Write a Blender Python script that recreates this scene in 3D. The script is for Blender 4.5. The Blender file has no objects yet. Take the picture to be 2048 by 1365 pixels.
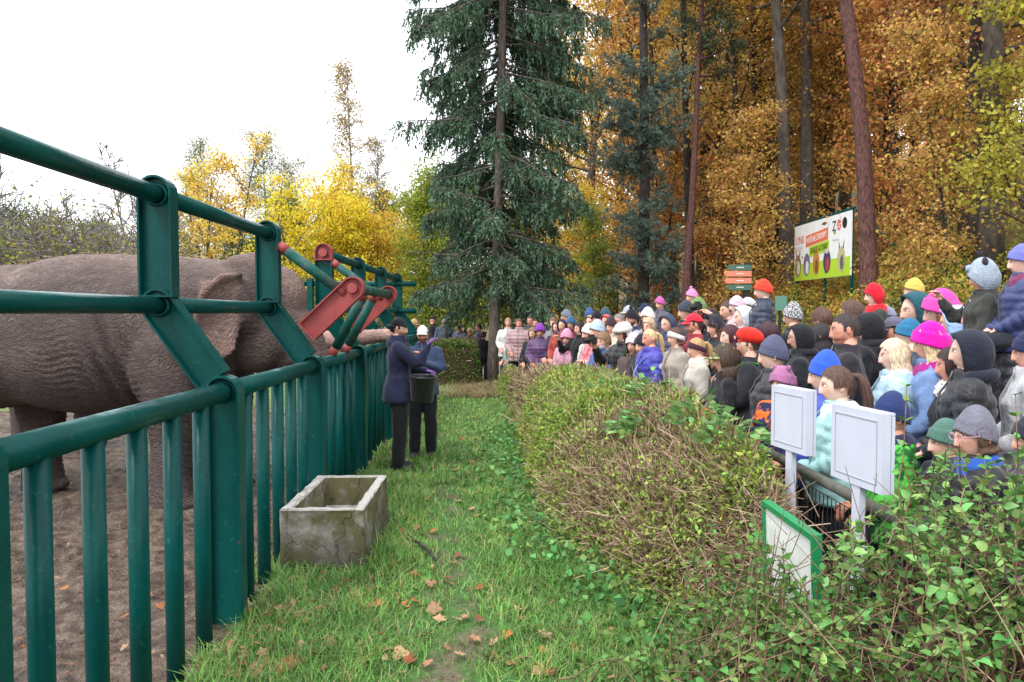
import bpy, math, random
import numpy as np
from mathutils import Vector, Matrix, noise as mnoise
sc = bpy.context.scene
COL = sc.collection
R = math.radians
PI = math.pi
# ---------------------------------------------------------------- camera
FPX, VPX, HOR, CAMH = 1480.0, 992.0, 627.0, 1.8
cam = bpy.data.cameras.new('camera')
cam.sensor_width = 36.0
cam.lens = FPX / 2048 * 36
cam.clip_start, cam.clip_end = 0.05, 900
camo = bpy.data.objects.new('camera', cam)
COL.objects.link(camo)
PITCH = math.atan((682.5 - HOR) / FPX)
YAW = math.atan((1024 - VPX) / FPX)
camo.location = (0, 0, CAMH)
camo.rotation_euler = (PI / 2 - PITCH, 0, -YAW)
sc.camera = camo
# ---------------------------------------------------------------- world: overcast daylight
w = bpy.data.worlds.new('World'); sc.world = w; w.use_nodes = True
wt = w.node_tree; wt.nodes.clear()
wo = wt.nodes.new('ShaderNodeOutputWorld'); bg = wt.nodes.new('ShaderNodeBackground')
sky = wt.nodes.new('ShaderNodeTexSky'); sky.sky_type = 'NISHITA'; sky.sun_disc = False
SUN_EL, SUN_AZ = R(52), R(-35)
sky.sun_elevation = SUN_EL; sky.sun_rotation = SUN_AZ
sky.dust_density = 5.0; sky.air_density = 1.0
hs = wt.nodes.new('ShaderNodeHueSaturation'); hs.inputs['Saturation'].default_value = 0.12
mixn = wt.nodes.new('ShaderNodeMix'); mixn.data_type = 'RGBA'
mixn.inputs[0].default_value = 0.8
mixn.inputs[7].default_value = (8.6, 9.0, 9.6, 1)      # even cloud cover
wt.links.new(sky.outputs[0], hs.inputs['Color']); wt.links.new(hs.outputs[0], mixn.inputs[6])
wt.links.new(mixn.outputs[2], bg.inputs[0]); wt.links.new(bg.outputs[0], wo.inputs[0])
bg.inputs[1].default_value = 0.15
sun = bpy.data.lights.new('sun', 'SUN'); sun.energy = 1.5; sun.angle = R(18); sun.color = (1, 0.96, 0.9)
suno = bpy.data.objects.new('sun', sun); COL.objects.link(suno)
sdir = Vector((math.sin(SUN_AZ) * math.cos(SUN_EL), math.cos(SUN_AZ) * math.cos(SUN_EL) * -1, math.sin(SUN_EL)))
suno.rotation_euler = sdir.to_track_quat('Z', 'Y').to_euler()
suno.location = (0, 0, 30)
vs = sc.view_settings
vs.view_transform = 'Standard'; vs.look = 'None'; vs.exposure = 0.92; vs.gamma = 1.0; vs.use_curve_mapping = False
sc.render.engine = 'CYCLES'
sc.cycles.max_bounces = 5; sc.cycles.diffuse_bounces = 3; sc.cycles.glossy_bounces = 2
sc.cycles.transmission_bounces = 3; sc.cycles.transparent_max_bounces = 4
sc.cycles.use_denoising = True

# ---------------------------------------------------------------- helpers
_cm = camo.rotation_euler.to_matrix()
def at(px, py, d):
    """world point seen at photo pixel (px,py) at ground distance d along +Y"""
    v = _cm @ Vector(((px - 1024) / FPX, (682.5 - py) / FPX, -1))
    return Vector((0, 0, CAMH)) + v * (d / v.y)
def gnd(px, py, z=0.0):
    v = _cm @ Vector(((px - 1024) / FPX, (682.5 - py) / FPX, -1))
    return Vector((0, 0, CAMH)) + v * ((z - CAMH) / v.z)
def lin(c):
    return c / 12.92 if c <= 0.04045 else ((c + 0.055) / 1.055) ** 2.4
def H(s, a=1.0):
    s = s.lstrip('#')
    return tuple(lin(int(s[i:i + 2], 16) / 255) for i in (0, 2, 4)) + (a,)

def np_mesh(name, V, F, smooth=False):
    V = np.ascontiguousarray(V, dtype=np.float32); F = np.ascontiguousarray(F, dtype=np.int32)
    me = bpy.data.meshes.new(name)
    me.vertices.add(len(V)); me.vertices.foreach_set('co', V.ravel())
    me.loops.add(F.size); me.loops.foreach_set('vertex_index', F.ravel())
    me.polygons.add(len(F)); me.polygons.foreach_set('loop_start', np.arange(0, F.size, F.shape[1], dtype=np.int32))
    if smooth:
        me.polygons.foreach_set('use_smooth', np.ones(len(F), dtype=bool))
    me.update(calc_edges=True)
    return me
class Acc:
    """collects pieces of one mesh"""
    def __init__(s): s.V = []; s.F = []; s.M = []
    def add(s, V, F, mi=0):
        o = len(s.V)
        s.V.extend(tuple(map(float, v)) for v in V)
        s.F.extend(tuple(int(i) + o for i in f) for f in F)
        s.M.extend([mi] * len(F))
        return s
    def mesh(s, name, smooth=False):
        me = bpy.data.meshes.new(name); me.from_pydata(s.V, [], s.F)
        if any(s.M): me.polygons.foreach_set('material_index', s.M)
        if smooth: me.polygons.foreach_set('use_smooth', [True] * len(me.polygons))
        me.update(); return me
def obj(name, me, mats=None, parent=None, loc=None, rot=None, scale=None, label=None, cat=None, group=None, kind=None, color=None):
    o = bpy.data.objects.new(name, me); COL.objects.link(o)
    if mats is not None and me is not None:
        if not isinstance(mats, (list, tuple)): mats = [mats]
        if len(me.materials) == 0:
            for m in mats: me.materials.append(m)
    if parent is not None: o.parent = parent
    if loc is not None: o.location = loc
    if rot is not None: o.rotation_euler = rot
    if scale is not None: o.scale = scale if hasattr(scale, '__len__') else (scale,) * 3
    if label: o['label'] = label
    if cat: o['category'] = cat
    if group: o['group'] = group
    if kind: o['kind'] = kind
    if color is not None: o.color = color
    return o
def empty(name, loc=(0, 0, 0), rz=0.0, **k):
    o = obj(name, None, loc=loc, rot=(0, 0, rz), **k); o.empty_display_size = 0.1
    return o
def box(x0, x1, y0, y1, z0, z1):
    V = [(x, y, z) for z in (z0, z1) for y in (y0, y1) for x in (x0, x1)]
    return V, [(0, 2, 3, 1), (4, 5, 7, 6), (0, 1, 5, 4), (2, 6, 7, 3), (0, 4, 6, 2), (1, 3, 7, 5)]
def loft(rings, cap=True, closed=True):
    n = len(rings[0]); V = [p for r in rings for p in r]; F = []
    for i in range(len(rings) - 1):
        for j in range(n if closed else n - 1):
            k = (j + 1) % n
            F.append((i * n + j, i * n + k, (i + 1) * n + k, (i + 1) * n + j))
    if cap:
        c0 = np.mean(np.array(rings[0], float), axis=0); c1 = np.mean(np.array(rings[-1], float), axis=0)
        V = list(V) + [tuple(c0), tuple(c1)]; a = len(V) - 2; b = len(V) - 1; o = (len(rings) - 1) * n
        for j in range(n):
            k = (j + 1) % n
            F.append((a, k, j)); F.append((b, o + j, o + k))
    return V, F
def tube(P, rad, n=8, cap=True):
    P = [Vector(p) for p in P]; rings = []
    if not hasattr(rad, '__len__'): rad = [rad] * len(P)
    t0 = (P[1] - P[0]).normalized()
    up = Vector((0, 0, 1)) if abs(t0.z) < 0.9 else Vector((1, 0, 0))
    u = t0.cross(up).normalized()
    for i, p in enumerate(P):
        t = (P[min(i + 1, len(P) - 1)] - P[max(i - 1, 0)]).normalized()
        u = (u - t * u.dot(t)).normalized(); v = t.cross(u)
        rings.append([tuple(p + (u * math.cos(2 * PI * j / n) + v * math.sin(2 * PI * j / n)) * rad[i]) for j in range(n)])
    return loft(rings, cap)
def ellipsoid(c, r, nl=10, nm=14, M=None):
    V = []; F = []
    for i in range(nl + 1):
        t = PI * i / nl
        for j in range(nm):
            p = 2 * PI * j / nm
            q = Vector((r[0] * math.sin(t) * math.cos(p), r[1] * math.sin(t) * math.sin(p), r[2] * math.cos(t)))
            if M is not None: q = M @ q
            V.append(tuple(q + Vector(c)))
    for i in range(nl):
        for j in range(nm):
            k = (j + 1) % nm
            F.append((i * nm + j, (i + 1) * nm + j, (i + 1) * nm + k, i * nm + k))
    return V, F
def torus(c, R1, r, n=20, m=8, axis='Z', sx=1, sy=1):
    V = []; F = []
    for i in range(n):
        a = 2 * PI * i / n
        for j in range(m):
            b = 2 * PI * j / m
            x, y, z = (R1 + r * math.cos(b)) * math.cos(a) * sx, (R1 + r * math.cos(b)) * math.sin(a) * sy, r * math.sin(b)
            if axis == 'Y': x, y, z = x, z, y
            if axis == 'X': x, y, z = z, x, y
            V.append((c[0] + x, c[1] + y, c[2] + z))
    for i in range(n):
        for j in range(m):
            F.append((i * m + j, ((i + 1) % n) * m + j, ((i + 1) % n) * m + (j + 1) % m, i * m + (j + 1) % m))
    return V, F
def remesh(acc, name, voxel, smooth=4):
    me = acc.mesh('tmp'); o = bpy.data.objects.new('tmp', me); COL.objects.link(o)
    m = o.modifiers.new('r', 'REMESH'); m.mode = 'VOXEL'; m.voxel_size = voxel; m.use_smooth_shade = True
    if smooth:
        s = o.modifiers.new('s', 'SMOOTH'); s.factor = 0.5; s.iterations = smooth
    dg = bpy.context.evaluated_depsgraph_get()
    me2 = bpy.data.meshes.new_from_object(o.evaluated_get(dg)); me2.name = name
    bpy.data.objects.remove(o); bpy.data.meshes.remove(me)
    return me2
def get_co(me):
    a = np.empty(len(me.vertices) * 3, np.float32); me.vertices.foreach_get('co', a); return a.reshape(-1, 3)
def set_co(me, V):
    me.vertices.foreach_set('co', np.ascontiguousarray(V, np.float32).ravel()); me.update()
def get_no(me):
    a = np.empty(len(me.vertices) * 3, np.float32); me.vertices.foreach_get('normal', a); return a.reshape(-1, 3)
def vcol(me, C):
    a = me.color_attributes.new('Col', 'FLOAT_COLOR', 'POINT')
    C4 = np.ones((len(me.vertices), 4), np.float32); C4[:, :3] = C
    a.data.foreach_set('color', C4.ravel())
def vnoise(P, s, seed=0.0):
    return np.array([mnoise.noise(Vector((p[0] * s + seed, p[1] * s - seed, p[2] * s + 2 * seed))) for p in P])
def snoise(x, y, seed=0):
    """cheap smooth 2-D pseudo noise for arrays, about -1..1"""
    r = np.random.RandomState(seed); t = 0
    for k in range(6):
        a = r.uniform(0, 2 * PI); f = 2 ** (k * 0.6) * r.uniform(.8, 1.2)
        t = t + np.sin((x * math.cos(a) + y * math.sin(a)) * f + r.uniform(0, 6.3) + 1.3 * np.sin(f * .7 * (y * math.cos(a) - x * math.sin(a)) + k)) / (1 + .5 * k)
    return t / 3.0
def segs(A, B, ra, rb, n=4):
    """many tapered twigs at once: quads"""
    A = np.asarray(A, float); B = np.asarray(B, float); N = len(A)
    ra = np.broadcast_to(np.asarray(ra, float), (N,)); rb = np.broadcast_to(np.asarray(rb, float), (N,))
    d = B - A; L = np.linalg.norm(d, axis=1, keepdims=True); d = d / np.maximum(L, 1e-6)
    up = np.where(np.abs(d[:, 2:3]) < .9, np.array([[0, 0, 1.]]), np.array([[1., 0, 0]]))
    u = np.cross(d, up); u /= np.linalg.norm(u, axis=1, keepdims=True); v = np.cross(d, u)
    V = np.empty((N, 2 * n, 3))
    for j in range(n):
        o = u * math.cos(2 * PI * j / n) + v * math.sin(2 * PI * j / n)
        V[:, j] = A + o * ra[:, None]; V[:, n + j] = B + o * rb[:, None]
    f = np.array([[j, (j + 1) % n, n + (j + 1) % n, n + j] for j in range(n)])
    F = (np.arange(N) * 2 * n)[:, None, None] + f[None]
    return V.reshape(-1, 3), F.reshape(-1, 4)
def slivers(A, B, ra, rb, rs):
    """thin flat twigs, one quad each, facing any way"""
    A = np.asarray(A, float); B = np.asarray(B, float); d = B - A; s = np.cross(d, rs.normal(size=d.shape)); s /= np.maximum(np.linalg.norm(s, axis=1, keepdims=True), 1e-9)
    ra = np.asarray(ra, float)[:, None]; rb = np.asarray(rb, float)[:, None]
    V = np.stack([A - s * ra, A + s * ra, B + s * rb, B - s * rb], 1); return V.reshape(-1, 3), np.arange(len(A) * 4).reshape(-1, 4)
def leaves(P, D, Nn, L, W, fold=0.15):
    """rhombic leaves: base at P, along D, face normal Nn; one quad each"""
    P = np.asarray(P, float); D = np.asarray(D, float); Nn = np.asarray(Nn, float)
    D = D / np.maximum(np.linalg.norm(D, axis=1, keepdims=True), 1e-6)
    S = np.cross(D, Nn); S /= np.maximum(np.linalg.norm(S, axis=1, keepdims=True), 1e-6); Nn = np.cross(S, D)
    L = np.broadcast_to(np.asarray(L, float), (len(P),))[:, None]; W = np.broadcast_to(np.asarray(W, float), (len(P),))[:, None]
    V = np.empty((len(P), 4, 3))
    V[:, 0] = P; V[:, 1] = P + D * L * .45 + S * W * .5 + Nn * W * fold
    V[:, 2] = P + D * L; V[:, 3] = P + D * L * .45 - S * W * .5 + Nn * W * fold
    F = np.arange(len(P) * 4).reshape(-1, 4)
    return V.reshape(-1, 3), F
def cat_mesh(parts):
    V = []; F = []; o = 0
    for v, f in parts:
        V.append(v); F.append(f + o); o += len(v)
    return np.concatenate(V), np.concatenate(F)
def rdir(rs, n, up=0.0):
    a = rs.normal(size=(n, 3)); a[:, 2] += up
    return a / np.linalg.norm(a, axis=1, keepdims=True)

# ---------------------------------------------------------------- materials
def newmat(name, rough=0.6, base=(.5, .5, .5, 1), spec=0.5):
    m = bpy.data.materials.new(name); m.use_nodes = True
    nt = m.node_tree; b = nt.nodes['Principled BSDF']
    b.inputs['Roughness'].default_value = rough; b.inputs['Base Color'].default_value = base
    b.inputs['Specular IOR Level'].default_value = spec
    return m, nt, b
def nd(nt, t, **k):
    n = nt.nodes.new('ShaderNode' + t)
    for a, v in k.items():
        if a.startswith('i_'):
            key = a[2:].replace('_', ' ')
            n.inputs[int(key) if key.isdigit() else key].default_value = v
        else: setattr(n, a, v)
    return n
def lk(nt, a, b): nt.links.new(a, b)
def coords(nt, scale=(1, 1, 1), kind='Object'):
    tc = nd(nt, 'TexCoord'); mp = nd(nt, 'Mapping'); mp.inputs['Scale'].default_value = scale
    lk(nt, tc.outputs[kind], mp.inputs[0]); return mp.outputs[0]
def noise_(nt, vec, scale, detail=4, rough=.6, dist=0):
    n = nd(nt, 'TexNoise', i_Scale=scale, i_Detail=detail, i_Roughness=rough, i_Distortion=dist); lk(nt, vec, n.inputs['Vector']); return n.outputs['Fac']
def ramp(nt, fac, stops):
    r = nd(nt, 'ValToRGB'); e = r.color_ramp.elements
    while len(e) < len(stops): e.new(0.5)
    for el, (p, c) in zip(e, stops):
        el.position = p; el.color = c if len(c) == 4 else (*c, 1)
    lk(nt, fac, r.inputs[0]); return r.outputs[0]
def mixc(nt, fac, a, b, mode='MIX'):
    m = nd(nt, 'Mix', data_type='RGBA', blend_type=mode)
    for s, v in ((m.inputs[0], fac), (m.inputs[6], a), (m.inputs[7], b)):
        if hasattr(v, 'is_output'): lk(nt, v, s)
        else: s.default_value = v
    return m.outputs[2]
def math_(nt, op, a, b=0.5, clamp=False):
    m = nd(nt, 'Math', operation=op, use_clamp=clamp)
    for s, v in ((m.inputs[0], a), (m.inputs[1], b)):
        if hasattr(v, 'is_output'): lk(nt, v, s)
        else: s.default_value = v
    return m.outputs[0]
def bump(nt, b, h, strength=.3, dist=.02, nrm=None):
    n = nd(nt, 'Bump', i_Strength=strength, i_Distance=dist); lk(nt, h, n.inputs['Height'])
    if nrm is not None: lk(nt, nrm, n.inputs['Normal'])
    lk(nt, n.outputs[0], b.inputs['Normal']); return n.outputs[0]
def leafmat(name, transl=.35, rough=.55, hue=.05, val=(.55, 1.35), sat=1.0, alt=None, altf=.25, patch=0):
    """foliage: colour from the object's own colour, varied leaf by leaf"""
    m = bpy.data.materials.new(name); m.use_nodes = True; nt = m.node_tree
    b = nt.nodes['Principled BSDF']; out = nt.nodes['Material Output']
    oi = nd(nt, 'ObjectInfo'); ge = nd(nt, 'NewGeometry')
    rnd = ge.outputs['Random Per Island']
    wn = nd(nt, 'TexWhiteNoise', noise_dimensions='1D'); lk(nt, rnd, wn.inputs['W'])
    sep = nd(nt, 'SeparateColor'); lk(nt, wn.outputs['Color'], sep.inputs[0])
    h = nd(nt, 'HueSaturation'); lk(nt, oi.outputs['Color'], h.inputs['Color'])
    c0 = oi.outputs['Color']
    if alt is not None:
        c0 = mixc(nt, math_(nt, 'GREATER_THAN', sep.outputs[2], 1 - altf), oi.outputs['Color'], alt); lk(nt, c0, h.inputs['Color'])
    lk(nt, math_(nt, 'MULTIPLY_ADD', sep.outputs[0], 2 * hue), h.inputs['Hue'])
    h.inputs['Hue'].default_value = .5
    mm = nt.nodes[-1]
    for x in nt.nodes:
        if x.type == 'MATH' and x.operation == 'MULTIPLY_ADD': x.inputs[2].default_value = .5 - hue
    mr = nd(nt, 'MapRange'); lk(nt, sep.outputs[1], mr.inputs[0]); mr.inputs[3].default_value = val[0]; mr.inputs[4].default_value = val[1]
    lk(nt, mr.outputs[0], h.inputs['Value']); h.inputs['Saturation'].default_value = sat
    co = h.outputs[0]
    if patch:
        f = noise_(nt, ge.outputs['Position'], patch, 3, .6); co = mixc(nt, 1.0, co, ramp(nt, f, [(.3, (.62, .66, .6)), (.52, (1, 1, 1)), (.72, (1.45, 1.22, 1.1))]), 'MULTIPLY')
    lk(nt, co, b.inputs['Base Color']); b.inputs['Roughness'].default_value = rough
    b.inputs['Specular IOR Level'].default_value = .25
    tr = nd(nt, 'BsdfTranslucent'); lk(nt, co, tr.inputs[0])
    mx = nd(nt, 'MixShader'); mx.inputs[0].default_value = transl
    lk(nt, b.outputs[0], mx.inputs[1]); lk(nt, tr.outputs[0], mx.inputs[2]); lk(nt, mx.outputs[0], out.inputs[0])
    return m
def tintmat(name, rough=.8, nscale=30, namp=.25, bscale=120, bstr=.15, bdist=.003, spec=.3, coat=0.0, wave=None, fold=0):
    """cloth and similar: colour from the object's own colour with a little unevenness"""
    m, nt, b = newmat(name, rough, spec=spec); oi = nd(nt, 'ObjectInfo'); v = coords(nt)
    f = noise_(nt, v, nscale, 3)
    c = mixc(nt, 1.0, oi.outputs['Color'], ramp(nt, f, [(.25, (1 - namp,) * 3), (.75, (1 + namp,) * 3)]), 'MULTIPLY')
    lk(nt, c, b.inputs['Base Color'])
    if wave:
        wv = nd(nt, 'TexWave', i_Scale=wave, i_Distortion=1.5, i_Detail=1.0, bands_direction='X'); lk(nt, v, wv.inputs[0]); hgt = wv.outputs['Fac']
    else: hgt = noise_(nt, v, bscale, 2)
    if fold:
        v2 = coords(nt, (1, 1, .6)); fo = noise_(nt, v2, fold, 3, .55, 1.2); hgt = mixc(nt, .85, hgt, math_(nt, 'ABSOLUTE', math_(nt, 'SUBTRACT', fo, .5))); bdist = .05
    bump(nt, b, hgt, bstr, bdist); b.inputs['Sheen Weight'].default_value = .12
    return m
# ================================================================ terrain
def tz(X, Y):
    X = np.asarray(X, float); Y = np.asarray(Y, float)
    s = X - 5.0 - 0.04 * np.maximum(Y - 20, 0)
    z = 0.5 * (s + np.sqrt(s * s + .35)) * .5
    z = np.where(z > 14, 14 + (z - 14) * .2, z)
    return z + np.maximum(Y - 45, 0) * .05 + np.maximum(-X - 25, 0) * .05
def grid_mesh(name, xs, ys, fz):
    X, Y = np.meshgrid(xs, ys); Z = fz(X, Y); n = len(xs)
    V = np.stack([X.ravel(), Y.ravel(), Z.ravel()], 1)
    i = np.arange(len(ys) - 1)[:, None] * n + np.arange(n - 1)[None]
    F = np.stack([i, i + 1, i + n + 1, i + n], -1).reshape(-1, 4)
    return np_mesh(name, V, F, True)
# forest floor / base terrain, one sheet to the horizon
m, nt, b = newmat('leaf_litter', .9); v = coords(nt)
f1 = noise_(nt, v, 1.2, 5); f2 = noise_(nt, v, 14, 5, .7)
c = ramp(nt, f2, [(.3, (.035, .02, .01)), (.5, (.13, .07, .025)), (.68, (.28, .15, .04))])
g = ramp(nt, f2, [(.3, (.03, .045, .012)), (.7, (.10, .12, .03))])
lk(nt, mixc(nt, ramp(nt, f1, [(.48, (0, 0, 0)), (.6, (1, 1, 1))]), c, g), b.inputs['Base Color'])
bump(nt, b, f2, .8, .06); MLITTER = m
xs = np.concatenate([np.linspace(-320, -40, 20), np.linspace(-36, -6, 16), np.linspace(-5, 40, 91), np.linspace(45, 320, 20)])
ys = np.concatenate([np.linspace(-40, -2, 8), np.linspace(0, 60, 61), np.linspace(66, 420, 24)])
obj('ground', grid_mesh('ground', xs, ys, lambda X, Y: tz(X, Y) + .06 * snoise(X * 1.5, Y * 1.5, 3) * (X > 5.5) - .03), MLITTER, kind='structure')
# far lawn behind the paddock
m, nt, b = newmat('meadow', .9); v = coords(nt); f = noise_(nt, v, 3, 6, .7)
lk(nt, ramp(nt, f, [(.3, (.06, .10, .02)), (.55, (.13, .19, .05)), (.75, (.22, .2, .09))]), b.inputs['Base Color']); bump(nt, b, f, .6, .05)
MMEADOW = m
obj('meadow', grid_mesh('meadow', np.linspace(-40, 0.3, 40), np.linspace(11.2, 44, 40), lambda X, Y: 0 * X - .012 + .03 * snoise(X, Y, 9)), MMEADOW, kind='structure')
# paddock mud
m, nt, b = newmat('mud', .7); v = coords(nt)
n1 = noise_(nt, v, 1.1, 6, .65); n2 = noise_(nt, v, 9, 6, .7); n3 = noise_(nt, v, 55, 4, .7)
c = ramp(nt, n2, [(.34, (.045, .028, .018)), (.46, (.16, .107, .075)), (.56, (.27, .192, .142)), (.72, (.40, .305, .235))])
c = mixc(nt, ramp(nt, n3, [(.35, (.55, .55, .55)), (.6, (1, 1, 1))]), (.06, .04, .03, 1), c)
wet = ramp(nt, n1, [(.42, (1, 1, 1)), (.56, (0, 0, 0))])
c = mixc(nt, wet, c, mixc(nt, 1.0, c, (.82, .8, .82, 1), 'MULTIPLY'))
lk(nt, c, b.inputs['Base Color'])
lk(nt, ramp(nt, n1, [(.46, (.16, .16, .16)), (.60, (.75, .75, .75))]), b.inputs['Roughness'])
bump(nt, b, mixc(nt, .35, n2, n3), 1.0, .12); MMUD = m
def mudz(X, Y):
    e = np.clip((-1.35 - X) / .5, 0, 1)
    return .012 + e * (.036 * snoise(X * 2.2, Y * 2.2, 1) + .026 * snoise(X * 7, Y * 7, 2) + .034 * np.abs(snoise(X * 17, Y * 17, 5)) + .012 * snoise(X * 31, Y * 31, 7) - .02 * np.clip(snoise(X * 4.5 + 3, Y * 4.5, 6) - .3, 0, 1)) - .06 * (X > -1.36)
xs = np.concatenate([np.linspace(-14, -6, 30), np.linspace(-5.95, -1.32, 150)])
ys = np.concatenate([np.linspace(.4, 8.5, 230), np.linspace(8.6, 13.5, 60)])
obj('mud_ground', grid_mesh('mud_ground', xs, ys, mudz), MMUD, kind='structure')
# grass verge soil between fence and hedge
m, nt, b = newmat('verge_soil', .9); v = coords(nt)
n1 = noise_(nt, v, 2.2, 5, .6); n2 = noise_(nt, v, 40, 5, .7)
c = ramp(nt, n2, [(.3, (.05, .038, .022)), (.6, (.15, .12, .075)), (.75, (.24, .19, .13))])
g = ramp(nt, n2, [(.3, (.025, .06, .012)), (.65, (.07, .17, .03))])
lk(nt, mixc(nt, ramp(nt, n1, [(.36, (0, 0, 0)), (.5, (1, 1, 1))]), c, g), b.inputs['Base Color']); bump(nt, b, n2, .6, .02); MSOIL = m
def vz(X, Y): return .028 + .016 * snoise(X * 2.5, Y * 2.5, 11) + .008 * snoise(X * 8, Y * 8, 12) - .05 * np.clip((-1.45 - X) / .2, 0, 1)
VERGE = obj('grass_verge', grid_mesh('grass_verge', np.linspace(-1.72, 1.45, 60), np.concatenate([np.linspace(.6, 8, 120), np.linspace(8.1, 19.6, 70)]), vz), MSOIL, kind='structure')
# asphalt path the crowd stands on
m, nt, b = newmat('asphalt', .85); v = coords(nt); n2 = noise_(nt, v, 60, 4, .7); n1 = noise_(nt, v, 1.5, 4)
lk(nt, mixc(nt, n1, ramp(nt, n2, [(.3, (.12, .11, .105)), (.7, (.27, .255, .24))]), (.2, .185, .17, 1)), b.inputs['Base Color']); bump(nt, b, n2, .4, .01)
ys = np.concatenate([np.linspace(.3, 24, 40), np.linspace(25, 62, 38)])
n = 14; V = []
for y in ys:
    x0 = 1.5 if y < 10 else 1.5 - min(y - 10, 12) * .62
    if y > 21: x0 = -6 + min(1, (y - 21) / 9) * (7.6) + max(0, y - 30) * .05
    x1 = 4.6 - .06 * min(12, max(0, y - 8)) + .06 * max(0, y - 25)
    for j in range(n):
        x = x0 + (x1 - x0) * j / (n - 1); V.append((x, y, float(tz(x, y)) * .6 + .012))
F = [(i * n + j, i * n + j + 1, (i + 1) * n + j + 1, (i + 1) * n + j) for i in range(len(ys) - 1) for j in range(n - 1)]
obj('asphalt_path', np_mesh('asphalt_path', np.array(V), np.array(F), True), m, kind='structure')
# ================================================================ elephant fence
m, nt, b = newmat('green_paint', .3, spec=.16); v = coords(nt, kind='Object')
g0 = nd(nt, 'NewGeometry'); v = g0.outputs['Position']
n1 = noise_(nt, v, 2.5, 4); n2 = noise_(nt, v, 38, 5, .7); n3 = noise_(nt, v, 7, 5, .75)
c = ramp(nt, n1, [(.3, (.0008, .048, .045)), (.7, (.0018, .075, .068))])
c = mixc(nt, ramp(nt, n2, [(.60, (0, 0, 0)), (.70, (.5, .5, .5))]), c, (.05, .19, .17, 1))
c = mixc(nt, ramp(nt, n3, [(.675, (0, 0, 0)), (.70, (.85, .85, .85))]), c, (.16, .055, .03, 1))
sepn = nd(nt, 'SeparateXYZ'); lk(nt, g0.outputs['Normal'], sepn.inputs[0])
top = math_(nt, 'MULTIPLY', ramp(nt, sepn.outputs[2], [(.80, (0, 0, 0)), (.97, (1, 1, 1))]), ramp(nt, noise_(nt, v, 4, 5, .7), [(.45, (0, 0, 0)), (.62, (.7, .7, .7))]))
c = mixc(nt, top, c, (.20, .33, .32, 1))  # upward faces paler: worn paint plus sky sheen put into the colour
lk(nt, c, b.inputs['Base Color']); lk(nt, ramp(nt, n2, [(.3, (.24,) * 3), (.8, (.45,) * 3)]), b.inputs['Roughness'])
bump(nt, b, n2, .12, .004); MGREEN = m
m, nt, b = newmat('red_primer', .55); v = coords(nt); n1 = noise_(nt, v, 6, 4)
lk(nt, ramp(nt, n1, [(.3, (.25, .035, .035)), (.7, (.34, .06, .055))]), b.inputs['Base Color']); MRED = m
m, nt, b = newmat('green_worn', .5, spec=.2); g0 = nd(nt, 'NewGeometry'); v = g0.outputs['Position']; n1 = noise_(nt, v, 9, 5, .7)
lk(nt, ramp(nt, n1, [(.35, (.004, .055, .048)), (.52, (.010, .085, .07)), (.62, (.07, .085, .08)), (.75, (.09, .10, .10))]), b.inputs['Base Color']); MWORN = m
def stadium(p0, p1, wd, r0, r1, k=10):
    """outline (x,z) of a strip from p0 to p1, ends rounded when asked"""
    a = Vector(p0); c = Vector(p1); t = (c - a).normalized(); nrm = Vector((-t.y, t.x)); h = wd / 2; out = []
    if r1: out += [c + t * h * math.sin(s) + nrm * h * math.cos(s) for s in [PI * i / k for i in range(k + 1)]]
    else: out += [c + nrm * h, c - nrm * h]
    if r0: out += [a - t * h * math.sin(s) - nrm * h * math.cos(s) for s in [PI * i / k for i in range(k + 1)]]
    else: out += [a - nrm * h, a + nrm * h]
    return out
def beam(p0, p1, wd, y, r0=False, r1=True, depth=.085, th=.012, web=.012):
    """channel section: web in the XZ plane with a rim round its outline"""
    A = Acc(); O = stadium(p0, p1, wd, r0, r1); n = len(O)
    cx = sum((q for q in O), Vector((0, 0))) / n
    t = (Vector(p1) - Vector(p0)).normalized()
    I = stadium(Vector(p0) + t * (0 if r0 else th), Vector(p1) - t * (0 if r1 else th), wd - 2 * th, r0, r1)
    for yy, s in ((y - web / 2, 1), (y + web / 2, -1)):
        A.add([(q.x, yy, q.y) for q in I], [tuple(range(n)) if s > 0 else tuple(range(n))[::-1]])
    rings = [[(q.x, y - depth / 2, q.y) for q in O], [(q.x, y + depth / 2, q.y) for q in O], [(q.x, y + depth / 2, q.y) for q in I], [(q.x, y - depth / 2, q.y) for q in I]]
    V = [p for r in rings for p in r]
    F = [((i % 4) * n + j, (i % 4) * n + (j + 1) % n, ((i + 1) % 4) * n + (j + 1) % n, ((i + 1) % 4) * n + j) for i in range(4) for j in range(n)]
    A.add(V, F); return A
FX, UX, ZH, ZM, ZT = -1.54, -1.90, 1.355, 1.845, 2.465
YP = [2.2 + 2.02 * k for k in range(7)]; YP[0] = 2.155
fence = empty('elephant_fence', (FX, 2.2, 0), label='dark green steel pipe fence with angled upper rails around the elephant paddock', cat='fence')
def fp(name, A, mat, smooth=False):
    V = [(x - FX, y - 2.2, z) for x, y, z in A.V]; A.V = V
    me = A.mesh(name, False)
    if smooth:
        me.polygons.foreach_set('use_smooth', [len(p.vertices) == 4 for p in me.polygons])
    return obj(name, me, mat, fence)
def pipe(name, a, b_, r, mat=None, n=20):
    A = Acc(); A.add(*tube([a, b_], r, n)); return fp(name, A, mat or MGREEN, True)
def ring_weld(y, x, z, r):
    A = Acc(); A.add(*torus((x, y, z), r, .012, 20, 6, 'Y')); return A
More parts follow.
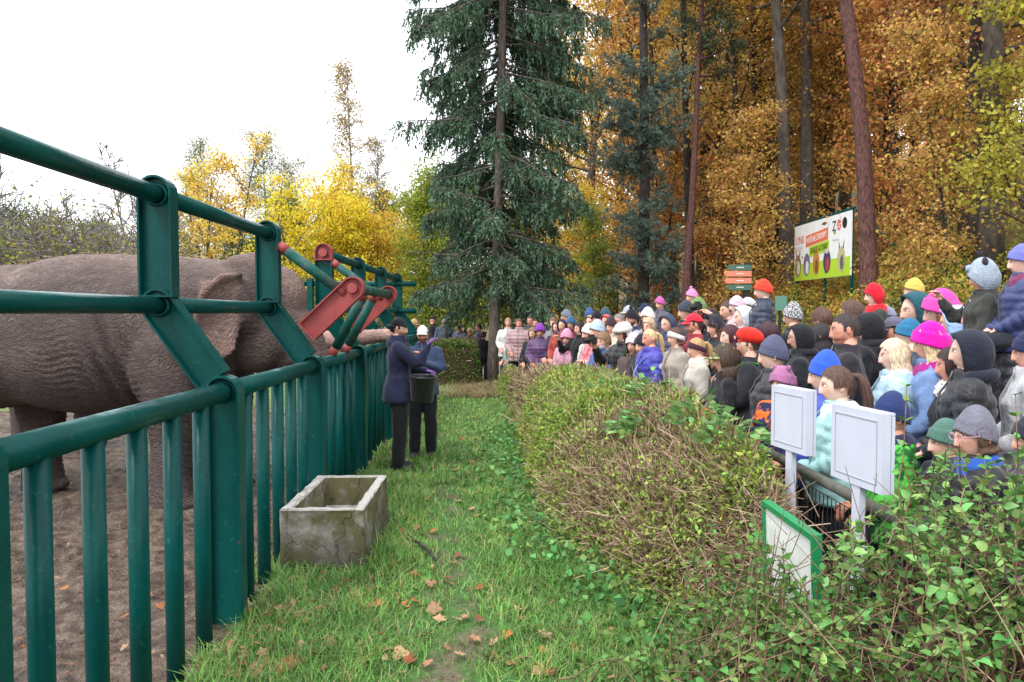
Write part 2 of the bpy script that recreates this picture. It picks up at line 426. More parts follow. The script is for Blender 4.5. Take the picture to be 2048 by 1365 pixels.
for k, y in enumerate(YP):
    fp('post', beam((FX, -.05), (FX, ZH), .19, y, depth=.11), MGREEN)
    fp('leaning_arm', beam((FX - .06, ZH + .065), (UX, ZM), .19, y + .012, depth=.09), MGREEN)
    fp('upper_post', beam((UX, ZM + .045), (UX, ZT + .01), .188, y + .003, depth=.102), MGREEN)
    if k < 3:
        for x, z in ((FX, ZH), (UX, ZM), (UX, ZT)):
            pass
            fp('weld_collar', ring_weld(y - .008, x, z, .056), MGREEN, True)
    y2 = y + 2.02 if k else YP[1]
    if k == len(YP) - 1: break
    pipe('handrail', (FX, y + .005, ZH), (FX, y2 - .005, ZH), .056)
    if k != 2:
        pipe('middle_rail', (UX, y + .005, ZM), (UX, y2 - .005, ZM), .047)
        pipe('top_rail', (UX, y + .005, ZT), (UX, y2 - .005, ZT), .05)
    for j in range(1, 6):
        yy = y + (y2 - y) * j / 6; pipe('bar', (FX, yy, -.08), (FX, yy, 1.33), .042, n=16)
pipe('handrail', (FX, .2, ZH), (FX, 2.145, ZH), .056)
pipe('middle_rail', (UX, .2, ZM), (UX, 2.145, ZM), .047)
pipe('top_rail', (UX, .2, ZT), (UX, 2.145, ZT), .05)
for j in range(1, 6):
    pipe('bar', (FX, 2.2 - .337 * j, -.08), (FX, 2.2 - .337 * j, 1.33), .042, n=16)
# opened feeding hatch between the third and fourth post: red arms folded outwards
def red_arm(y):
    fp('red_arm', beam((-1.575, 1.645), (-1.19, 2.01), .19, y - .03, depth=.10), MRED)
    for s in (-1,):
        A = Acc(); A.add(*tube([(-1.19, y - .085, 2.01), (-1.19, y - .03, 2.01)], .042, 18)); fp('red_pin', A, MRED, True)
for y in (YP[2], YP[3]): red_arm(y)
pipe('hatch_rail', (-1.19, YP[2] - .02, 2.01), (-1.19, YP[3] - .04, 2.01), .045, MWORN)
for y in (YP[2], YP[3]):
    a = Vector((UX + .09, y, ZT - .10)); c = Vector((-1.26, y - .005, 1.96)); d_ = c - a
    pipe('brace_pipe', a + d_ * .12, a + d_ * .88, .044, MWORN)
    pipe('brace_pipe_red_end', a, a + d_ * .12, .0445, MRED); pipe('brace_pipe_red_end', a + d_ * .88, c, .0445, MRED)
    A = Acc(); A.add(*tube([(UX, y - .075, ZT), (UX, y, ZT)], .045, 18)); fp('red_pin', A, MRED, True)
for ya, yb in ((6.95, 6.78), (7.55, 7.38)):
    a = Vector((FX, ya, 1.40)); c = Vector((-1.20, yb, 1.985)); d_ = c - a
    pipe('hatch_bar', a + d_ * .14, a + d_ * .9, .042, MWORN)
    pipe('hatch_bar_red_end', a, a + d_ * .14, .0425, MRED); pipe('hatch_bar_red_end', a + d_ * .9, c, .0425, MRED)
# the far side of the paddock: the fence turns left
YB = YP[-1]
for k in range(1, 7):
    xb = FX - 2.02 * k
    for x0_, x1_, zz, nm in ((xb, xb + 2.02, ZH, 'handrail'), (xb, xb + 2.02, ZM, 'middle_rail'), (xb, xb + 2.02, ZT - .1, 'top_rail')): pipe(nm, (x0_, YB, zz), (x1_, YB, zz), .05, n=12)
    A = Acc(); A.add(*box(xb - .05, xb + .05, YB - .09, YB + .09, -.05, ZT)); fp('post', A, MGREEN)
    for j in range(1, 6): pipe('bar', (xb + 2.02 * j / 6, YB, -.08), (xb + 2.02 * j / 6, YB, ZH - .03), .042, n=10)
# red touch-up on the fourth post's upper plate
fp('red_patch', beam((UX, ZT - .08), (UX, ZT + .01), .190, YP[3] - .004, depth=.104), MRED)
# ================================================================ trees
def barkmat(name, c1, c2, sx=6, sz=1.5, bs=.6, patch=None):
    m, nt, b = newmat(name, .9, spec=.2); v = coords(nt, (sx, sx, sz)); n1 = noise_(nt, v, 3, 6, .7); n2 = noise_(nt, v, 1.0, 3)
    c = ramp(nt, n1, [(.35, c1), (.68, c2)])
    if patch: c = mixc(nt, ramp(nt, n2, [(.5, (0, 0, 0)), (.62, (.8, .8, .8))]), c, patch)
    lk(nt, c, b.inputs['Base Color']); bump(nt, b, n1, bs, .04); return m
BK_SPRUCE = barkmat('spruce_bark', (.05, .04, .035), (.19, .15, .13), patch=(.15, .16, .13, 1))
BK_PINE = barkmat('pine_bark', (.045, .022, .022), (.20, .10, .085), 7, 2.5, .9)
BK_BEECH = barkmat('beech_bark', (.05, .042, .035), (.15, .13, .11), 3, 1.2, .35)
BK_DARK = barkmat('dark_bark', (.02, .016, .014), (.085, .07, .06), 5, 1.5)
BK_PALE = barkmat('pale_bark', (.13, .115, .105), (.30, .27, .25), 3, 1.2, .3)
BK_BIRCH = barkmat('birch_bark', (.35, .33, .3), (.6, .57, .53), 2, 9, .3, (.06, .05, .045, 1))
LF = leafmat('autumn_leaf', .5, hue=.035, val=(.5, 1.35))
LFG = leafmat('hedge_leaf', .3, .5, hue=.04, val=(.45, 1.5), patch=5)
LFN = leafmat('needle', .12, .6, hue=.02, val=(.5, 1.3))
def grow(rs, p, d, L, r0, r1, n, wander, lift):
    P = [np.array(p, float)]; d = np.array(d, float)
    for i in range(n):
        d = d + rs.normal(size=3) * wander + np.array([0, 0, lift]); d /= np.linalg.norm(d)
        P.append(P[-1] + d * L / n)
    return P, list(np.linspace(r0, r1, n + 1))
def tree_meshes(name, seed, Ht, r, first=.25, nb=26, blen=(3.5, 1.2), up=.45, sub=6, sublen=1.2, nleaf=12000, lsize=.1, spread=.35, flat=.5, lean=(0, 0), lift=.05, stems=1, aspect=.65, cover=1.0, wander=.04, topless=False, crown_top=1.0, leafbias=.35, tw=1.0):
    rs = np.random.RandomState(seed); SA = []; SB = []; RA = []; RB = []; T = []
    def push(P, rad):
        for i in range(len(P) - 1): SA.append(P[i]); SB.append(P[i + 1]); RA.append(rad[i]); RB.append(rad[i + 1])
    trunkV = []
    ends = []
    for s in range(stems):
        a = rs.uniform(0, 2 * PI); d = np.array([lean[0], lean[1], 1.0])
        if stems > 1: d = d + np.array([math.cos(a), math.sin(a), 0]) * .38
        P, rad = grow(rs, (0, 0, -.25), d / np.linalg.norm(d), Ht * (1 if s == 0 else rs.uniform(.7, .95)), r * 1.0, r * .18, 14, wander * .6, .03)
        rad[0] *= 1.45; rad[1] *= 1.08
        trunkV.append(tube(P, rad, 12))
        for q in range(nb // stems):
            f = first + (1 - first) * (q + rs.uniform(0, 1)) / (nb / stems) * crown_top; f = min(f, .985)
            i = f * 14; k = int(i); p = P[k] * (1 - (i - k)) + P[min(k + 1, 14)] * (i - k)
            az = rs.uniform(0, 2 * PI); g = (f - first) / (1 - first)
            L = (blen[0] * (1 - g) + blen[1] * g) * rs.uniform(.7, 1.2); u = up + g * .5 + rs.normal() * .12
            Q, rq = grow(rs, p, (math.cos(az), math.sin(az), u), L, max(.012, r * .32 * (1 - .6 * g)) * (1 + .3 * (tw - 1)), .006 * tw, 7, .13, lift)
            push(Q, rq); ends.append((Q, .35))
            for t in range(sub):
                e = rs.uniform(1.5, 6.9); kk = int(e); p2 = Q[kk] * (1 - e + kk) + Q[kk + 1] * (e - kk)
                dd = (Q[kk + 1] - Q[kk]) / np.linalg.norm(Q[kk + 1] - Q[kk]) * .7 + rs.normal(size=3) * np.array([.8, .8, .35]);dd /= np.linalg.norm(dd)
                Q2, r2 = grow(rs, p2, dd, sublen * rs.uniform(.5, 1.2), .010 * tw, .003 * tw, 3, .2, lift * .5)
                push(Q2, r2); ends.append((Q2, .0))
    V, F = segs(np.array(SA), np.array(SB), RA, RB, 4)
    V2 = []; F2 = []
    off = 0
    tv = Acc()
    for a in trunkV: tv.add(*a)
    tm = bpy.data.meshes.new(name + '_trunk')
    VV = np.concatenate([np.array(tv.V), V]); FF = tv.F + [tuple(f + len(tv.V)) for f in F]
    tm.from_pydata(VV.tolist(), [], FF); tm.polygons.foreach_set('use_smooth', [True] * len(tm.polygons)); tm.update()
    lm = None
    if nleaf:
        w_ = np.array([len(e[0]) - 1 for e in ends], float); pick = rs.choice(len(ends), nleaf, p=w_ / w_.sum())
        keep = rs.uniform(size=len(ends)) < cover; pick = pick[keep[pick]]
        tt = rs.uniform(leafbias, 1, len(pick)); Pp = np.empty((len(pick), 3))
        for i, (e, t) in enumerate(zip(pick, tt)):
            Q = ends[e][0]; x = t * (len(Q) - 1); k = min(int(x), len(Q) - 2); Pp[i] = Q[k] * (1 - x + k) + Q[k + 1] * (x - k)
        Pp += rs.normal(size=Pp.shape) * spread * np.array([1, 1, flat])
        Nn = rdir(rs, len(Pp), .9); D = rdir(rs, len(Pp), -.25); sz = lsize * rs.uniform(.6, 1.3, len(Pp))
        V, F = leaves(Pp, D, Nn, sz, sz * aspect); lm = np_mesh(name + '_crown', V, F)
    return tm, lm
def place_tree(name, ms, bark, X, Y, label, cat='tree', group=None, color=None, leaf=None, sc_=1.0, rz=0.0, z=None):
    root = empty(name, (X, Y, float(tz(X, Y)) - .02 if z is None else z), rz, label=label, cat=cat, group=group); root.scale = (sc_,) * 3
    obj('trunk', ms[0], bark, root)
    if ms[1] is not None:
        c = obj('crown', ms[1], leaf or LF, root, color=color); c['kind'] = 'stuff'
    return root
# ---- the spruce in the middle
def spruce():
    rs = np.random.RandomState(5); Ht = 27.0; z0 = 0
    zs = np.linspace(-.3, Ht, 24); cx = lambda z: .012 * z + .16 * np.sin(z * .16) ; cy = lambda z: .02 * np.sin(z * .4)
    rad = .118 * (1 - zs / Ht * .80) * (1 + .55 * np.exp(-np.maximum(zs, 0) / .35)) + .012
    A = Acc(); A.add(*tube([(cx(z), cy(z), z) for z in zs], list(rad), 16))
    SA = []; SB = []; RA = []; RB = []; NP = []; ND = []; NL = []
    z = 1.15
    while z < 15.5:
        g = z / Ht
        for q in range(rs.randint(2, 4) if z > 2.2 else 1):
            az = rs.uniform(0, 2 * PI)
            front = -math.sin(az)                      # towards the photographer
            if z < 12 and front > .35 and rs.uniform() < .55: az = -az
            L = (2.1 + .045 * min(z, 12)) * (1 - max(0, g - .45) * 1.5) * rs.uniform(.65, 1.12)
            if z < 2.4 and math.cos(az) < .2: L = rs.uniform(.5, 1.3)
            L = max(.3, L * (1 if abs(math.cos(az)) > .4 else .75))
            dead = (z < 2.6 and math.cos(az) < .2) or (z < 4.2 and math.cos(az) < 0 and rs.uniform() < .45)
            P, rd = grow(rs, (cx(z), cy(z), z), (math.cos(az), math.sin(az), rs.uniform(-.6, .1) if not dead else .0), L, .035 * (1 - g * .5), .006, 8, .05, -.035)
            for i in range(3): P[-1 - i] = P[-1 - i] + np.array([0, 0, (3 - i) * .05])
            for i in range(8): SA.append(P[i]); SB.append(P[i + 1]); RA.append(rd[i]); RB.append(rd[i + 1])
            bd = P[-1] - P[0]; bd /= np.linalg.norm(bd); sd = np.cross(bd, [0, 0, 1]); sd /= np.linalg.norm(sd)
            for t in range(int(L * (34 if not dead else 7))):
                f = rs.uniform(.12, 1) ** .75 * 7.98; k = int(f); p = P[k] * (1 - f + k) + P[k + 1] * (f - k)
                s = rs.choice([-1, 1]); d = sd * s * rs.uniform(.15, 1) + bd * rs.uniform(.1, .8) + np.array([0, 0, rs.uniform(-2.2, -.1)])
                l2 = rs.uniform(.30, .85) * (1.1 - .35 * f / 8)
                Q, r2 = grow(rs, p, d / np.linalg.norm(d), l2, .007, .003, 3, .08, -.18)
                for i in range(3): SA.append(Q[i]); SB.append(Q[i + 1]); RA.append(r2[i]); RB.append(r2[i + 1])
                if dead: continue
                nn = int(l2 * 30)
                tt = rs.uniform(0, 3, nn); kk = np.minimum(tt.astype(int), 2); Qa = np.array(Q)
                pts = Qa[kk] + (Qa[kk + 1] - Qa[kk]) * (tt - kk)[:, None]
                dr = (Qa[kk + 1] - Qa[kk]); dr /= np.linalg.norm(dr, axis=1, keepdims=True)
                dr = dr + rs.normal(size=(nn, 3)) * .45
                NP.append(pts); ND.append(dr); NL.append(rs.uniform(.07, .15, nn))
        z += rs.uniform(.09, .20) if z > 2 else .22
    RA = np.array(RA); RB = np.array(RB); SA = np.array(SA); SB = np.array(SB); k = RA > .0075
    V, F = cat_mesh([segs(SA[k], SB[k], RA[k], RB[k], 4), slivers(SA[~k], SB[~k], RA[~k] * 1.2, RB[~k] * 1.2, rs)])
    tm = bpy.data.meshes.new('spruce_trunk'); n0 = len(A.V)
    tm.from_pydata(A.V + V.tolist(), [], A.F + [tuple(f + n0) for f in F]); tm.polygons.foreach_set('use_smooth', [True] * len(tm.polygons)); tm.update()
    NP = np.concatenate(NP); ND = np.concatenate(ND); NL = np.concatenate(NL)
    V, F = leaves(NP, ND, rdir(rs, len(NP), .6), NL, NL * .30, .1)
    return tm, np_mesh('spruce_crown', V, F)
g = gnd(984, 772)
place_tree('spruce_tree', spruce(), BK_SPRUCE, g.x, 18.3, 'tall dark spruce with drooping branches and bare lower trunk in the middle', color=(.085, .165, .095, 1), leaf=LFN)
# ---- forest on the right slope
T_BEECH = [tree_meshes('beech%d' % i, 20 + i, 21, .26, first=.14, nb=46, blen=(4.0, 2.0), up=.25, sub=9, sublen=1.5, nleaf=30000, lsize=.115, spread=.30, flat=.40) for i in range(3)]
T_OAK = [tree_meshes('oak%d' % i, 40 + i, 18, .22, first=.24, nb=30, blen=(2.6, 2.4), up=.2, sub=10, sublen=1.1, nleaf=20000, lsize=.10, spread=.22, flat=.6, wander=.05) for i in range(2)]
T_HIGH = tree_meshes('highbeech', 55, 21, .22, first=.40, nb=30, blen=(3.4, 2.0), up=.3, sub=8, sublen=1.3, nleaf=16000, lsize=.11, spread=.30, flat=.45)
T_PINE = tree_meshes('pine', 60, 22, .22, first=.62, nb=26, blen=(2.2, 1.2), up=.15, sub=6, sublen=.7, nleaf=9000, lsize=.22, spread=.2, flat=.5, aspect=.2, lean=(-.03, 0))
T_YOUNG = [tree_meshes('young%d' % i, 70 + i, 7.5, .06, first=.08, nb=30, blen=(1.9, .7), up=.4, sub=7, sublen=.8, nleaf=9000, lsize=.11, spread=.22, flat=.45) for i in range(2)]
def blue_conifer():
    rs = np.random.RandomState(9); A = Acc(); Ht = 19.
    A.add(*tube([(0, 0, -.3), (.05, 0, 6), (-.05, 0, 12), (0, 0, Ht)], [.2, .15, .1, .02], 10)); NP = []; ND = []; SA = []; SB = []
    for q in range(150):
        z = rs.uniform(.9, Ht - .5); az = rs.uniform(0, 2 * PI); L = rs.uniform(.5, 1.3) * (1.15 - z / Ht * .4)
        P, _ = grow(rs, (0, 0, z), (math.cos(az), math.sin(az), .15), L, .03, .01, 5, .12, .06)
        for i in range(5): SA.append(P[i]); SB.append(P[i + 1])
        for k in range(int(16 * L)):
            c = P[rs.randint(2, 6)] + rs.normal(size=3) * np.array([.22, .22, .12]); n = 26
            d = rdir(rs, n, .6); NP.append(c + d * .03); ND.append(d + np.array([0, 0, .1]))
    V, F = segs(np.array(SA), np.array(SB), .02, .008, 4); n0 = len(A.V); tm = bpy.data.meshes.new('bluepine_trunk')
    tm.from_pydata(A.V + V.tolist(), [], A.F + [tuple(f + n0) for f in F]); tm.update()
    NP = np.concatenate(NP); ND = np.concatenate(ND); V, F = leaves(NP, ND, rdir(rs, len(NP)), rs.uniform(.11, .2, len(NP)), .030, .05)
    return tm, np_mesh('bluepine_crown', V, F)
place_tree('pine_tree', blue_conifer(), BK_DARK, 4.32, 21.8, 'blue green pine with soft plumes beside the slim red trunk', color=(.15, .21, .165, 1), leaf=LFN)
def px2(px, d): return (px - VPX) / FPX * d
GOLD, OCHRE, ORANGE, YEL, BROWN, YG, GREEN = (.72, .48, .10, 1), (.67, .43, .13, 1), (.65, .33, .10, 1), (.76, .56, .07, 1), (.54, .28, .12, 1), (.52, .47, .08, 1), (.28, .36, .07, 1)
FOR = 'trees of the autumn forest on the slope'
place_tree('pine_tree', T_PINE, BK_PINE, px2(1742, 15.5), 15.5, 'thick red brown pine trunk just behind the billboard', group=FOR, color=(.06, .10, .05, 1), leaf=LFN, sc_=.88, rz=3.5)
place_tree('pine_tree', T_PINE, BK_PINE, px2(1366, 20.5), 20.5, 'slim straight reddish pine trunk right of the blue green pine', group=FOR, color=(.06, .10, .05, 1), leaf=LFN, sc_=.62, rz=2.2)
place_tree('oak_tree', T_OAK[0], BK_BEECH, px2(1985, 14.5), 14.5, 'grey oak trunk with brown orange leaves near the right edge', group=FOR, color=(.64, .33, .12, 1), sc_=1.05, rz=.4)
place_tree('oak_tree', T_OAK[1], BK_DARK, px2(1945, 17), 17.0, 'dark trunk just left of the grey oak', group=FOR, color=BROWN, rz=1.4)
place_tree('beech_tree', T_HIGH, BK_BEECH, px2(1578, 21.5), 21.5, 'grey beech trunk standing left of the billboard', group=FOR, color=GOLD, rz=.9)
place_tree('beech_tree', T_HIGH, BK_DARK, px2(1614, 23), 23.0, 'dark beech trunk rising behind the left half of the billboard', group=FOR, color=OCHRE, rz=2.1)
spec = [(1180, 33, 0, GOLD, 'golden beech at the left end of the forest beside the spruce'), (1225, 37, 1, YEL, 'bright yellow beech high behind the blue green pine'),
        (1262, 30, 2, ORANGE, 'orange beech left of the blue green pine'), (1330, 32, 0, OCHRE, 'ochre beech behind the blue green pine on its right'),
        (1400, 28, 1, GOLD, 'thin dark beech immediately right of the slim red pine'), (1440, 31, 2, ORANGE, 'rusty orange beech above the signpost'),
        (1500, 27, 0, OCHRE, 'ochre beech directly behind the signpost'), (1535, 32, 1, YG, 'yellow green beech between signpost and billboard'),
        (1655, 29, 2, OCHRE, 'ochre beech far behind the billboard'), (1690, 34, 0, GOLD, 'golden beech seen above the billboard right half'),
        (1790, 24, 1, OCHRE, 'ochre beech right of the thick pine trunk'), (1840, 30, 2, GOLD, 'golden beech above the yellow beanie child'),
        (1885, 22, 0, ORANGE, 'rusty beech above the pink beanie child'), (2130, 20, 1, OCHRE, 'ochre tree cut off by the right edge'),
        (1760, 38, 1, OCHRE, 'far ochre beech behind the thick pine trunk'), (1580, 40, 2, GOLD, 'far golden beech behind the grey beech trunk'),
        (1460, 42, 0, OCHRE, 'far ochre beech high above the signpost'), (1350, 44, 1, GOLD, 'far golden beech behind the slim red pine'),
        (1930, 33, 2, OCHRE, 'far ochre beech behind the dark oak trunk'), (2020, 28, 0, GOLD, 'far golden beech behind the grey oak'),
        (1260, 48, 2, OCHRE, 'far ochre beech above the path end'), (1640, 46, 0, ORANGE, 'far orange beech deep behind the billboard'), (1860, 44, 1, BROWN, 'far brown beech deep in the forest on the right')]
for i, (px, d, k, colr, lab) in enumerate(spec):
    place_tree('beech_tree', T_BEECH[k], BK_DARK if i % 3 else BK_BEECH, px2(px, d), d, lab, group=FOR, color=colr, sc_=1 + .12 * math.sin(i * 2.3), rz=i * 1.7)
yspec = [(1205, 26, GREEN, 'small green shrub tree at the end of the path'), (1160, 30, YEL, 'small golden young tree by the path end'), (1330, 25, ORANGE, 'young orange beech behind the pompom hat child'),
         (1440, 23, ORANGE, 'young orange beech left of the signpost'), (1478, 20.5, OCHRE, 'young ochre beech behind the signpost'), (1800, 18.5, ORANGE, 'young rusty tree right of the billboard'),
         (1900, 14.5, OCHRE, 'young ochre tree above the bear hat'), (2075, 13.0, YG, 'young yellow green tree at the right edge'), (1640, 24, OCHRE, 'young ochre tree under the billboard')]
for i, (px, d, colr, lab) in enumerate(yspec):
    place_tree('young_tree', T_YOUNG[i % 2], BK_DARK, px2(px, d), d, lab, group='young trees along the forest edge', color=colr, sc_=.75 + .2 * (i % 3) * .7, rz=i)
# thin bare trunks deep in the wood, one tree each
T_POLE = tree_meshes('pole', 80, 20, .15, first=.3, nb=22, blen=(2.0, 1.0), up=.5, sub=4, sublen=.8, nleaf=3000, lsize=.12, spread=.35, flat=.5)
ORD = 'first second third fourth fifth sixth seventh eighth ninth tenth eleventh twelfth thirteenth fourteenth'.split()
POLES = [(1322, 25), (1425, 26), (1468, 24), (1522, 25), (1555, 28), (1640, 26), (1668, 28), (1780, 22), (1828, 25), (1870, 21), (1905, 24), (2010, 24), (1386, 23), (1500, 30)]
for i, (px, d) in enumerate(POLES):
    place_tree('forest_tree', T_POLE, BK_DARK, px2(px, d), d, 'slender dark forest trunk, %s from the left among the thin trunks' % ORD[sorted(POLES).index((px, d))], group='slender dark trunks deep in the forest', color=OCHRE, sc_=.9 + .02 * (i % 7), rz=i * 2.1)
# dense wood behind, reads as one mass
rs = np.random.RandomState(3); n = 46000
X = rs.uniform(5, 60, n); Y = rs.uniform(46, 75, n); Z = rs.uniform(0, 1, n) ** .8 * 26
clump = snoise(X * .8, Z * .9 + Y, 21); k = clump > -.25; X, Y, Z = X[k], Y[k], Z[k]; n = len(X)
V, F = leaves(np.stack([X, Y, tz(X, Y) + Z], 1), rdir(rs, n, -.3), rdir(rs, n, .8), rs.uniform(.3, .55, n), .3)
obj('distant_forest', np_mesh('distant_forest', V, F), LF, label='mass of far autumn foliage deep behind the slope', cat='forest', kind='stuff', color=(.55, .33, .08, 1))
# undergrowth on the slope behind the crowd
n = 95000; Y = rs.uniform(6.5, 34, n) ** 1.0; X = 5.1 + rs.uniform(0, 1, n) ** 1.2 * 6.5 + .035 * np.maximum(Y - 20, 0)
hump = np.clip(.75 + .8 * snoise(X * 1.3, Y * 1.0, 31), .15, 1.6); Z = hump * rs.uniform(.25, 1, n) ** .55
for nm, lo, hi, colr, lab in (('undergrowth', -9, -.12, (.32, .36, .07, 1), 'green yellow undergrowth on the slope behind the crowd'), ('undergrowth', -.12, .3, (.66, .46, .09, 1), 'golden undergrowth leaves on the slope behind the crowd'), ('undergrowth', .3, 9, (.60, .28, .10, 1), 'orange brown undergrowth on the slope behind the crowd')):
    q = snoise(X * .9 + 7, Y * .5, 33) + rs.normal(size=n) * .28; k = (q > lo) & (q <= hi); m_ = k.sum()
    V, F = leaves(np.stack([X[k], Y[k], tz(X[k], Y[k]) + Z[k]], 1), rdir(rs, m_, -.1), rdir(rs, m_, .9), rs.uniform(.05, .10, m_), rs.uniform(.035, .06, m_))
    obj(nm, np_mesh(nm, V, F), LF, label=lab, cat='shrubs', kind='stuff', color=colr)
# ---- trees left behind the paddock
T_ACAC = [tree_meshes('acacia%d' % i, 90 + i, 6.2, .10, first=.22, nb=36, blen=(2.9, 1.7), up=.7, sub=8, sublen=.9, nleaf=17000, lsize=.12, spread=.20, flat=.28, stems=4, wander=.05, leafbias=.55, aspect=.45) for i in range(2)]
T_THIN = tree_meshes('thin_tree', 100, 9.5, .12, first=.2, nb=34, blen=(2.6, 1.2), up=.8, sub=8, sublen=.9, nleaf=9500, lsize=.12, spread=.17, flat=.4, stems=2, cover=.6)
T_BIRCH = tree_meshes('birch', 110, 15.0, .11, first=.25, nb=44, blen=(2.6, 1.0), up=1.1, sub=9, sublen=.9, nleaf=9500, lsize=.10, spread=.16, flat=.9, stems=1, tw=1.6, lift=-.01, wander=.03)
T_WEEP = tree_meshes('weeping', 112, 13.0, .13, first=.2, nb=44, blen=(2.2, 1.0), up=1.0, sub=12, sublen=1.3, nleaf=22000, lsize=.09, spread=.16, flat=2.6, lift=-.22)
T_BARE = tree_meshes('bare', 114, 11.0, .13, first=.2, nb=50, blen=(3.0, 1.2), up=.9, sub=16, sublen=1.1, nleaf=1500, lsize=.09, spread=.15, stems=2, tw=2.4)
T_SHRUB = [tree_meshes('shrub%d' % i, 120 + i, 3.4, .06, first=.06, nb=54, blen=(2.3, 1.2), up=.75, sub=18, sublen=.8, nleaf=2200, lsize=.085, spread=.2, flat=.6, stems=6, wander=.1, tw=1.3) for i in range(2)]
T_GREEN = tree_meshes('linden', 130, 7.5, .11, first=.1, nb=40, blen=(2.6, 1.2), up=.45, sub=9, sublen=1.0, nleaf=22000, lsize=.115, spread=.26, flat=.6)
T_DCON = tree_meshes('far_conifer', 131, 11, .15, first=.1, nb=60, blen=(2.6, .3), up=.0, sub=9, sublen=.8, nleaf=16000, lsize=.28, spread=.12, flat=.5, aspect=.3)
LG = 'trees behind the elephant paddock'
for i, (ms, bk, px, d, colr, s, lab) in enumerate([
    (T_ACAC[0], BK_BEECH, 640, 27, (.85, .70, .06, 1), 1.0, 'bright yellow acacia left above the red hatch arms'),
    (T_ACAC[1], BK_BEECH, 735, 29, (.86, .66, .08, 1), 1.08, 'golden yellow acacia above the far fence posts'),
    (T_ACAC[0], BK_BEECH, 815, 30, (.85, .60, .09, 1), .98, 'amber yellow acacia touching the spruce on its left'),
    (T_THIN, BK_BEECH, 415, 28, (.82, .58, .10, 1), .95, 'airy yellow tree rising over the elephant shoulder'),
    (T_THIN, BK_BEECH, 470, 33, (.80, .62, .13, 1), .95, 'second airy yellow tree right of the first behind the upper post'),
    (T_BIRCH, BK_BIRCH, 712, 38, (.46, .33, .11, 1), .95, 'tall sparse birch with white trunk against the sky'),
    (T_BIRCH, BK_BIRCH, 765, 41, (.34, .27, .11, 1), .74, 'lower sparse birch right of the tall white birch'),
    (T_BARE, BK_PALE, 335, 44, (.35, .22, .12, 1), .98, 'bare mauve grey tree left of the airy yellow tree'),
    (T_BARE, BK_PALE, 290, 47, (.3, .2, .12, 1), .85, 'shorter bare grey tree at the far left of the tree line'),
    (T_WEEP, BK_BIRCH, 540, 42, (.21, .24, .08, 1), .92, 'pale green weeping birch behind the second upper post'),
    (T_WEEP, BK_BIRCH, 430, 47, (.24, .25, .10, 1), .95, 'pale green weeping birch behind the airy yellow trees'),
    (T_WEEP, BK_BIRCH, 590, 46, (.30, .27, .12, 1), .85, 'pale olive birch right of the weeping birch'),
    (T_DCON, BK_DARK, 680, 46, (.05, .08, .05, 1), .85, 'dark conifer behind the birch trunks'),
    (T_DCON, BK_DARK, 790, 48, (.06, .09, .06, 1), .85, 'dark conifer just left of the spruce in the distance'),
    (T_GREEN, BK_DARK, 875, 27, (.34, .40, .06, 1), .85, 'green yellow linden behind the two keepers'),
    (T_GREEN, BK_DARK, 930, 29, (.26, .33, .06, 1), .90, 'greener linden left of the spruce trunk'),
    (T_GREEN, BK_DARK, 835, 34, (.40, .44, .08, 1), .9, 'yellow green tree behind the golden acacia'),
    (T_GREEN, BK_DARK, 1010, 36, (.15, .18, .03, 1), 1.0, 'green tree behind the spruce trunk'),
    (T_GREEN, BK_DARK, 1085, 46, (.17, .17, .04, 1), 1.1, 'olive tree closing the view above the path'),
    (T_BEECH[1], BK_BEECH, 1120, 50, (.34, .22, .04, 1), .8, 'golden tree seen through the spruce branches'),
    (T_GREEN, BK_DARK, 700, 40, (.26, .25, .06, 1), 1.0, 'olive tree low behind the bright acacias'),
    (T_GREEN, BK_DARK, 560, 40, (.22, .24, .06, 1), 1.0, 'olive tree low behind the elephant head'),
    (T_GREEN, BK_DARK, 480, 36, (.20, .25, .05, 1), .75, 'green bush tree behind the elephant neck'),
    (T_GREEN, BK_DARK, 405, 25, (.17, .25, .05, 1), .42, 'light green bush just over the elephant back'),
    (T_SHRUB[0], BK_PALE, 40, 21, (.25, .27, .05, 1), 1.25, 'tangled grey bare bush at the left edge'),
    (T_SHRUB[1], BK_PALE, 150, 20, (.32, .29, .05, 1), 1.2, 'tangled grey bush with sparse yellow leaves'),
    (T_SHRUB[0], BK_PALE, 235, 22, (.30, .30, .05, 1), 1.15, 'tangled grey bush left of the first upper post'),
    (T_SHRUB[1], BK_PALE, 90, 25, (.20, .25, .06, 1), 1.5, 'taller grey green bush behind the tangled bushes'),
    (T_SHRUB[0], BK_PALE, -60, 23, (.16, .20, .06, 1), 1.6, 'dark grey green bush cut off by the left edge'),
    (T_SHRUB[1], BK_PALE, 270, 27, (.32, .27, .07, 1), 1.4, 'brownish bush under the bare mauve tree'),
    (T_GREEN, BK_DARK, 20, 33, (.10, .14, .06, 1), .8, 'dull dark green tree low at the far left'),
    (T_GREEN, BK_DARK, 190, 35, (.13, .16, .07, 1), .75, 'dull green tree low behind the grey bushes')]):
    place_tree('tree', ms, bk, px2(px, d), d, lab, group=LG, color=colr, sc_=s, rz=i * 1.3)
